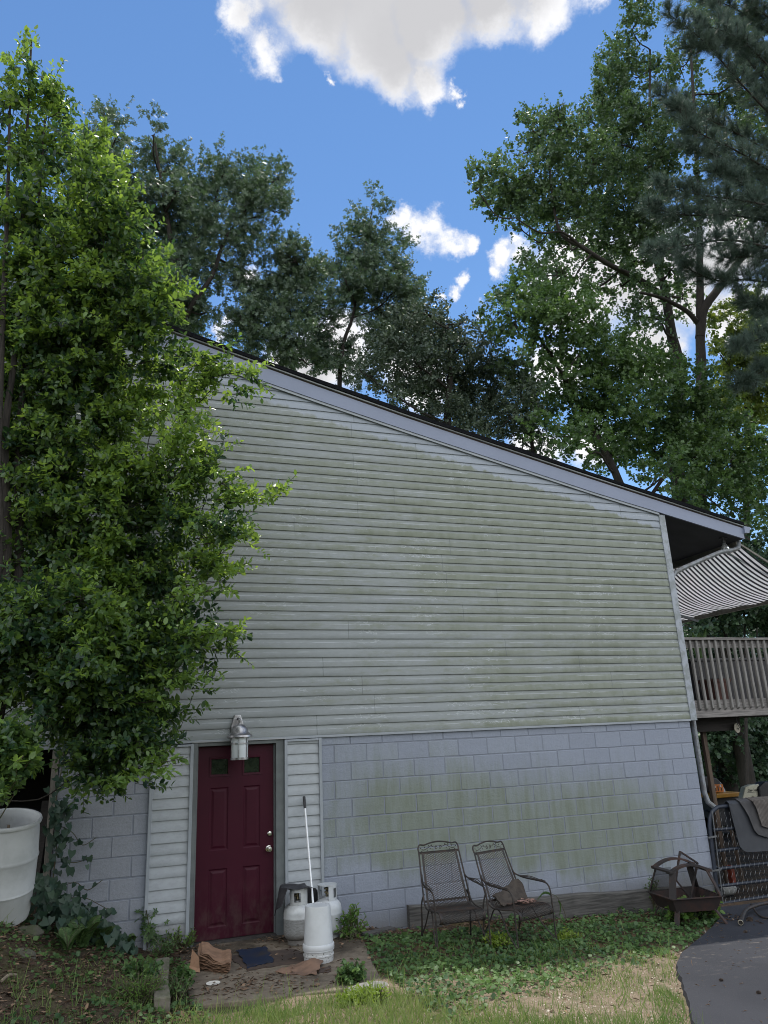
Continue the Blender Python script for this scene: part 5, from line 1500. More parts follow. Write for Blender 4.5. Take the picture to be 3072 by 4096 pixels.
def crown(blobs, n_sprigs, leaf_n, leaf, tpl, sprig, up=.4, shell=.45, width=1.0, flat=.5, hang=0.0, density=None, spray=1, sprad=.2):
    """sprigs of leaves filling ellipsoids: blobs are (centre, radii); returns V, F, tint"""
    C_ = np.array([b[0] for b in blobs]); R_ = np.array([b[1] for b in blobs])
    w = (R_[:, 0] * R_[:, 2] * np.sqrt(R_[:, 1])) if density is None else np.array(density)
    w = w / w.sum()
    k = rng.choice(len(blobs), n_sprigs, p=w)
    d = unit(rnd(n_sprigs)); rad = rng.random(n_sprigs) ** shell
    off = d * rad[:, None]
    p = C_[k] + off * R_[k]
    out = unit(off * R_[k])
    ax = unit(out * .8 + np.array([0, 0, up]) + .55 * rnd(n_sprigs) * .7)
    ln = sprig * rng.uniform(.6, 1.25, n_sprigs)
    if spray > 1:                                                   # most sprigs fan out from shared sprays, so that gaps open between them
        m = n_sprigs // spray; g_ = rng.integers(0, m, n_sprigs); keep = rng.random(n_sprigs) < .18
        cp, ca = p[:m][g_], ax[:m][g_]
        p2 = cp + ca * (rng.random((n_sprigs, 1)) * sprad * 1.6) + rnd(n_sprigs) * sprad * np.array([.5, .5, .28])
        p = np.where(keep[:, None], p, p2); ax = np.where(keep[:, None], ax, unit(ca + .5 * rnd(n_sprigs)))
        gt = rng.normal(0, .13, m)[g_]
    else: gt = 0
    # leaves along each sprig
    t = (np.arange(leaf_n) + .5) / leaf_n
    P = p[:, None, :] + ax[:, None, :] * (t[None, :, None] * ln[:, None, None])
    s1 = unit(np.cross(ax, [0.13, 0.07, 1])); s2 = np.cross(ax, s1)
    ang = np.arange(leaf_n) * 2.4 + rng.random((n_sprigs, 1)) * 6.28
    sd = np.cos(ang)[..., None] * s1[:, None, :] + np.sin(ang)[..., None] * s2[:, None, :]
    LA = unit(ax[:, None, :] * .55 + sd * .85 + np.array([0, 0, -hang]) + .25 * rng.normal(size=P.shape))
    NR = unit(np.array([0, 0, 1.0]) * flat + rng.normal(size=P.shape) * .55 + ax[:, None, :] * .2)
    n = n_sprigs * leaf_n
    sz = (leaf * rng.uniform(.55, 1.35, (n_sprigs, leaf_n)) * (1.1 - .35 * t)).reshape(n)
    V, F = leaf_cloud(P.reshape(n, 3), LA.reshape(n, 3), NR.reshape(n, 3), sz, tpl, width)
    ti = np.clip(np.reshape(gt, (-1, 1)) + rng.normal(.42, .17, (n_sprigs, 1)) + rng.normal(0, .16, (n_sprigs, leaf_n)), 0, 1).reshape(n)
    return V, F, np.repeat(ti, len(tpl[0])), (p, ax, ln)

def px_blobs(lst, Y, dj=1.2, ry=.85):
    "circles on the photograph -> ellipsoids standing about the plane Y"
    out = []
    for b in lst:
        px, py, rx = b[:3]; rz = b[3] if len(b) > 3 else rx
        y = Y + (b[4] if len(b) > 4 else random.uniform(-dj, dj))
        c = at(px, py, y); dep = np.dot(c - CAM_C, -CAM_R[:, 2]); m = dep / FPX
        out.append((c, np.array([rx * m, ry * m * (rx + rz) / 2, rz * m])))
    return out

def grow(nodes, targets, mbx, thin, rmax, n=6, twigs=3, frac=1.0, lift=.25):
    """limbs to the clumps, each from the nearest wood already grown; nodes: (point, radius)"""
    P = [np.array(q[0]) for q in nodes]; Rr = [q[1] for q in nodes]
    base = np.array(P)
    order = sorted(targets, key=lambda t: np.linalg.norm(base - t[0], axis=1).min())
    for c, r in order:
        if random.random() > frac: continue
        A = np.array(P); d = np.linalg.norm(A - c, axis=1) + np.clip(A[:, 2] - c[2] + lift * np.linalg.norm((A - c)[:, :2], axis=1), 0, None) * 1.2
        i = int(np.argmin(d)); a = P[i]; dist = np.linalg.norm(c - a)
        if dist < .15: continue
        rr = min(Rr[i] * .72, rmax * (.25 + .12 * dist)); rr = max(rr, thin * 1.3)
        mid = a * .5 + c * .5 + np.array([0, 0, -.10]) * dist + rnd(1)[0] * .07 * dist
        pth = smooth_path([a, a * .78 + mid * .22 + rnd(1)[0] * .03 * dist, mid, c * .75 + mid * .25 + rnd(1)[0] * .05 * dist, c], 3)
        m = len(pth); mbx.tube(pth, [rr + (thin - rr) * k / (m - 1) for k in range(m)], n)
        for k in range(3, m): P.append(np.array(pth[k])); Rr.append(rr + (thin - rr) * k / (m - 1))
        for _ in range(twigs):
            e = c + unit(rnd(1)[0]) * r * .85; s_ = np.array(pth[int(m * random.uniform(.55, .95))])
            L_ = np.linalg.norm(e - s_)
            tube_fast(mbx, smooth_path([s_, (s_ + e) / 2 + rnd(1)[0] * .08 * L_, e], 3), thin * .9, thin * .35, 5)

def limbs(trunk_pts, r0, r1, blobs, mbx, thin=.018, frac=1.0, extra=()):
    "trunk, its great limbs, and a branch to each clump"
    tp = smooth_path(trunk_pts, 6); m = len(tp)
    tube_fast(mbx, tp, r0, r1, 9)
    nodes = [(p, r0 + (r1 - r0) * i / (m - 1)) for i, p in enumerate(tp) if i > m * .3]
    for pts, ra, rb in extra:
        sp = smooth_path(pts, 6); tube_fast(mbx, sp, ra, rb, 8); nodes += [(p, ra + (rb - ra) * i / (len(sp) - 1)) for i, p in enumerate(sp) if i > 2]
    grow(nodes, blobs, mbx, thin, r0 * .55, 6, 3, frac)

def tree(name, label, cat, Y, blobs_px, trunk_px, r0, r1, mat, n_sprigs, leaf_n, leaf, tpl, sprig, group='trees behind the house', bark=None, dj=1.2, base=None, extra=(), **kw):
    tp = [at(px, py, Y + (dy[0] if dy else 0)) for px, py, *dy in trunk_px]
    b = tp[0].copy(); zb = float(gz(b[0], b[1])) - .1
    if b[2] > zb + .3: tp = [np.array([b[0] + .02, b[1], zb])] + tp
    t = thing(name, label, cat, (tp[0][0], tp[0][1], tp[0][2]), group)
    bl = px_blobs([(b[0], b[1], b[2] * kw.get('rs', 1), (b[3] if len(b) > 3 else b[2]) * kw.get('rs', 1)) for b in blobs_px], Y, dj); kw.pop('rs', None)
    lf = kw.pop('limb_frac', 1.0); thin = kw.pop('thin', .018)
    mb = MB(); limbs(tp, r0, r1, bl, mb, frac=lf, thin=thin, extra=[([at(px, py, Y + dy) for px, py, dy in e[0]], e[1], e[2]) for e in extra])
    link('trunk', mb, bark or M_BARK, t, smooth=True, sharp=80)
    kw.setdefault('spray', 6); kw.setdefault('sprad', .26)
    V, F, ti, _ = crown(bl, n_sprigs, leaf_n, leaf, tpl, sprig, **kw)
    fast_mesh('crown', V, F, mat, ti, t)
    return t

# the four sweetgums and the oak behind the roof
tree('sweetgum_tree', 'slim sweetgum rising just behind the big shrub at the left', 'tree', 13,
     [(410, 450, 22, 50), (425, 520, 50, 45), (470, 545, 40, 40), (400, 600, 70, 60), (470, 660, 55, 60), (380, 700, 90, 80), (470, 740, 70, 70), (540, 690, 40, 40), (400, 850, 110, 90), (520, 810, 60, 60), (560, 900, 50, 50), (430, 980, 130, 90), (540, 1050, 90, 80), (480, 1150, 120, 90), (560, 1240, 90, 80), (500, 1330, 110, 90)],
     [(470, 1600), (460, 1200), (440, 900), (415, 440)], .20, .03, M_GUM, 1900, 9, .145, STAR, .5, rs=.8, thin=.02)
tree('sweetgum_tree', 'spreading sweetgum with three leafy tops left of centre above the rake', 'tree', 12,
     [(610, 540, 26, 40), (625, 600, 45, 40), (690, 640, 60, 45), (650, 690, 80, 60), (740, 680, 35, 40), (630, 790, 85, 75), (700, 760, 60, 60), (600, 850, 70, 60), (905, 640, 40, 50), (860, 690, 45, 50), (840, 760, 50, 60), (930, 750, 60, 60), (1000, 720, 50, 50), (1080, 680, 50, 50), (1095, 730, 50, 45), (1040, 790, 80, 60), (1100, 850, 45, 50), (970, 830, 70, 60), (800, 850, 85, 70), (700, 900, 100, 80), (900, 920, 95, 70), (1010, 960, 70, 60), (640, 980, 80, 80), (780, 1000, 90, 80), (860, 1070, 75, 60), (990, 1060, 60, 60), (690, 1090, 80, 70), (620, 1130, 70, 70), (770, 1160, 80, 60), (680, 1220, 80, 70), (830, 1250, 60, 50), (740, 1290, 90, 60), (640, 1320, 90, 70)],
     [(745, 1500), (745, 1350), (718, 1220), (690, 1000), (660, 820), (615, 540)], .22, .03, M_GUM, 3000, 9, .145, STAR, .45, rs=.78, thin=.02,
     extra=[([(730, 1290, 0), (780, 1200, -.3), (850, 1100, -.5), (900, 960, -.6), (990, 830, -.7)], .10, .03), ([(700, 1060, 0), (790, 950, .2), (850, 830, .3), (890, 690, .4)], .08, .025)])
tree('sweetgum_tree', 'low rounded sweetgum in the middle just above the rake board', 'tree', 12.5,
     [(1130, 1000, 26, 26), (1180, 1030, 55, 45), (1230, 1060, 55, 45), (1120, 1090, 75, 60), (1200, 1130, 85, 60), (1280, 1120, 50, 60), (1010, 1170, 55, 55), (1080, 1190, 75, 60), (1180, 1230, 95, 65), (1280, 1240, 60, 60), (960, 1260, 60, 50), (1050, 1290, 85, 60), (1160, 1330, 95, 65), (1270, 1330, 60, 60), (960, 1350, 70, 45), (1070, 1400, 100, 55), (1200, 1430, 90, 50), (1280, 1440, 70, 50)],
     [(1130, 1700), (1130, 1400), (1160, 1200), (1180, 1030)], .12, .02, M_GUM, 1900, 9, .145, STAR, .45, rs=.82, thin=.02)
tree('sweetgum_tree', 'tall pointed sweetgum in the centre under the small clouds', 'tree', 13,
     [(1495, 815, 18, 28), (1490, 870, 32, 40), (1430, 890, 40, 30), (1480, 930, 50, 40), (1410, 950, 45, 40), (1500, 990, 75, 50), (1580, 1000, 40, 50), (1400, 1030, 60, 50), (1440, 1090, 85, 50), (1540, 1080, 80, 50), (1610, 1110, 50, 50), (1380, 1120, 45, 45), (1460, 1170, 75, 50), (1560, 1180, 90, 50), (1640, 1190, 50, 50), (1580, 1270, 80, 60), (1640, 1290, 60, 50), (1410, 1210, 45, 45), (1350, 1420, 60, 40), (1420, 1480, 80, 40), (1510, 1330, 40, 40), (1560, 1380, 80, 60)],
     [(1360, 1700), (1370, 1400), (1410, 1270), (1440, 1100), (1490, 830)], .10, .02, M_GUM, 2000, 9, .145, STAR, .45, rs=.8, thin=.02)
tree('oak_tree', 'dark dense rounded oak rising behind the middle of the roof', 'tree', 11.5,
     [(1640, 1270, 70, 50), (1700, 1240, 60, 40), (1600, 1350, 90, 70), (1700, 1330, 90, 70), (1790, 1300, 70, 50), (1560, 1460, 90, 70), (1480, 1500, 80, 60), (1660, 1450, 110, 80), (1770, 1420, 100, 80), (1860, 1370, 70, 60), (1560, 1570, 100, 60), (1680, 1580, 120, 70), (1800, 1550, 120, 80), (1900, 1480, 90, 80), (1960, 1420, 60, 60), (1900, 1620, 110, 80), (2010, 1550, 90, 80), (1800, 1680, 120, 60), (1980, 1700, 110, 70), (2070, 1620, 70, 80), (2080, 1740, 90, 70), (1900, 1750, 110, 50), (2140, 1800, 70, 50), (1870, 1265, 26, 16), (1850, 1290, 40, 25)],
     [(1800, 2200), (1790, 1700), (1800, 1500), (1790, 1300)], .22, .05, M_OAK, 4300, 9, .110, LEAF, .42, rs=.88, thin=.02, width=1.25)
tree('thin_tree', 'thin half bare tree between the dark oak and the poplar', 'tree', 12,
     [(2080, 1500, 60, 60), (2130, 1440, 50, 50), (2160, 1560, 60, 60), (2110, 1640, 60, 60), (2060, 1440, 40, 40), (2180, 1680, 50, 60)],
     [(2150, 2100), (2120, 1700), (2060, 1520), (2030, 1400)], .10, .02, M_POPLAR, 280, 9, .13, LOBED, .45, thin=.014)

# tulip poplar and its neighbours on the right
tree('tulip_poplar', 'big tulip poplar with a dark trunk and spreading crown right of centre', 'tree', 13,
     [(1935, 720, 50, 50), (1900, 760, 30, 40), (2000, 690, 60, 60), (2060, 620, 50, 40), (1990, 800, 80, 70), (2090, 720, 90, 80), (2130, 520, 50, 60), (2190, 560, 60, 50), (2110, 500, 26, 50), (2240, 500, 60, 70), (2240, 420, 40, 40), (2190, 640, 80, 70), (2290, 600, 80, 80), (2360, 480, 60, 60), (2400, 400, 50, 60), (2430, 280, 40, 50), (2440, 340, 60, 60), (2480, 220, 60, 70), (2530, 120, 60, 70), (2560, 40, 70, 60), (2480, 430, 80, 80), (2540, 310, 90, 80), (2370, 620, 90, 90), (2460, 560, 90, 90), (2560, 480, 100, 90),
      (2050, 830, 90, 70), (2150, 800, 100, 80), (2260, 740, 100, 90), (2370, 740, 100, 90), (2480, 700, 100, 90), (2080, 900, 60, 50), (2180, 900, 90, 60), (2290, 860, 90, 70), (2400, 860, 100, 70), (2500, 820, 90, 80), (2160, 970, 50, 35), (2250, 990, 80, 50), (2350, 960, 90, 60), (2460, 960, 90, 70), (2130, 1070, 50, 35), (2220, 1080, 50, 40), (2420, 1060, 90, 50), (2530, 1050, 80, 70), (2560, 920, 90, 90), (2300, 1110, 50, 35), (2560, 700, 90, 100), (2650, 600, 100, 110), (2650, 800, 90, 90), (2380, 1160, 70, 40), (2480, 1130, 70, 50), (2590, 1160, 70, 60), (2700, 1080, 70, 70), (2640, 960, 70, 60), (2200, 1150, 50, 40), (2640, 1290, 60, 50), (2540, 1260, 70, 40), (2730, 1200, 60, 60)],
     [(2720, 2000), (2715, 1500), (2685, 1330), (2660, 1170), (2620, 1000), (2600, 700), (2600, 200)], .33, .05, M_POPLAR, 6800, 9, .122, LOBED, .5, rs=.88, thin=.022, shell=.55,
     extra=[([(2660, 1190, 0), (2560, 1120, -.3), (2440, 1060, -.6), (2330, 990, -.8), (2250, 940, -.8), (2215, 830, -.9), (2195, 640, -1)], .14, .03), ([(2340, 1000, -.8), (2250, 930, -1), (2160, 930, -1.1), (2060, 870, -1.2)], .06, .02)])
tree('tulip_poplar', 'forked tree with a thick limb rising to the right edge behind the pine', 'tree', 11.5,
     [(2950, 150, 110, 110), (2840, 60, 100, 90), (3000, 330, 100, 100), (2900, 460, 90, 90), (3050, 520, 80, 90), (2960, 620, 100, 80), (3060, 760, 80, 80), (2850, 700, 80, 80), (2940, 860, 80, 70), (3060, 950, 60, 60), (2720, 280, 90, 100), (2760, 480, 80, 80), (2800, 880, 80, 60), (2700, 920, 70, 60)],
     [(2810, 2100), (2805, 1500), (2800, 1320), (2800, 1100), (2795, 850), (2780, 500), (2760, 150)], .26, .05, M_POPLAR, 3000, 9, .118, LOBED, .5, thin=.022, shell=.55,
     extra=[([(2800, 1350, 0), (2815, 1240, -.1), (2870, 1160, -.3), (2960, 1040, -.5), (3060, 920, -.7), (3160, 780, -.9)], .20, .10), ([(2790, 1290, 0), (2740, 1240, -.1), (2640, 1190, -.2), (2560, 1170, -.3)], .11, .05)])
tree('maple_tree', 'broad fresh green maple low behind the right half of the roof', 'tree', 10,
     [(1990, 1250, 60, 50), (2060, 1200, 70, 50), (2130, 1150, 70, 50), (2060, 1290, 70, 60), (2160, 1240, 90, 70), (2260, 1190, 80, 60), (2240, 1300, 90, 60), (2340, 1280, 80, 70), (2130, 1370, 60, 50), (2330, 1400, 90, 60), (2430, 1350, 70, 70), (2260, 1490, 80, 60), (2370, 1520, 100, 80), (2480, 1480, 100, 80), (2590, 1500, 100, 80), (2290, 1620, 90, 70), (2400, 1660, 110, 80), (2520, 1620, 120, 90), (2640, 1620, 110, 90), (2740, 1540, 100, 90), (2230, 1740, 70, 60), (2340, 1780, 100, 60), (2460, 1800, 110, 70), (2580, 1780, 120, 90), (2700, 1750, 120, 100), (2820, 1660, 110, 100), (2800, 1820, 120, 90), (2660, 1900, 120, 70), (2900, 1760, 110, 110), (2920, 1900, 120, 100), (2800, 1960, 110, 70), (3020, 1820, 90, 100), (2960, 2040, 110, 80), (3050, 1980, 80, 90), (2260, 1400, 50, 40), (2420, 1440, 80, 60), (2560, 1400, 80, 60)],
     [(2560, 2500), (2500, 2000), (2360, 1700), (2240, 1480), (2150, 1340)], .20, .04, M_MAPLE, 6000, 9, .112, LOBED, .45, thin=.02, shell=.5,
     extra=[([(2430, 1570, .2), (2360, 1500, .1), (2300, 1450, 0), (2220, 1400, 0)], .09, .03), ([(2560, 2050, .2), (2680, 1880, 0), (2800, 1800, 0), (2950, 1760, 0)], .07, .03)])
tree('maple_tree', 'yellow green tree at the right edge behind the maple', 'tree', 15,
     [(3000, 1230, 90, 80), (2910, 1290, 70, 60), (3060, 1350, 70, 90), (2960, 1400, 90, 80), (3040, 1500, 90, 90), (2930, 1520, 80, 80), (2990, 1620, 100, 80), (2880, 1420, 60, 60), (3060, 1650, 80, 80), (2880, 1600, 70, 60)],
     [(3000, 2300), (2990, 1800), (2980, 1500), (2980, 1250)], .18, .04, M_YMAPLE, 1500, 9, .15, LOBED, .5, thin=.02, shell=.6)

# pine reaching in from the right
def pine(Y, trunk_px, boughs):
    tp = [at(px, py, Y) for px, py in trunk_px]
    b = tp[0]; tp = [np.array([b[0], b[1], float(gz(b[0], b[1])) - .1])] + tp
    t = thing('pine_tree', 'tall pine with long dark needles reaching in from the right edge', 'tree', tuple(tp[0]), 'trees behind the house')
    mb = MB(); tube_fast(mb, smooth_path(tp, 5), .26, .12, 10)
    pos, axs = [], []
    for bo in boughs:
        pts = [at(px, py, Y + dy) for px, py, dy in bo]; P = smooth_path(pts, 6); tube_fast(mb, P, .055, .012, 6)
        P = np.array(P); n = len(P)
        for i in range(int(n * .16), n):
            d = unit(P[min(i + 1, n - 1)] - P[i - 1])
            for _ in range(6):
                side = unit(rnd(1)[0] + np.array([0, 0, .35])); ln = random.uniform(.25, .75) * (1.15 - .5 * i / n)
                e = P[i] + unit(side - d * np.dot(side, d) * .6 + d * .7) * ln + np.array([0, 0, .04])
                m_ = (P[i] + e) / 2 + np.array([0, 0, -.04])
                tube_fast(mb, [P[i], m_, e], .010, .005, 4)
                for q in (.55, .8, 1.0):
                    pos.append(P[i] * (1 - q) + e * q + rnd(1)[0] * .03); axs.append(unit(e - P[i] + np.array([0, 0, .15 * ln])))
            if i == n - 1: pos.append(P[i]); axs.append(d)
    link('trunk', mb, M_BARK, t, smooth=True, sharp=80)
    pos, axs = np.array(pos), np.array(axs); k = 36
    N = len(pos) * k
    P = np.repeat(pos, k, 0) - np.repeat(axs, k, 0) * rng.uniform(0, .12, N)[:, None]
    A = unit(np.repeat(axs, k, 0) * .9 + rnd(N) * .62)
    V, F = leaf_cloud(P, A, unit(rnd(N)), rng.uniform(.20, .31, N), (np.array([(-.5, 0, 0), (.5, 0, 0), (.35, .6, 0), (-.35, .6, 0), (0.1, 1, 0), (-.1, 1, 0)]), np.array([(0, 1, 2, 3), (3, 2, 4, 5)])), .034)
    ti = np.repeat(np.clip(np.repeat(rng.normal(.45, .2, len(pos)), k) + rng.normal(0, .12, N), 0, 1), 6)
    fast_mesh('needles', V, F, M_NEEDLE, ti, t)
    return t
pine(8.0, [(3330, 2200), (3330, 1200), (3320, 400), (3300, -200)],
     [[(3320, 620, 0), (3130, 500, -.4), (2960, 330, -.7), (2820, 170, -.9), (2680, 60, -1.1)],
      [(3320, 560, 0), (3160, 420, 0), (3000, 250, .1), (2900, 80, .2), (2860, -40, .2)],
      [(3320, 700, 0), (3150, 640, .4), (2960, 540, .6), (2800, 460, .7), (2640, 380, .7)],
      [(3320, 760, 0), (3120, 700, -.3), (2940, 600, -.5), (2780, 520, -.6), (2700, 420, -.6)],
      [(3320, 900, 0), (3150, 840, -.5), (2960, 800, -.8), (2800, 780, -1.0), (2640, 740, -1.1)],
      [(3320, 980, 0), (3120, 900, .3), (2920, 860, .5), (2740, 860, .6), (2600, 830, .7)],
      [(3320, 1060, 0), (3120, 1000, -.2), (2920, 960, -.4), (2760, 980, -.5), (2610, 1000, -.6)],
      [(3320, 460, 0), (3200, 300, .2), (3080, 140, .3), (3000, 20, .3)], [(3320, 520, 0), (3180, 380, -.5), (3060, 250, -.8), (2950, 150, -.9), (2790, 90, -1)],
      [(3320, 240, 0), (3180, 140, 0), (3060, 60, 0), (2960, -30, 0)],
      [(3320, 380, 0), (3170, 260, -.2), (3030, 180, -.4), (2900, 180, -.5), (2760, 190, -.6)], [(3320, 820, 0), (3130, 760, .5), (2980, 690, .8), (2860, 620, .9), (2740, 580, 1.0)], [(3320, 940, 0), (3180, 900, -.1), (3050, 800, -.2), (2950, 720, -.3), (2860, 690, -.4)], [(3320, 640, 0), (3200, 560, .3), (3090, 420, .5), (3010, 330, .5)], [(3320, 300, 0), (3150, 180, .4), (2950, 40, .6), (2790, -20, .7)], [(3320, 1100, 0), (3180, 1060, .5), (3040, 1030, .7), (2900, 1030, .8)],
      [(3320, 1200, 0), (3160, 1150, .2), (3000, 1120, .3), (2860, 1120, .4), (2720, 1060, .5)],
      [(3330, 1340, 0), (3180, 1330, -.3), (3060, 1350, -.5), (2950, 1390, -.7)],
      [(3330, 1280, 0), (3180, 1240, .3), (3080, 1250, .4), (2980, 1200, .5)],
      [(3330, 1420, 0), (3180, 1440, 0), (3060, 1480, 0), (2960, 1540, 0)]])

# woods below the roof line, seen past the corner and under the deck
woods_spec = [
    (10.5, [(2990, 2300, 90, 90), (2900, 2350, 70, 70), (3060, 2420, 80, 80), (2800, 2420, 80, 70), (2740, 2500, 60, 60), (2870, 2480, 70, 60), (3060, 2240, 60, 70), (2960, 2440, 80, 60), (3070, 2330, 80, 70), (3080, 2470, 70, 70), (3110, 2400, 80, 80)], (2990, 3200), 'dark leafy tree with a thick trunk seen between awning and deck railing', .07, M_WOODS),
    (12.5, [(2830, 2960, 90, 80), (2900, 2900, 80, 60), (2760, 2900, 70, 70), (2950, 3010, 90, 80), (2860, 3060, 90, 70), (2900, 2650, 80, 80), (2800, 2700, 80, 80), (2900, 2780, 80, 70)], (2860, 3240), 'dark understory tree seen under the deck beside the brown post', .05, M_WOODS),
    (13, [(3030, 2950, 90, 80), (3070, 3050, 70, 80), (2990, 3090, 90, 70), (3060, 2870, 80, 60), (3040, 2700, 80, 80), (3090, 2780, 80, 80), (3000, 2620, 80, 60)], (3040, 3240), 'dark understory tree under the deck at the right edge', .05, M_WOODS),
    (15, [(2760, 3050, 90, 90), (2840, 3140, 90, 60), (2940, 3150, 90, 60), (3040, 3150, 90, 60), (2990, 2860, 100, 80), (2880, 2860, 100, 80), (2760, 2780, 90, 90), (3110, 3100, 90, 90), (2720, 2640, 80, 80), (2960, 2720, 100, 80), (2850, 2560, 100, 70), (3060, 2540, 90, 70), (2760, 2560, 80, 80)], (2940, 3250), 'low bushy growth at the far end of the yard behind the mowers', .04, M_WOODS)]
for Y, bl, tb, lb, r0, m_ in woods_spec:
    tree('woodland_tree', lb, 'tree', Y, bl, [(tb[0], tb[1]), (tb[0] - 6, 2900), (tb[0] - 14, 2400)] if tb[1] < 3300 else [tb, (tb[0], tb[1] - 300)], r0, r0 * .45, m_, 330 * len(bl) // 2, 9, .14, LOBED, .5, group='trees beyond the deck', bark=M_BARK, thin=.014, limb_frac=.6, shell=.4)
# closed wood further back: nobody could count it
Pb = []
bl = []
for i in range(26):
    x = -6 + i * 2.6; y = 24 + random.uniform(-2, 3)
    for z in (0.8, 3.0, 5.5): bl.append((np.array([x + random.uniform(-.8, .8), y, z + random.uniform(-.6, .6)]), np.array([1.7, 1.2, 1.6])))
V, F, ti, _ = crown(bl, 6500, 8, .26, LOBED, .7)
tag(fast_mesh('far_wood', V, F, M_WOODS, ti), kind='stuff')
bl = []
for i in range(24):                                                    # the wood across the road behind the viewer, mirrored in the door panes
    x = -40 + i * 3; bl.append((np.array([x, -34 + random.uniform(-2, 2), random.uniform(1.5, 4.5)]), np.array([2.4, 1.6, 3.0])))
V, F, ti, _ = crown(bl, 3000, 8, .5, LOBED, 1.2)
tag(fast_mesh('far_wood', V, F, M_WOODS, ti), kind='stuff')

# ---------------------------------------------------------------- the big shrub at the left
def shrub():
    t = thing('evergreen_shrub', 'very tall glossy leaved evergreen shrub covering the left end of the siding', 'shrub', (-9.0, -1.2, .55))
    B = [  # px, py, rx, rz, Y
        (128, 190, 22, 60, -1.2), (120, 290, 55, 60, -1.2), (40, 330, 50, 60, -1.2), (200, 380, 55, 60, -1.3), (60, 450, 80, 80, -1.2), (160, 480, 90, 70, -1.2), (250, 450, 45, 45, -1.4),
        (50, 580, 90, 90, -1.2), (180, 600, 100, 80, -1.2), (300, 560, 65, 45, -1.4), (370, 600, 50, 50, -1.5), (40, 720, 90, 90, -1.1), (190, 730, 120, 90, -1.2), (320, 700, 90, 70, -1.4), (420, 800, 75, 55, -1.6), (490, 790, 40, 40, -1.7),
        (60, 880, 110, 90, -1.1), (220, 880, 120, 90, -1.3), (350, 880, 100, 80, -1.5), (480, 920, 70, 60, -1.6), (90, 1020, 130, 100, -1.1), (260, 1020, 130, 90, -1.4), (420, 1010, 100, 80, -1.6), (540, 990, 55, 50, -1.7), (570, 1050, 50, 40, -1.7),
        (90, 1170, 130, 90, -1.1), (270, 1170, 130, 90, -1.3), (440, 1160, 110, 80, -1.5), (570, 1170, 75, 60, -1.7), (640, 1210, 50, 45, -1.7), (100, 1310, 130, 90, -1.1), (290, 1310, 130, 90, -1.3), (470, 1300, 120, 80, -1.5), (620, 1310, 90, 55, -1.6), (690, 1330, 50, 35, -1.7),
        (120, 1450, 130, 90, -1.0), (320, 1450, 130, 90, -1.2), (510, 1440, 120, 80, -1.4), (670, 1440, 100, 50, -1.5), (800, 1440, 75, 35, -1.6), (900, 1450, 55, 28, -1.7), (750, 1520, 110, 40, -1.4), (900, 1500, 55, 26, -1.6),
        (120, 1590, 130, 90, -.9), (320, 1590, 130, 90, -1.1), (510, 1570, 120, 70, -1.2), (680, 1590, 100, 45, -1.3), (780, 1625, 60, 26, -1.4),
        (120, 1740, 130, 90, -.9), (320, 1740, 130, 90, -1.1), (500, 1720, 110, 70, -1.2), (630, 1690, 70, 40, -1.3), (600, 1800, 100, 60, -1.4), (740, 1790, 90, 40, -1.6), (830, 1800, 50, 30, -1.7), (850, 1850, 40, 30, -1.7),
        (130, 1890, 140, 90, -.9), (330, 1890, 130, 90, -1.1), (520, 1880, 110, 70, -1.3), (680, 1880, 90, 55, -1.5), (790, 1880, 70, 45, -1.6), (900, 1930, 90, 40, -1.6), (990, 1970, 60, 28, -1.7), (1040, 1990, 35, 18, -1.75), (840, 1960, 100, 45, -1.5),
        (130, 2040, 140, 90, -.9), (330, 2040, 130, 90, -1.1), (520, 2030, 110, 80, -1.2), (690, 2020, 100, 60, -1.3), (820, 2040, 90, 40, -1.4), (900, 2060, 60, 30, -1.5), (830, 2120, 80, 45, -1.5), (930, 2135, 60, 28, -1.6), (985, 2145, 28, 18, -1.7),
        (140, 2190, 140, 90, -.8), (340, 2190, 130, 90, -1.0), (530, 2180, 110, 80, -1.1), (700, 2180, 95, 60, -1.2), (830, 2220, 80, 40, -1.3), (900, 2200, 35, 26, -1.4), (150, 2340, 140, 90, -.9), (340, 2340, 130, 80, -1.0), (530, 2320, 110, 70, -1.0), (690, 2310, 85, 55, -1.1), (800, 2310, 60, 35, -1.2), (890, 2320, 40, 20, -1.3), (760, 2380, 60, 40, -1.2), (850, 2360, 40, 22, -1.3),
        (200, 2450, 150, 80, -1.3), (120, 2420, 110, 60, -1.5), (400, 2450, 110, 70, -1.0), (560, 2430, 90, 50, -1.0), (340, 2400, 60, 45, -1.7), (840, 2530, 80, 40, -1.4), (900, 2510, 35, 30, -1.5), (740, 2540, 80, 50, -1.3), (620, 2540, 90, 60, -1.2), (700, 2590, 70, 40, -1.4),
        (100, 2540, 130, 90, -1.5), (280, 2540, 130, 90, -1.6), (450, 2560, 110, 80, -1.4), (580, 2640, 100, 60, -1.4), (720, 2650, 90, 45, -1.5), (820, 2690, 60, 26, -1.6), (780, 2740, 50, 30, -1.5), (100, 2680, 130, 90, -1.4), (270, 2680, 130, 90, -1.6), (430, 2700, 110, 80, -1.4), (570, 2740, 90, 60, -1.3), (680, 2780, 70, 50, -1.3),
        (260, 2820, 130, 70, -1.4), (400, 2840, 110, 70, -1.3), (530, 2850, 90, 60, -1.2), (620, 2870, 60, 60, -1.2), (400, 2950, 110, 60, -1.3), (520, 2970, 90, 50, -1.2), (620, 3010, 80, 40, -1.3), (700, 3020, 50, 26, -1.4), (740, 3030, 26, 16, -1.4), (360, 3030, 80, 50, -1.3), (460, 3060, 80, 45, -1.3), (560, 3070, 70, 30, -1.2), (400, 3110, 60, 35, -1.3), (330, 3090, 50, 40, -1.2), (90, 2790, 110, 60, -1.2)]
    bl = px_blobs([b[:4] + (0,) for b in B], 0)
    bl = []
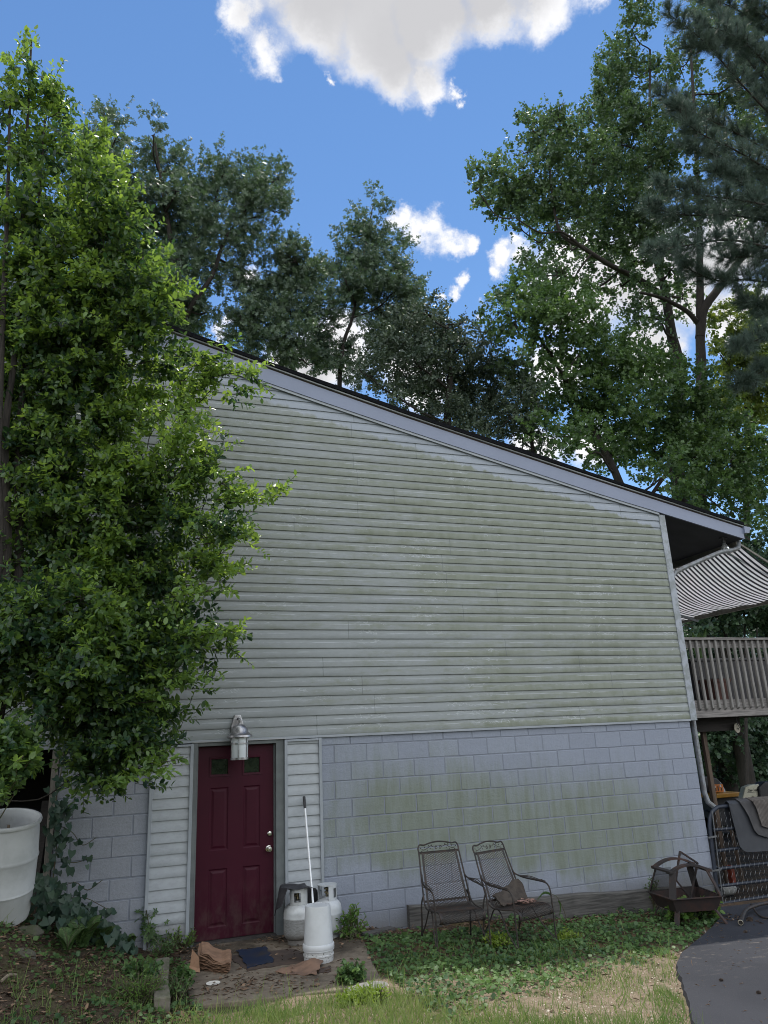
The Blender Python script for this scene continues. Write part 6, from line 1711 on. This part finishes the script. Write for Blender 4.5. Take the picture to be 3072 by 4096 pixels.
    for px, py, rx, rz, Y in B:
        if py < 700: px -= .12 * rx; rx *= .72
        if px > 480: px -= .12 * rx; rx *= .82
        c = at(px, py, Y); m = np.dot(c - CAM_C, -CAM_R[:, 2]) / FPX
        bl.append((c, np.array([rx * m, max(.12, .55 * m * (rx + rz) / 2 + .05), rz * m])))
    mb = MB()
    stems = [[(-9.15, -1.0, .5), at(10, 2400, -1.1), at(20, 1750, -1.15), at(60, 1400, -1.2), at(90, 900, -1.2), at(125, 170, -1.2)],
             [(-8.95, -.9, .5), at(60, 2450, -1.0), at(75, 1800, -1.05), at(110, 1350, -1.1), at(140, 1000, -1.2), at(180, 480, -1.25)],
             [(-9.25, -1.25, .5), at(-30, 2400, -1.3), at(-10, 1800, -1.3), at(10, 1300, -1.3), at(30, 800, -1.25), at(40, 400, -1.2)]]
    T = []
    for s in stems:
        P = smooth_path(s, 8); tube_fast(mb, P, .055, .012, 8); T += P
    grow([(q, .028) for q in T], bl, mb, .004, .022, 5, 1, .6, .1)
    link('stems', mb, M_BARK, t, smooth=True, sharp=80)
    w = [r[0] * r[2] * (.35 + r[1]) * (.55 if b[0] > 640 else 1.0) * (.45 if b[1] < 1150 and b[0] < 230 else .6 if b[1] < 800 else 1.35 if b[1] > 2400 else 1.0) for (c, r), b in zip(bl, B)]
    V, F, ti, sp = crown(bl, 8200, 13, .074, LEAF, .25, up=.35, shell=.40, width=1.05, flat=.9, density=w, spray=9, sprad=.13)
    # the long shoots that end each tier
    tips = [(960, 1450), (1000, 1480), (930, 1440), (780, 1630), (830, 1800), (870, 1850), (1070, 1990), (1035, 1975), (990, 2150), (950, 2130), (900, 2210), (900, 2320), (930, 2515), (870, 2530), (860, 2700), (820, 2690), (750, 3030), (720, 3050), (620, 3090), (570, 1050), (645, 1190), (530, 790),
            (380, 590), (305, 545), (128, 150), (255, 430), (700, 1330), (840, 1930), (900, 1500), (860, 2360), (690, 2790), (60, 330), (200, 370), (880, 2040)]
    Ps, As, Ls = [], [], []
    for px, py in tips:
        Yt = -1.2 - .55 * min(1, max(0, (px - 100) / 700)); tip = at(px, py, Yt); lean = .12 if px > 300 else .9
        for q in range(7):
            d = unit(np.array([.9 if px > 300 else .12, -.25, lean]) + rnd(1)[0] * .22); L_ = random.uniform(.16, .30); e = tip + rnd(1)[0] * [.05, .08, .04] - np.array([.30 * random.random(), 0, .06 * random.random()]) * (1 if px > 300 else .3)
            Ps.append(e - d * L_); As.append(d); Ls.append(L_)
    Ps, As, Ls = np.array(Ps), np.array(As), np.array(Ls); m = 13; t_ = (np.arange(m) + .5) / m; n_ = len(Ps)
    P = Ps[:, None] + As[:, None] * (t_[None, :, None] * Ls[:, None, None])
    LA = unit(As[:, None] * .6 + .75 * rng.normal(size=P.shape)); NR = unit(np.array([0, -.2, 1.]) + .4 * rng.normal(size=P.shape))
    V2, F2 = leaf_cloud(P.reshape(-1, 3), LA.reshape(-1, 3), NR.reshape(-1, 3), rng.uniform(.04, .085, n_ * m), LEAF, 1.05)
    F = np.concatenate([F, F2 + len(V)]); V = np.concatenate([V, V2])
    # sunlight on outer and upper shoots, put into a paler leaf tint
    S0 = sp[0]; out = np.clip((S0[:, 0] + 8.9) / .9, 0, 1) * (fnoise(S0[:, 0] * 1.3 + S0[:, 1], S0[:, 2], 1.6, 61) > .47); lighter = np.where(rng.random(len(S0)) < .03 + .70 * out * (S0[:, 2] > 2.6) + .18 * (S0[:, 2] > 4.5), rng.uniform(.25, .6, len(S0)), -.14)
    ti = np.clip(ti + np.repeat(lighter, 13 * 6), 0, 1)
    ti = np.concatenate([ti, np.repeat(np.clip(rng.normal(.7, .2, n_ * m), 0, 1), 6)])
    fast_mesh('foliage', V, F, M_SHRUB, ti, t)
    p, ax, ln = sp
    m2 = MB()
    for i in range(0, len(p), 2): m2.tube([p[i] - ax[i] * .05, p[i] + ax[i] * ln[i]], .0025, 3, cap=False)
    for px, py in tips:
        Yt = -1.2 - .55 * min(1, max(0, (px - 100) / 700)); m2.tube(smooth_path([at(px - (170 if px > 300 else 10), py + (25 if px > 300 else 160), Yt + .15), at(px - (80 if px > 300 else 4), py + (16 if px > 300 else 80), Yt + .05), at(px, py, Yt)], 4), [.006 - .0005 * i for i in range(9)], 5, cap=False)
    link('twigs', m2, M_BARK, t)
shrub()
def bush(name, label, cat, blobs, mat, n, ln, leaf, tpl, sprig, group=None, base=None, **kw):
    c = np.mean([b[0] for b in blobs], 0) if base is None else np.array(base)
    t = thing(name, label, cat, (c[0], c[1], float(gz(c[0], c[1]))), group)
    V, F, ti, sp = crown(blobs, n, ln, leaf, tpl, sprig, **kw)
    fast_mesh('foliage', V, F, mat, ti, t)
    p, ax, l_ = sp; mb = MB(); g0 = np.array([c[0], c[1], float(gz(c[0], c[1])) - .03])
    for i in range(0, len(p), max(1, len(p) // 26)):
        mb.tube(smooth_path([g0 + rnd(1)[0] * [.06, .06, 0], (g0 + p[i]) / 2 + rnd(1)[0] * .03, p[i], p[i] + ax[i] * l_[i]], 3), [.005] * 9 + [.002], 5, cap=False)
    link('stems', mb, M_GSTEM, t)
    return t
M_GSTEM = plain('green_stem', (.06, .075, .03), (.07, .05, .03), 20, .7)
# the second, lower bush right at the left edge
lb_ = [(at(px, py, Y), np.array([rx, .22, rz])) for px, py, rx, rz, Y in ((10, 2960, .17, .09, -1.9), (50, 3010, .14, .10, -1.9), (0, 3040, .18, .12, -1.9), (75, 3050, .12, .08, -1.95), (30, 3090, .14, .07, -1.9), (0, 3140, .06, .08, -1.9), (135, 3060, .05, .03, -1.9))]
bush('evergreen_bush', 'leafy evergreen bush leaning in over the white barrel at the left edge', 'bush', lb_, M_SHRUB, 260, 12, .075, LEAF, .17, base=(-9.25, -1.5, 0), up=.3, flat=.9, width=1.15)

# vine with heart shaped leaves on the bay post, and its mound at the foot
M_VINE = leaf_mat('vine_leaf', (.020, .048, .032), (.045, .085, .048), .5, .25)
def vine():
    t = thing('climbing_vine', 'vine with large heart shaped leaves climbing the post at the left end of the wall', 'vine', (-8.28, -.1, .5))
    pos, out = [], []
    line = [(215, 3680), (210, 3550), (225, 3400), (232, 3280), (225, 3200), (250, 3050), (255, 2960), (265, 2890)]
    P = np.array(smooth_path([at(px, py, -.07) for px, py in line], 8))
    mb = MB(); mb.tube(P, .007, 6)
    spur = [[(232, 3300), (290, 3330), (330, 3380), (385, 3350)], [(225, 3420), (280, 3450), (340, 3440), (372, 3420)], [(232, 3280), (270, 3230), (310, 3200)], [(210, 3560), (300, 3530), (350, 3560), (410, 3520)], [(210, 3600), (330, 3590), (400, 3620), (450, 3650)], [(215, 3650), (150, 3600), (130, 3660)]]
    for q in range(170):
        i = random.randrange(len(P)); s = .5 + .5 * (1 - i / len(P)); pos.append(P[i] + np.array([random.gauss(.02, .07 * s), random.uniform(-.09, .0), random.gauss(0, .04)]))
    for s in spur:
        S = np.array(smooth_path([at(px, py, -.09) for px, py in s], 5)); mb.tube(S, .004, 5)
        for q in range(9): i = random.randrange(len(S)); pos.append(S[i] + rnd(1)[0] * .03 + [0, -.03, 0])
    for q in range(330):                                           # mound
        u = random.random(); x = -8.42 + .95 * u; y = random.uniform(-.75, -.04) * (1 - .3 * u); h = .42 * (1 - u) ** .7 * random.random() ** .6
        pos.append(np.array([x, y, float(gz(x, y)) + .03 + h]))
    pos = np.array(pos); n = len(pos)
    A = unit(np.array([0, -.25, -.8]) + rnd(n) * .38); N = unit(np.array([.1, -1, .55]) + rnd(n) * .3)
    V, F = leaf_cloud(pos, A, N, rng.uniform(.05, .10, n), HEART)
    fast_mesh('leaves', V, F, M_VINE, np.repeat(np.clip(rng.normal(.5, .25, n), 0, 1), 6), t)
    link('stems', mb, M_GSTEM, t, smooth=True)
vine()

# ferns
M_FERN = leaf_mat('fern', (.055, .11, .035), (.12, .20, .06), .55, .38)
def fern(px, py, n, ln, label):
    b = on_ground(px, py); t = thing('fern', label, 'fern', tuple(b), 'ferns on the bank'); Vs, Fs, k0 = [], [], 0
    mb = MB()
    for k in range(n):
        a = random.uniform(0, 6.28); L_ = ln * random.uniform(.6, 1.1); d = np.array([math.cos(a), math.sin(a), 0])
        P = np.array([b + d * (L_ * .55 * s ** 1.3) + np.array([0, 0, L_ * (1.15 * s - .45 * s * s)]) for s in np.linspace(0, 1, 22)])
        mb.tube(P[::3], .003, 4, cap=False)
        for sg in (-1, 1):
            s = np.linspace(.12, .98, 22); ax = unit(np.gradient(P, axis=0)); sd = unit(np.cross(ax, [0, 0, 1])) * sg
            A = unit(sd + ax * .35); sz = .26 * L_ * np.sin(PI * np.clip(s * .92 + .06, 0, 1)) ** .8 + .004
            V, F = leaf_cloud(P, A, unit(np.cross(sd, ax) * sg), sz, LEAF, .55); Vs.append(V); Fs.append(F + k0); k0 += len(V)
    V = np.concatenate(Vs); fast_mesh('fronds', V, np.concatenate(Fs), M_FERN, np.repeat(rng.random(len(V) // 6), 6), t)
    link('stems', mb, M_GSTEM, t)
fern(330, 3790, 15, .34, 'large fern with upright fronds below the vine on the bank')
fern(270, 3800, 10, .26, 'smaller fern to the left of the tallest fern')
fern(400, 3790, 10, .27, 'spreading fern to the right of the tallest fern')
fern(520, 3790, 9, .16, 'short fern low by the foot of the siding panel')
# sapling with star leaves at the corner of the panel
def sapling(px, py, top, label, n, leaf, mat=None):
    b = on_ground(px, py); tp = at(*top, b[1]); t = thing('sapling', label, 'sapling', tuple(b)); P = np.array(smooth_path([b, (b + tp) / 2 + [.02, 0, 0], tp], 8))
    link('stem', MB().tube(P, .005, 6), M_GSTEM, t)
    i = rng.integers(4, len(P), n); pos = P[i] + rnd(n) * [.05, .04, .02]; A = unit(rnd(n) * [1, 1, .4] + [0, 0, -.15])
    V, F = leaf_cloud(pos, A, unit(rnd(n) * .4 + [0, -.5, 1]), leaf * rng.uniform(.6, 1.2, n), STAR, 1.3)
    fast_mesh('leaves', V, F, mat or M_MAPLE, np.repeat(rng.uniform(.2, .9, n), len(STAR[0])), t)
sapling(590, 3790, (585, 3640), 'small maple sapling against the corner of the left siding panel', 46, .085)
sapling(520, 3740, (520, 3610), 'thin pale sapling against the painted block left of the siding panel', 22, .06, M_YMAPLE)
# leafy weeds that stand out
M_WEED = leaf_mat('bright_weed', (.065, .14, .028), (.17, .27, .05), .5, .4)
M_CLOVER = leaf_mat('ground_cover_leaf', (.045, .095, .034), (.125, .215, .060), .5, .36)
M_LIME = leaf_mat('lime_weed', (.12, .19, .02), (.22, .30, .035), .5, .4)
def weed(px, py, rx, rz, n, leaf, label, mat=None, tpl=LEAF, sprig=.14, width=.8):
    b = on_ground(px, py); bl = [(b + np.array([0, 0, rz * .7]), np.array([rx, rx * .8, rz]))]
    bush('weed_clump', label, 'weed', bl, mat or M_WEED, n, 9, leaf, tpl, sprig, 'weeds round the pad', base=b, up=.9, flat=.8, width=width)
weed(715, 3800, .13, .055, 40, .045, 'bright leafy weeds at the foot of the left siding panel')
weed(655, 3825, .10, .04, 26, .04, 'darker weeds beside the edging below the left panel', M_CLOVER)
weed(1415, 3765, .08, .15, 34, .06, 'narrow leaved weed standing at the right edge of the pad by the tanks')
weed(1400, 3935, .10, .06, 60, .04, 'round green clump on the front edge of the pad beside the concrete lump', M_CLOVER, BROAD, .08, 1.0)
weed(1460, 4015, .20, .03, 90, .045, 'patch of lime green weed in the lawn below the concrete lump', M_LIME, LEAF, .07, .8)
weed(1985, 3790, .12, .04, 50, .05, 'lime green weed under the front of the second chair', M_LIME, LEAF, .08, .8)
weed(2270, 3770, .09, .03, 30, .045, 'small lime green weed to the right of the chairs', M_LIME, LEAF, .08, .8)
weed(2735, 3690, .12, .09, 26, .075, 'broad leaved weeds round the front leg of the fire pit', M_WEED, BROAD, .12, .8)
weed(2840, 3670, .09, .10, 22, .075, 'broad leaved weed in front of the right leg of the fire pit', M_WEED, BROAD, .12, .8)
weed(2620, 3640, .05, .16, 22, .05, 'tall thin weed at the left corner of the fire pit', M_CLOVER)
weed(700, 3985, .12, .04, 36, .04, 'dark weeds at the left front corner of the pad', M_CLOVER)
weed(735, 3930, .06, .05, 22, .045, 'small weed beside the white card disc', M_CLOVER, BROAD, .06, 1.0)
weed(560, 3920, .14, .05, 60, .04, 'bushy weeds on the bank above the edging', M_CLOVER, BROAD, .09, 1.0)
weed(560, 4000, .14, .05, 50, .05, 'grassy tuft of weeds at the foot of the bank', M_WEED, LEAF, .15, .3)
# arching grass stem by the second chair
b = on_ground(2270, 3690); tq = at(2205, 3575, b[1]); tr_ = at(2150, 3600, b[1])
gs = thing('grass_stem', 'single long arching grass stem beside the second chair', 'grass stem', tuple(b))
link('stalk', MB().tube(smooth_path([b, at(2255, 3640, b[1]), at(2230, 3590, b[1]), tq], 5), [.004] * 16, 5), M_GSTEM, gs)
mb = MB().sheet(ribbon(tq, tr_, .02, (0, 0, .09))); mb.sheet(ribbon(at(2235, 3600, b[1]), at(2240, 3660, b[1]), .018, (.04, 0, .05)))
o = link('blade', mb, M_CLOVER, gs); o.data.attributes.new('tint', 'FLOAT', 'POINT').data.foreach_set('value', [.6] * len(o.data.vertices))

# ---------------------------------------------------------------- ground cover, grass, litter: nobody could count these
def scatter(n, x0, x1, y0, y1, dens):
    x = rng.uniform(x0, x1, n); y = rng.uniform(y0, y1, n)
    k = rng.random(n) < np.clip(dens(x, y), 0, 1) * (~in_slab(x, y)) * (in_asph(x, y) < -.02) * (y < -.10)
    return x[k], y[k]
def cover_d(x, y):
    n = fnoise(x, y, 1.6, 3) * .6 + fnoise(x, y, 4.5, 4) * .4
    # green band between the wall and the bare sand, thinning to the right and to the front
    lim = np.interp(x, [-5.6, -4.6, -3.6, -2.4, -1.4, -.6], [-3.3, -2.65, -2.3, -1.95, -1.4, -.95])
    band = np.clip((y - lim) / .45 + .4, 0, 1)
    near = np.clip((-y - .35) / .35, 0, 1) * np.where(x < -3.6, 1, .6) + np.where(x > -3.6, .4, 0)
    right = band * np.clip(near, 0, 1) * np.clip((x + 5.45) / .1, 0, 1)
    left = np.where(x < -7.0, .35 + .3 * (fnoise(x, y, .9, 8) > .45), 0) * np.clip((-y - .15) * 3, 0, 1)
    return np.maximum(right * (.45 + 1.1 * n), left * np.clip(n * 2.2 - .55, 0, 1)) 
x, y = scatter(52000, -11, -.4, -4.4, -.1, cover_d)
n = len(x); z = ground_z(x, y)
hgt = rng.uniform(.005, .055, n) * (.5 + fnoise(x, y, 3, 6)); P = np.stack([x, y, z + hgt], 1)
A = unit(rnd(n) * [1, 1, .35] + [0, 0, .12]); V, F = leaf_cloud(P, A, unit(rnd(n) * .45 + [0, 0, 1]), rng.uniform(.022, .052, n), BROAD, 1.05)
tn = np.clip(fnoise(x, y, 2.2, 11) * .8 + rng.normal(.05, .2, n), 0, 1)
tag(fast_mesh('ground_cover', V, F, M_CLOVER, np.repeat(tn, 6)), kind='stuff')
M_GRASS = leaf_mat('grass', (.070, .150, .030), (.215, .265, .080), .55, .4)
def grass_d(x, y):
    n = fnoise(x, y, 2.0, 21) * .5 + fnoise(x, y, 6, 22) * .5
    lim = np.interp(x, [-9, -7.3, -6.6, -5.6, -5.0, -4.4, -3.6], [-2.6, -2.35, -2.10, -2.2, -2.9, -3.35, -3.8])
    front = np.clip((lim - y) / .25, 0, 1)
    sparse = .20 * np.clip((-y - .8), 0, 1) * (.3 + fnoise(x, y, 1.1, 27))
    edge = np.exp(-((in_asph(x, y) + .18) / .16) ** 2) * np.clip((-y - 2.5) * 2, 0, 1) * .8 * (fnoise(x, y, 3.0, 25) > .45)
    return np.maximum(np.maximum(front * (.3 + 1.2 * n), sparse * (n > .44)), edge)
x, y = scatter(120000, -10.5, -2.4, -5.4, -.6, grass_d)
n = len(x); z = ground_z(x, y); tall = rng.random(n)
size = np.where(tall > .965, rng.uniform(.16, .30, n), rng.uniform(.035, .12, n)); P = np.stack([x, y, z - .005], 1)
A = unit(rnd(n) * [.42, .42, 0] + [0, 0, 1]); V, F = leaf_cloud(P, A, unit(rnd(n) * [1, 1, .1]), size, BLADE, 1.0)
# blades keep one width whatever their length
V = V.reshape(n, 6, 3); c = V[:, 0::2].mean(1, keepdims=True); mid = (V[:, [0, 2, 4]] + V[:, [1, 3, 5]]) / 2
wd = (.0065 / size)[:, None, None]
for a_, b_ in ((0, 1), (2, 3), (4, 5)):
    m_ = (V[:, a_] + V[:, b_]) / 2; V[:, a_] = m_ + (V[:, a_] - m_) * wd[:, 0]; V[:, b_] = m_ + (V[:, b_] - m_) * wd[:, 0]
tn = np.clip(fnoise(x, y, 1.4, 31) * .7 + rng.normal(.15, .22, n), 0, 1)
tag(fast_mesh('grass', V.reshape(-1, 3), F, M_GRASS, np.repeat(tn, 6)), kind='stuff')
# dead leaves and pine straw
g = G('dead_leaves'); t_ = g.attr('tint')
g.base(g.mix(t_, (.050, .030, .022), (.30, .20, .13)), .9, 0, .2); M_DEAD = g.m
def litter(n, x0, x1, y0, y1, dens, size, wd, tpl, lift=.012, slab=True):
    x = rng.uniform(x0, x1, n); y = rng.uniform(y0, y1, n)
    k = rng.random(n) < np.clip(dens(x, y), 0, 1); x, y = x[k], y[k]; n = len(x)
    z = np.where(in_slab(x, y), .013, np.where(in_asph(x, y) > 0, gz(x, y) + .019, ground_z(x, y) + .004))
    P = np.stack([x, y, z + rng.uniform(.001, lift, n)], 1)
    A = unit(rnd(n) * [1, 1, .16]); return leaf_cloud(P, A, unit(rnd(n) * .3 + [0, 0, 1]), size * rng.uniform(.5, 1.3, n), tpl, wd) + (n,)
def lit_d(x, y):
    bank = np.where(x < -7.05, .25 + .9 * fnoise(x, y, 1.7, 41), 0)
    wall = np.where((x > -5.3), np.exp(-((y + .30) / .30) ** 2) * (.5 + .6 * fnoise(x, y, 2, 42)), 0) * np.clip((-x - .6) * 2, 0, 1)
    door = np.where(in_slab(x, y), .85 * np.exp(-(((x + 6.85) / .22) ** 2 + ((y + .22) / .22) ** 2)) + 1.0 * np.exp(-(((x + 6.55) / .30) ** 2 + ((y + 1.62) / .20) ** 2)) + .5 * np.exp(-(((x + 5.9) / .25) ** 2 + ((y + .25) / .2) ** 2)) + .22 * (fnoise(x, y, 4, 45) > .56) + .03, 0)
    sand = np.where((x > -5.3) & (y < -1.6) & (in_asph(x, y) < 0), .05, 0)
    pitd = .8 * np.exp(-(((x + .7) / .22) ** 2 + ((y + .95) / .2) ** 2))
    return np.maximum.reduce([bank, wall, door, sand, pitd])
Vs, Fs, Ts, k0 = [], [], [], 0
for (nn, sz, wd, tpl, x1) in ((22000, .045, .9, LEAF, -.3), (18000, .07, .06, LEAF, -.3)):
    V, F, n = litter(nn, -10.5, x1, -4.2, -.03, lit_d, sz, wd, tpl)
    Vs.append(V); Fs.append(F + k0); k0 += len(V); Ts.append(np.repeat(np.clip(rng.normal(.38, .24, n), 0, 1), 6))
V, F, n = litter(800, -3.3, 3, -4.4, -.7, lambda x, y: (in_asph(x, y) > .03) * .8, .05, .07, LEAF)
Vs.append(V); Fs.append(F + k0); k0 += len(V); Ts.append(np.repeat(np.full(n, 1.0), 6))
tag(fast_mesh('leaf_litter', np.concatenate(Vs), np.concatenate(Fs), M_DEAD, np.concatenate(Ts)), kind='stuff')
# gravel in the bare sand
x, y = scatter(9000, -5.6, -1.2, -4.4, -1.0, lambda x, y: np.maximum(.6 - cover_d(x, y), np.exp(-((in_asph(x, y) + .06) / .07) ** 2)))
n = len(x); z = ground_z(x, y); r = rng.uniform(.003, .010, n) * np.where(rng.random(n) > .985, 2.4, 1)
T_ = np.array([(1, 0, 0), (0, 1, 0), (-1, 0, 0), (0, -1, 0), (0, 0, .8)])
R_ = rng.uniform(0, 6.28, n); cs, sn = np.cos(R_), np.sin(R_)
tv = np.stack([T_[None, :, 0] * cs[:, None] - T_[None, :, 1] * sn[:, None], T_[None, :, 0] * sn[:, None] * .8 + T_[None, :, 1] * cs[:, None] * .8, np.repeat(T_[None, :, 2], n, 0)], -1)
V = np.stack([x, y, z], 1)[:, None, :] + tv * r[:, None, None]
F = (np.arange(n) * 5)[:, None, None] + np.array([(0, 1, 4), (1, 2, 4), (2, 3, 4), (3, 0, 4)])[None]
g = G('gravel'); g.base(g.mix(g.attr('tint'), (.17, .13, .10), (.48, .43, .36)), .9, 0, .2)
tag(fast_mesh('gravel', V.reshape(-1, 3), F.reshape(-1, 3), g.m, np.repeat(rng.random(n), 5)), kind='stuff')

for o in list(SC.objects):
    if o.parent is None and o.get('kind') in ('stuff', 'structure') and not o.get('label'):
        lb, ct = {'ground': ('earth and sand of the yard with mossy and bare patches', 'ground'), 'concrete_pad': ('dirty concrete pad in front of the red door', 'pad'),
                  'asphalt_drive': ('dark asphalt drive with a curved edge at the lower right', 'drive'), 'ground_cover': ('low green ground cover spreading in front of the chairs', 'ground cover'),
                  'grass': ('thin long grass along the bottom of the yard', 'grass'), 'leaf_litter': ('brown dead leaves and pine straw on the bank and the pad', 'leaf litter'),
                  'gravel': ('small pale gravel in the bare sandy patch', 'gravel'), 'far_wood': ('far wood closing the yard beyond the trees', 'wood')}.get(o.name.split('.')[0], (None, None))
        if lb: o['label'] = lb; o['category'] = ct
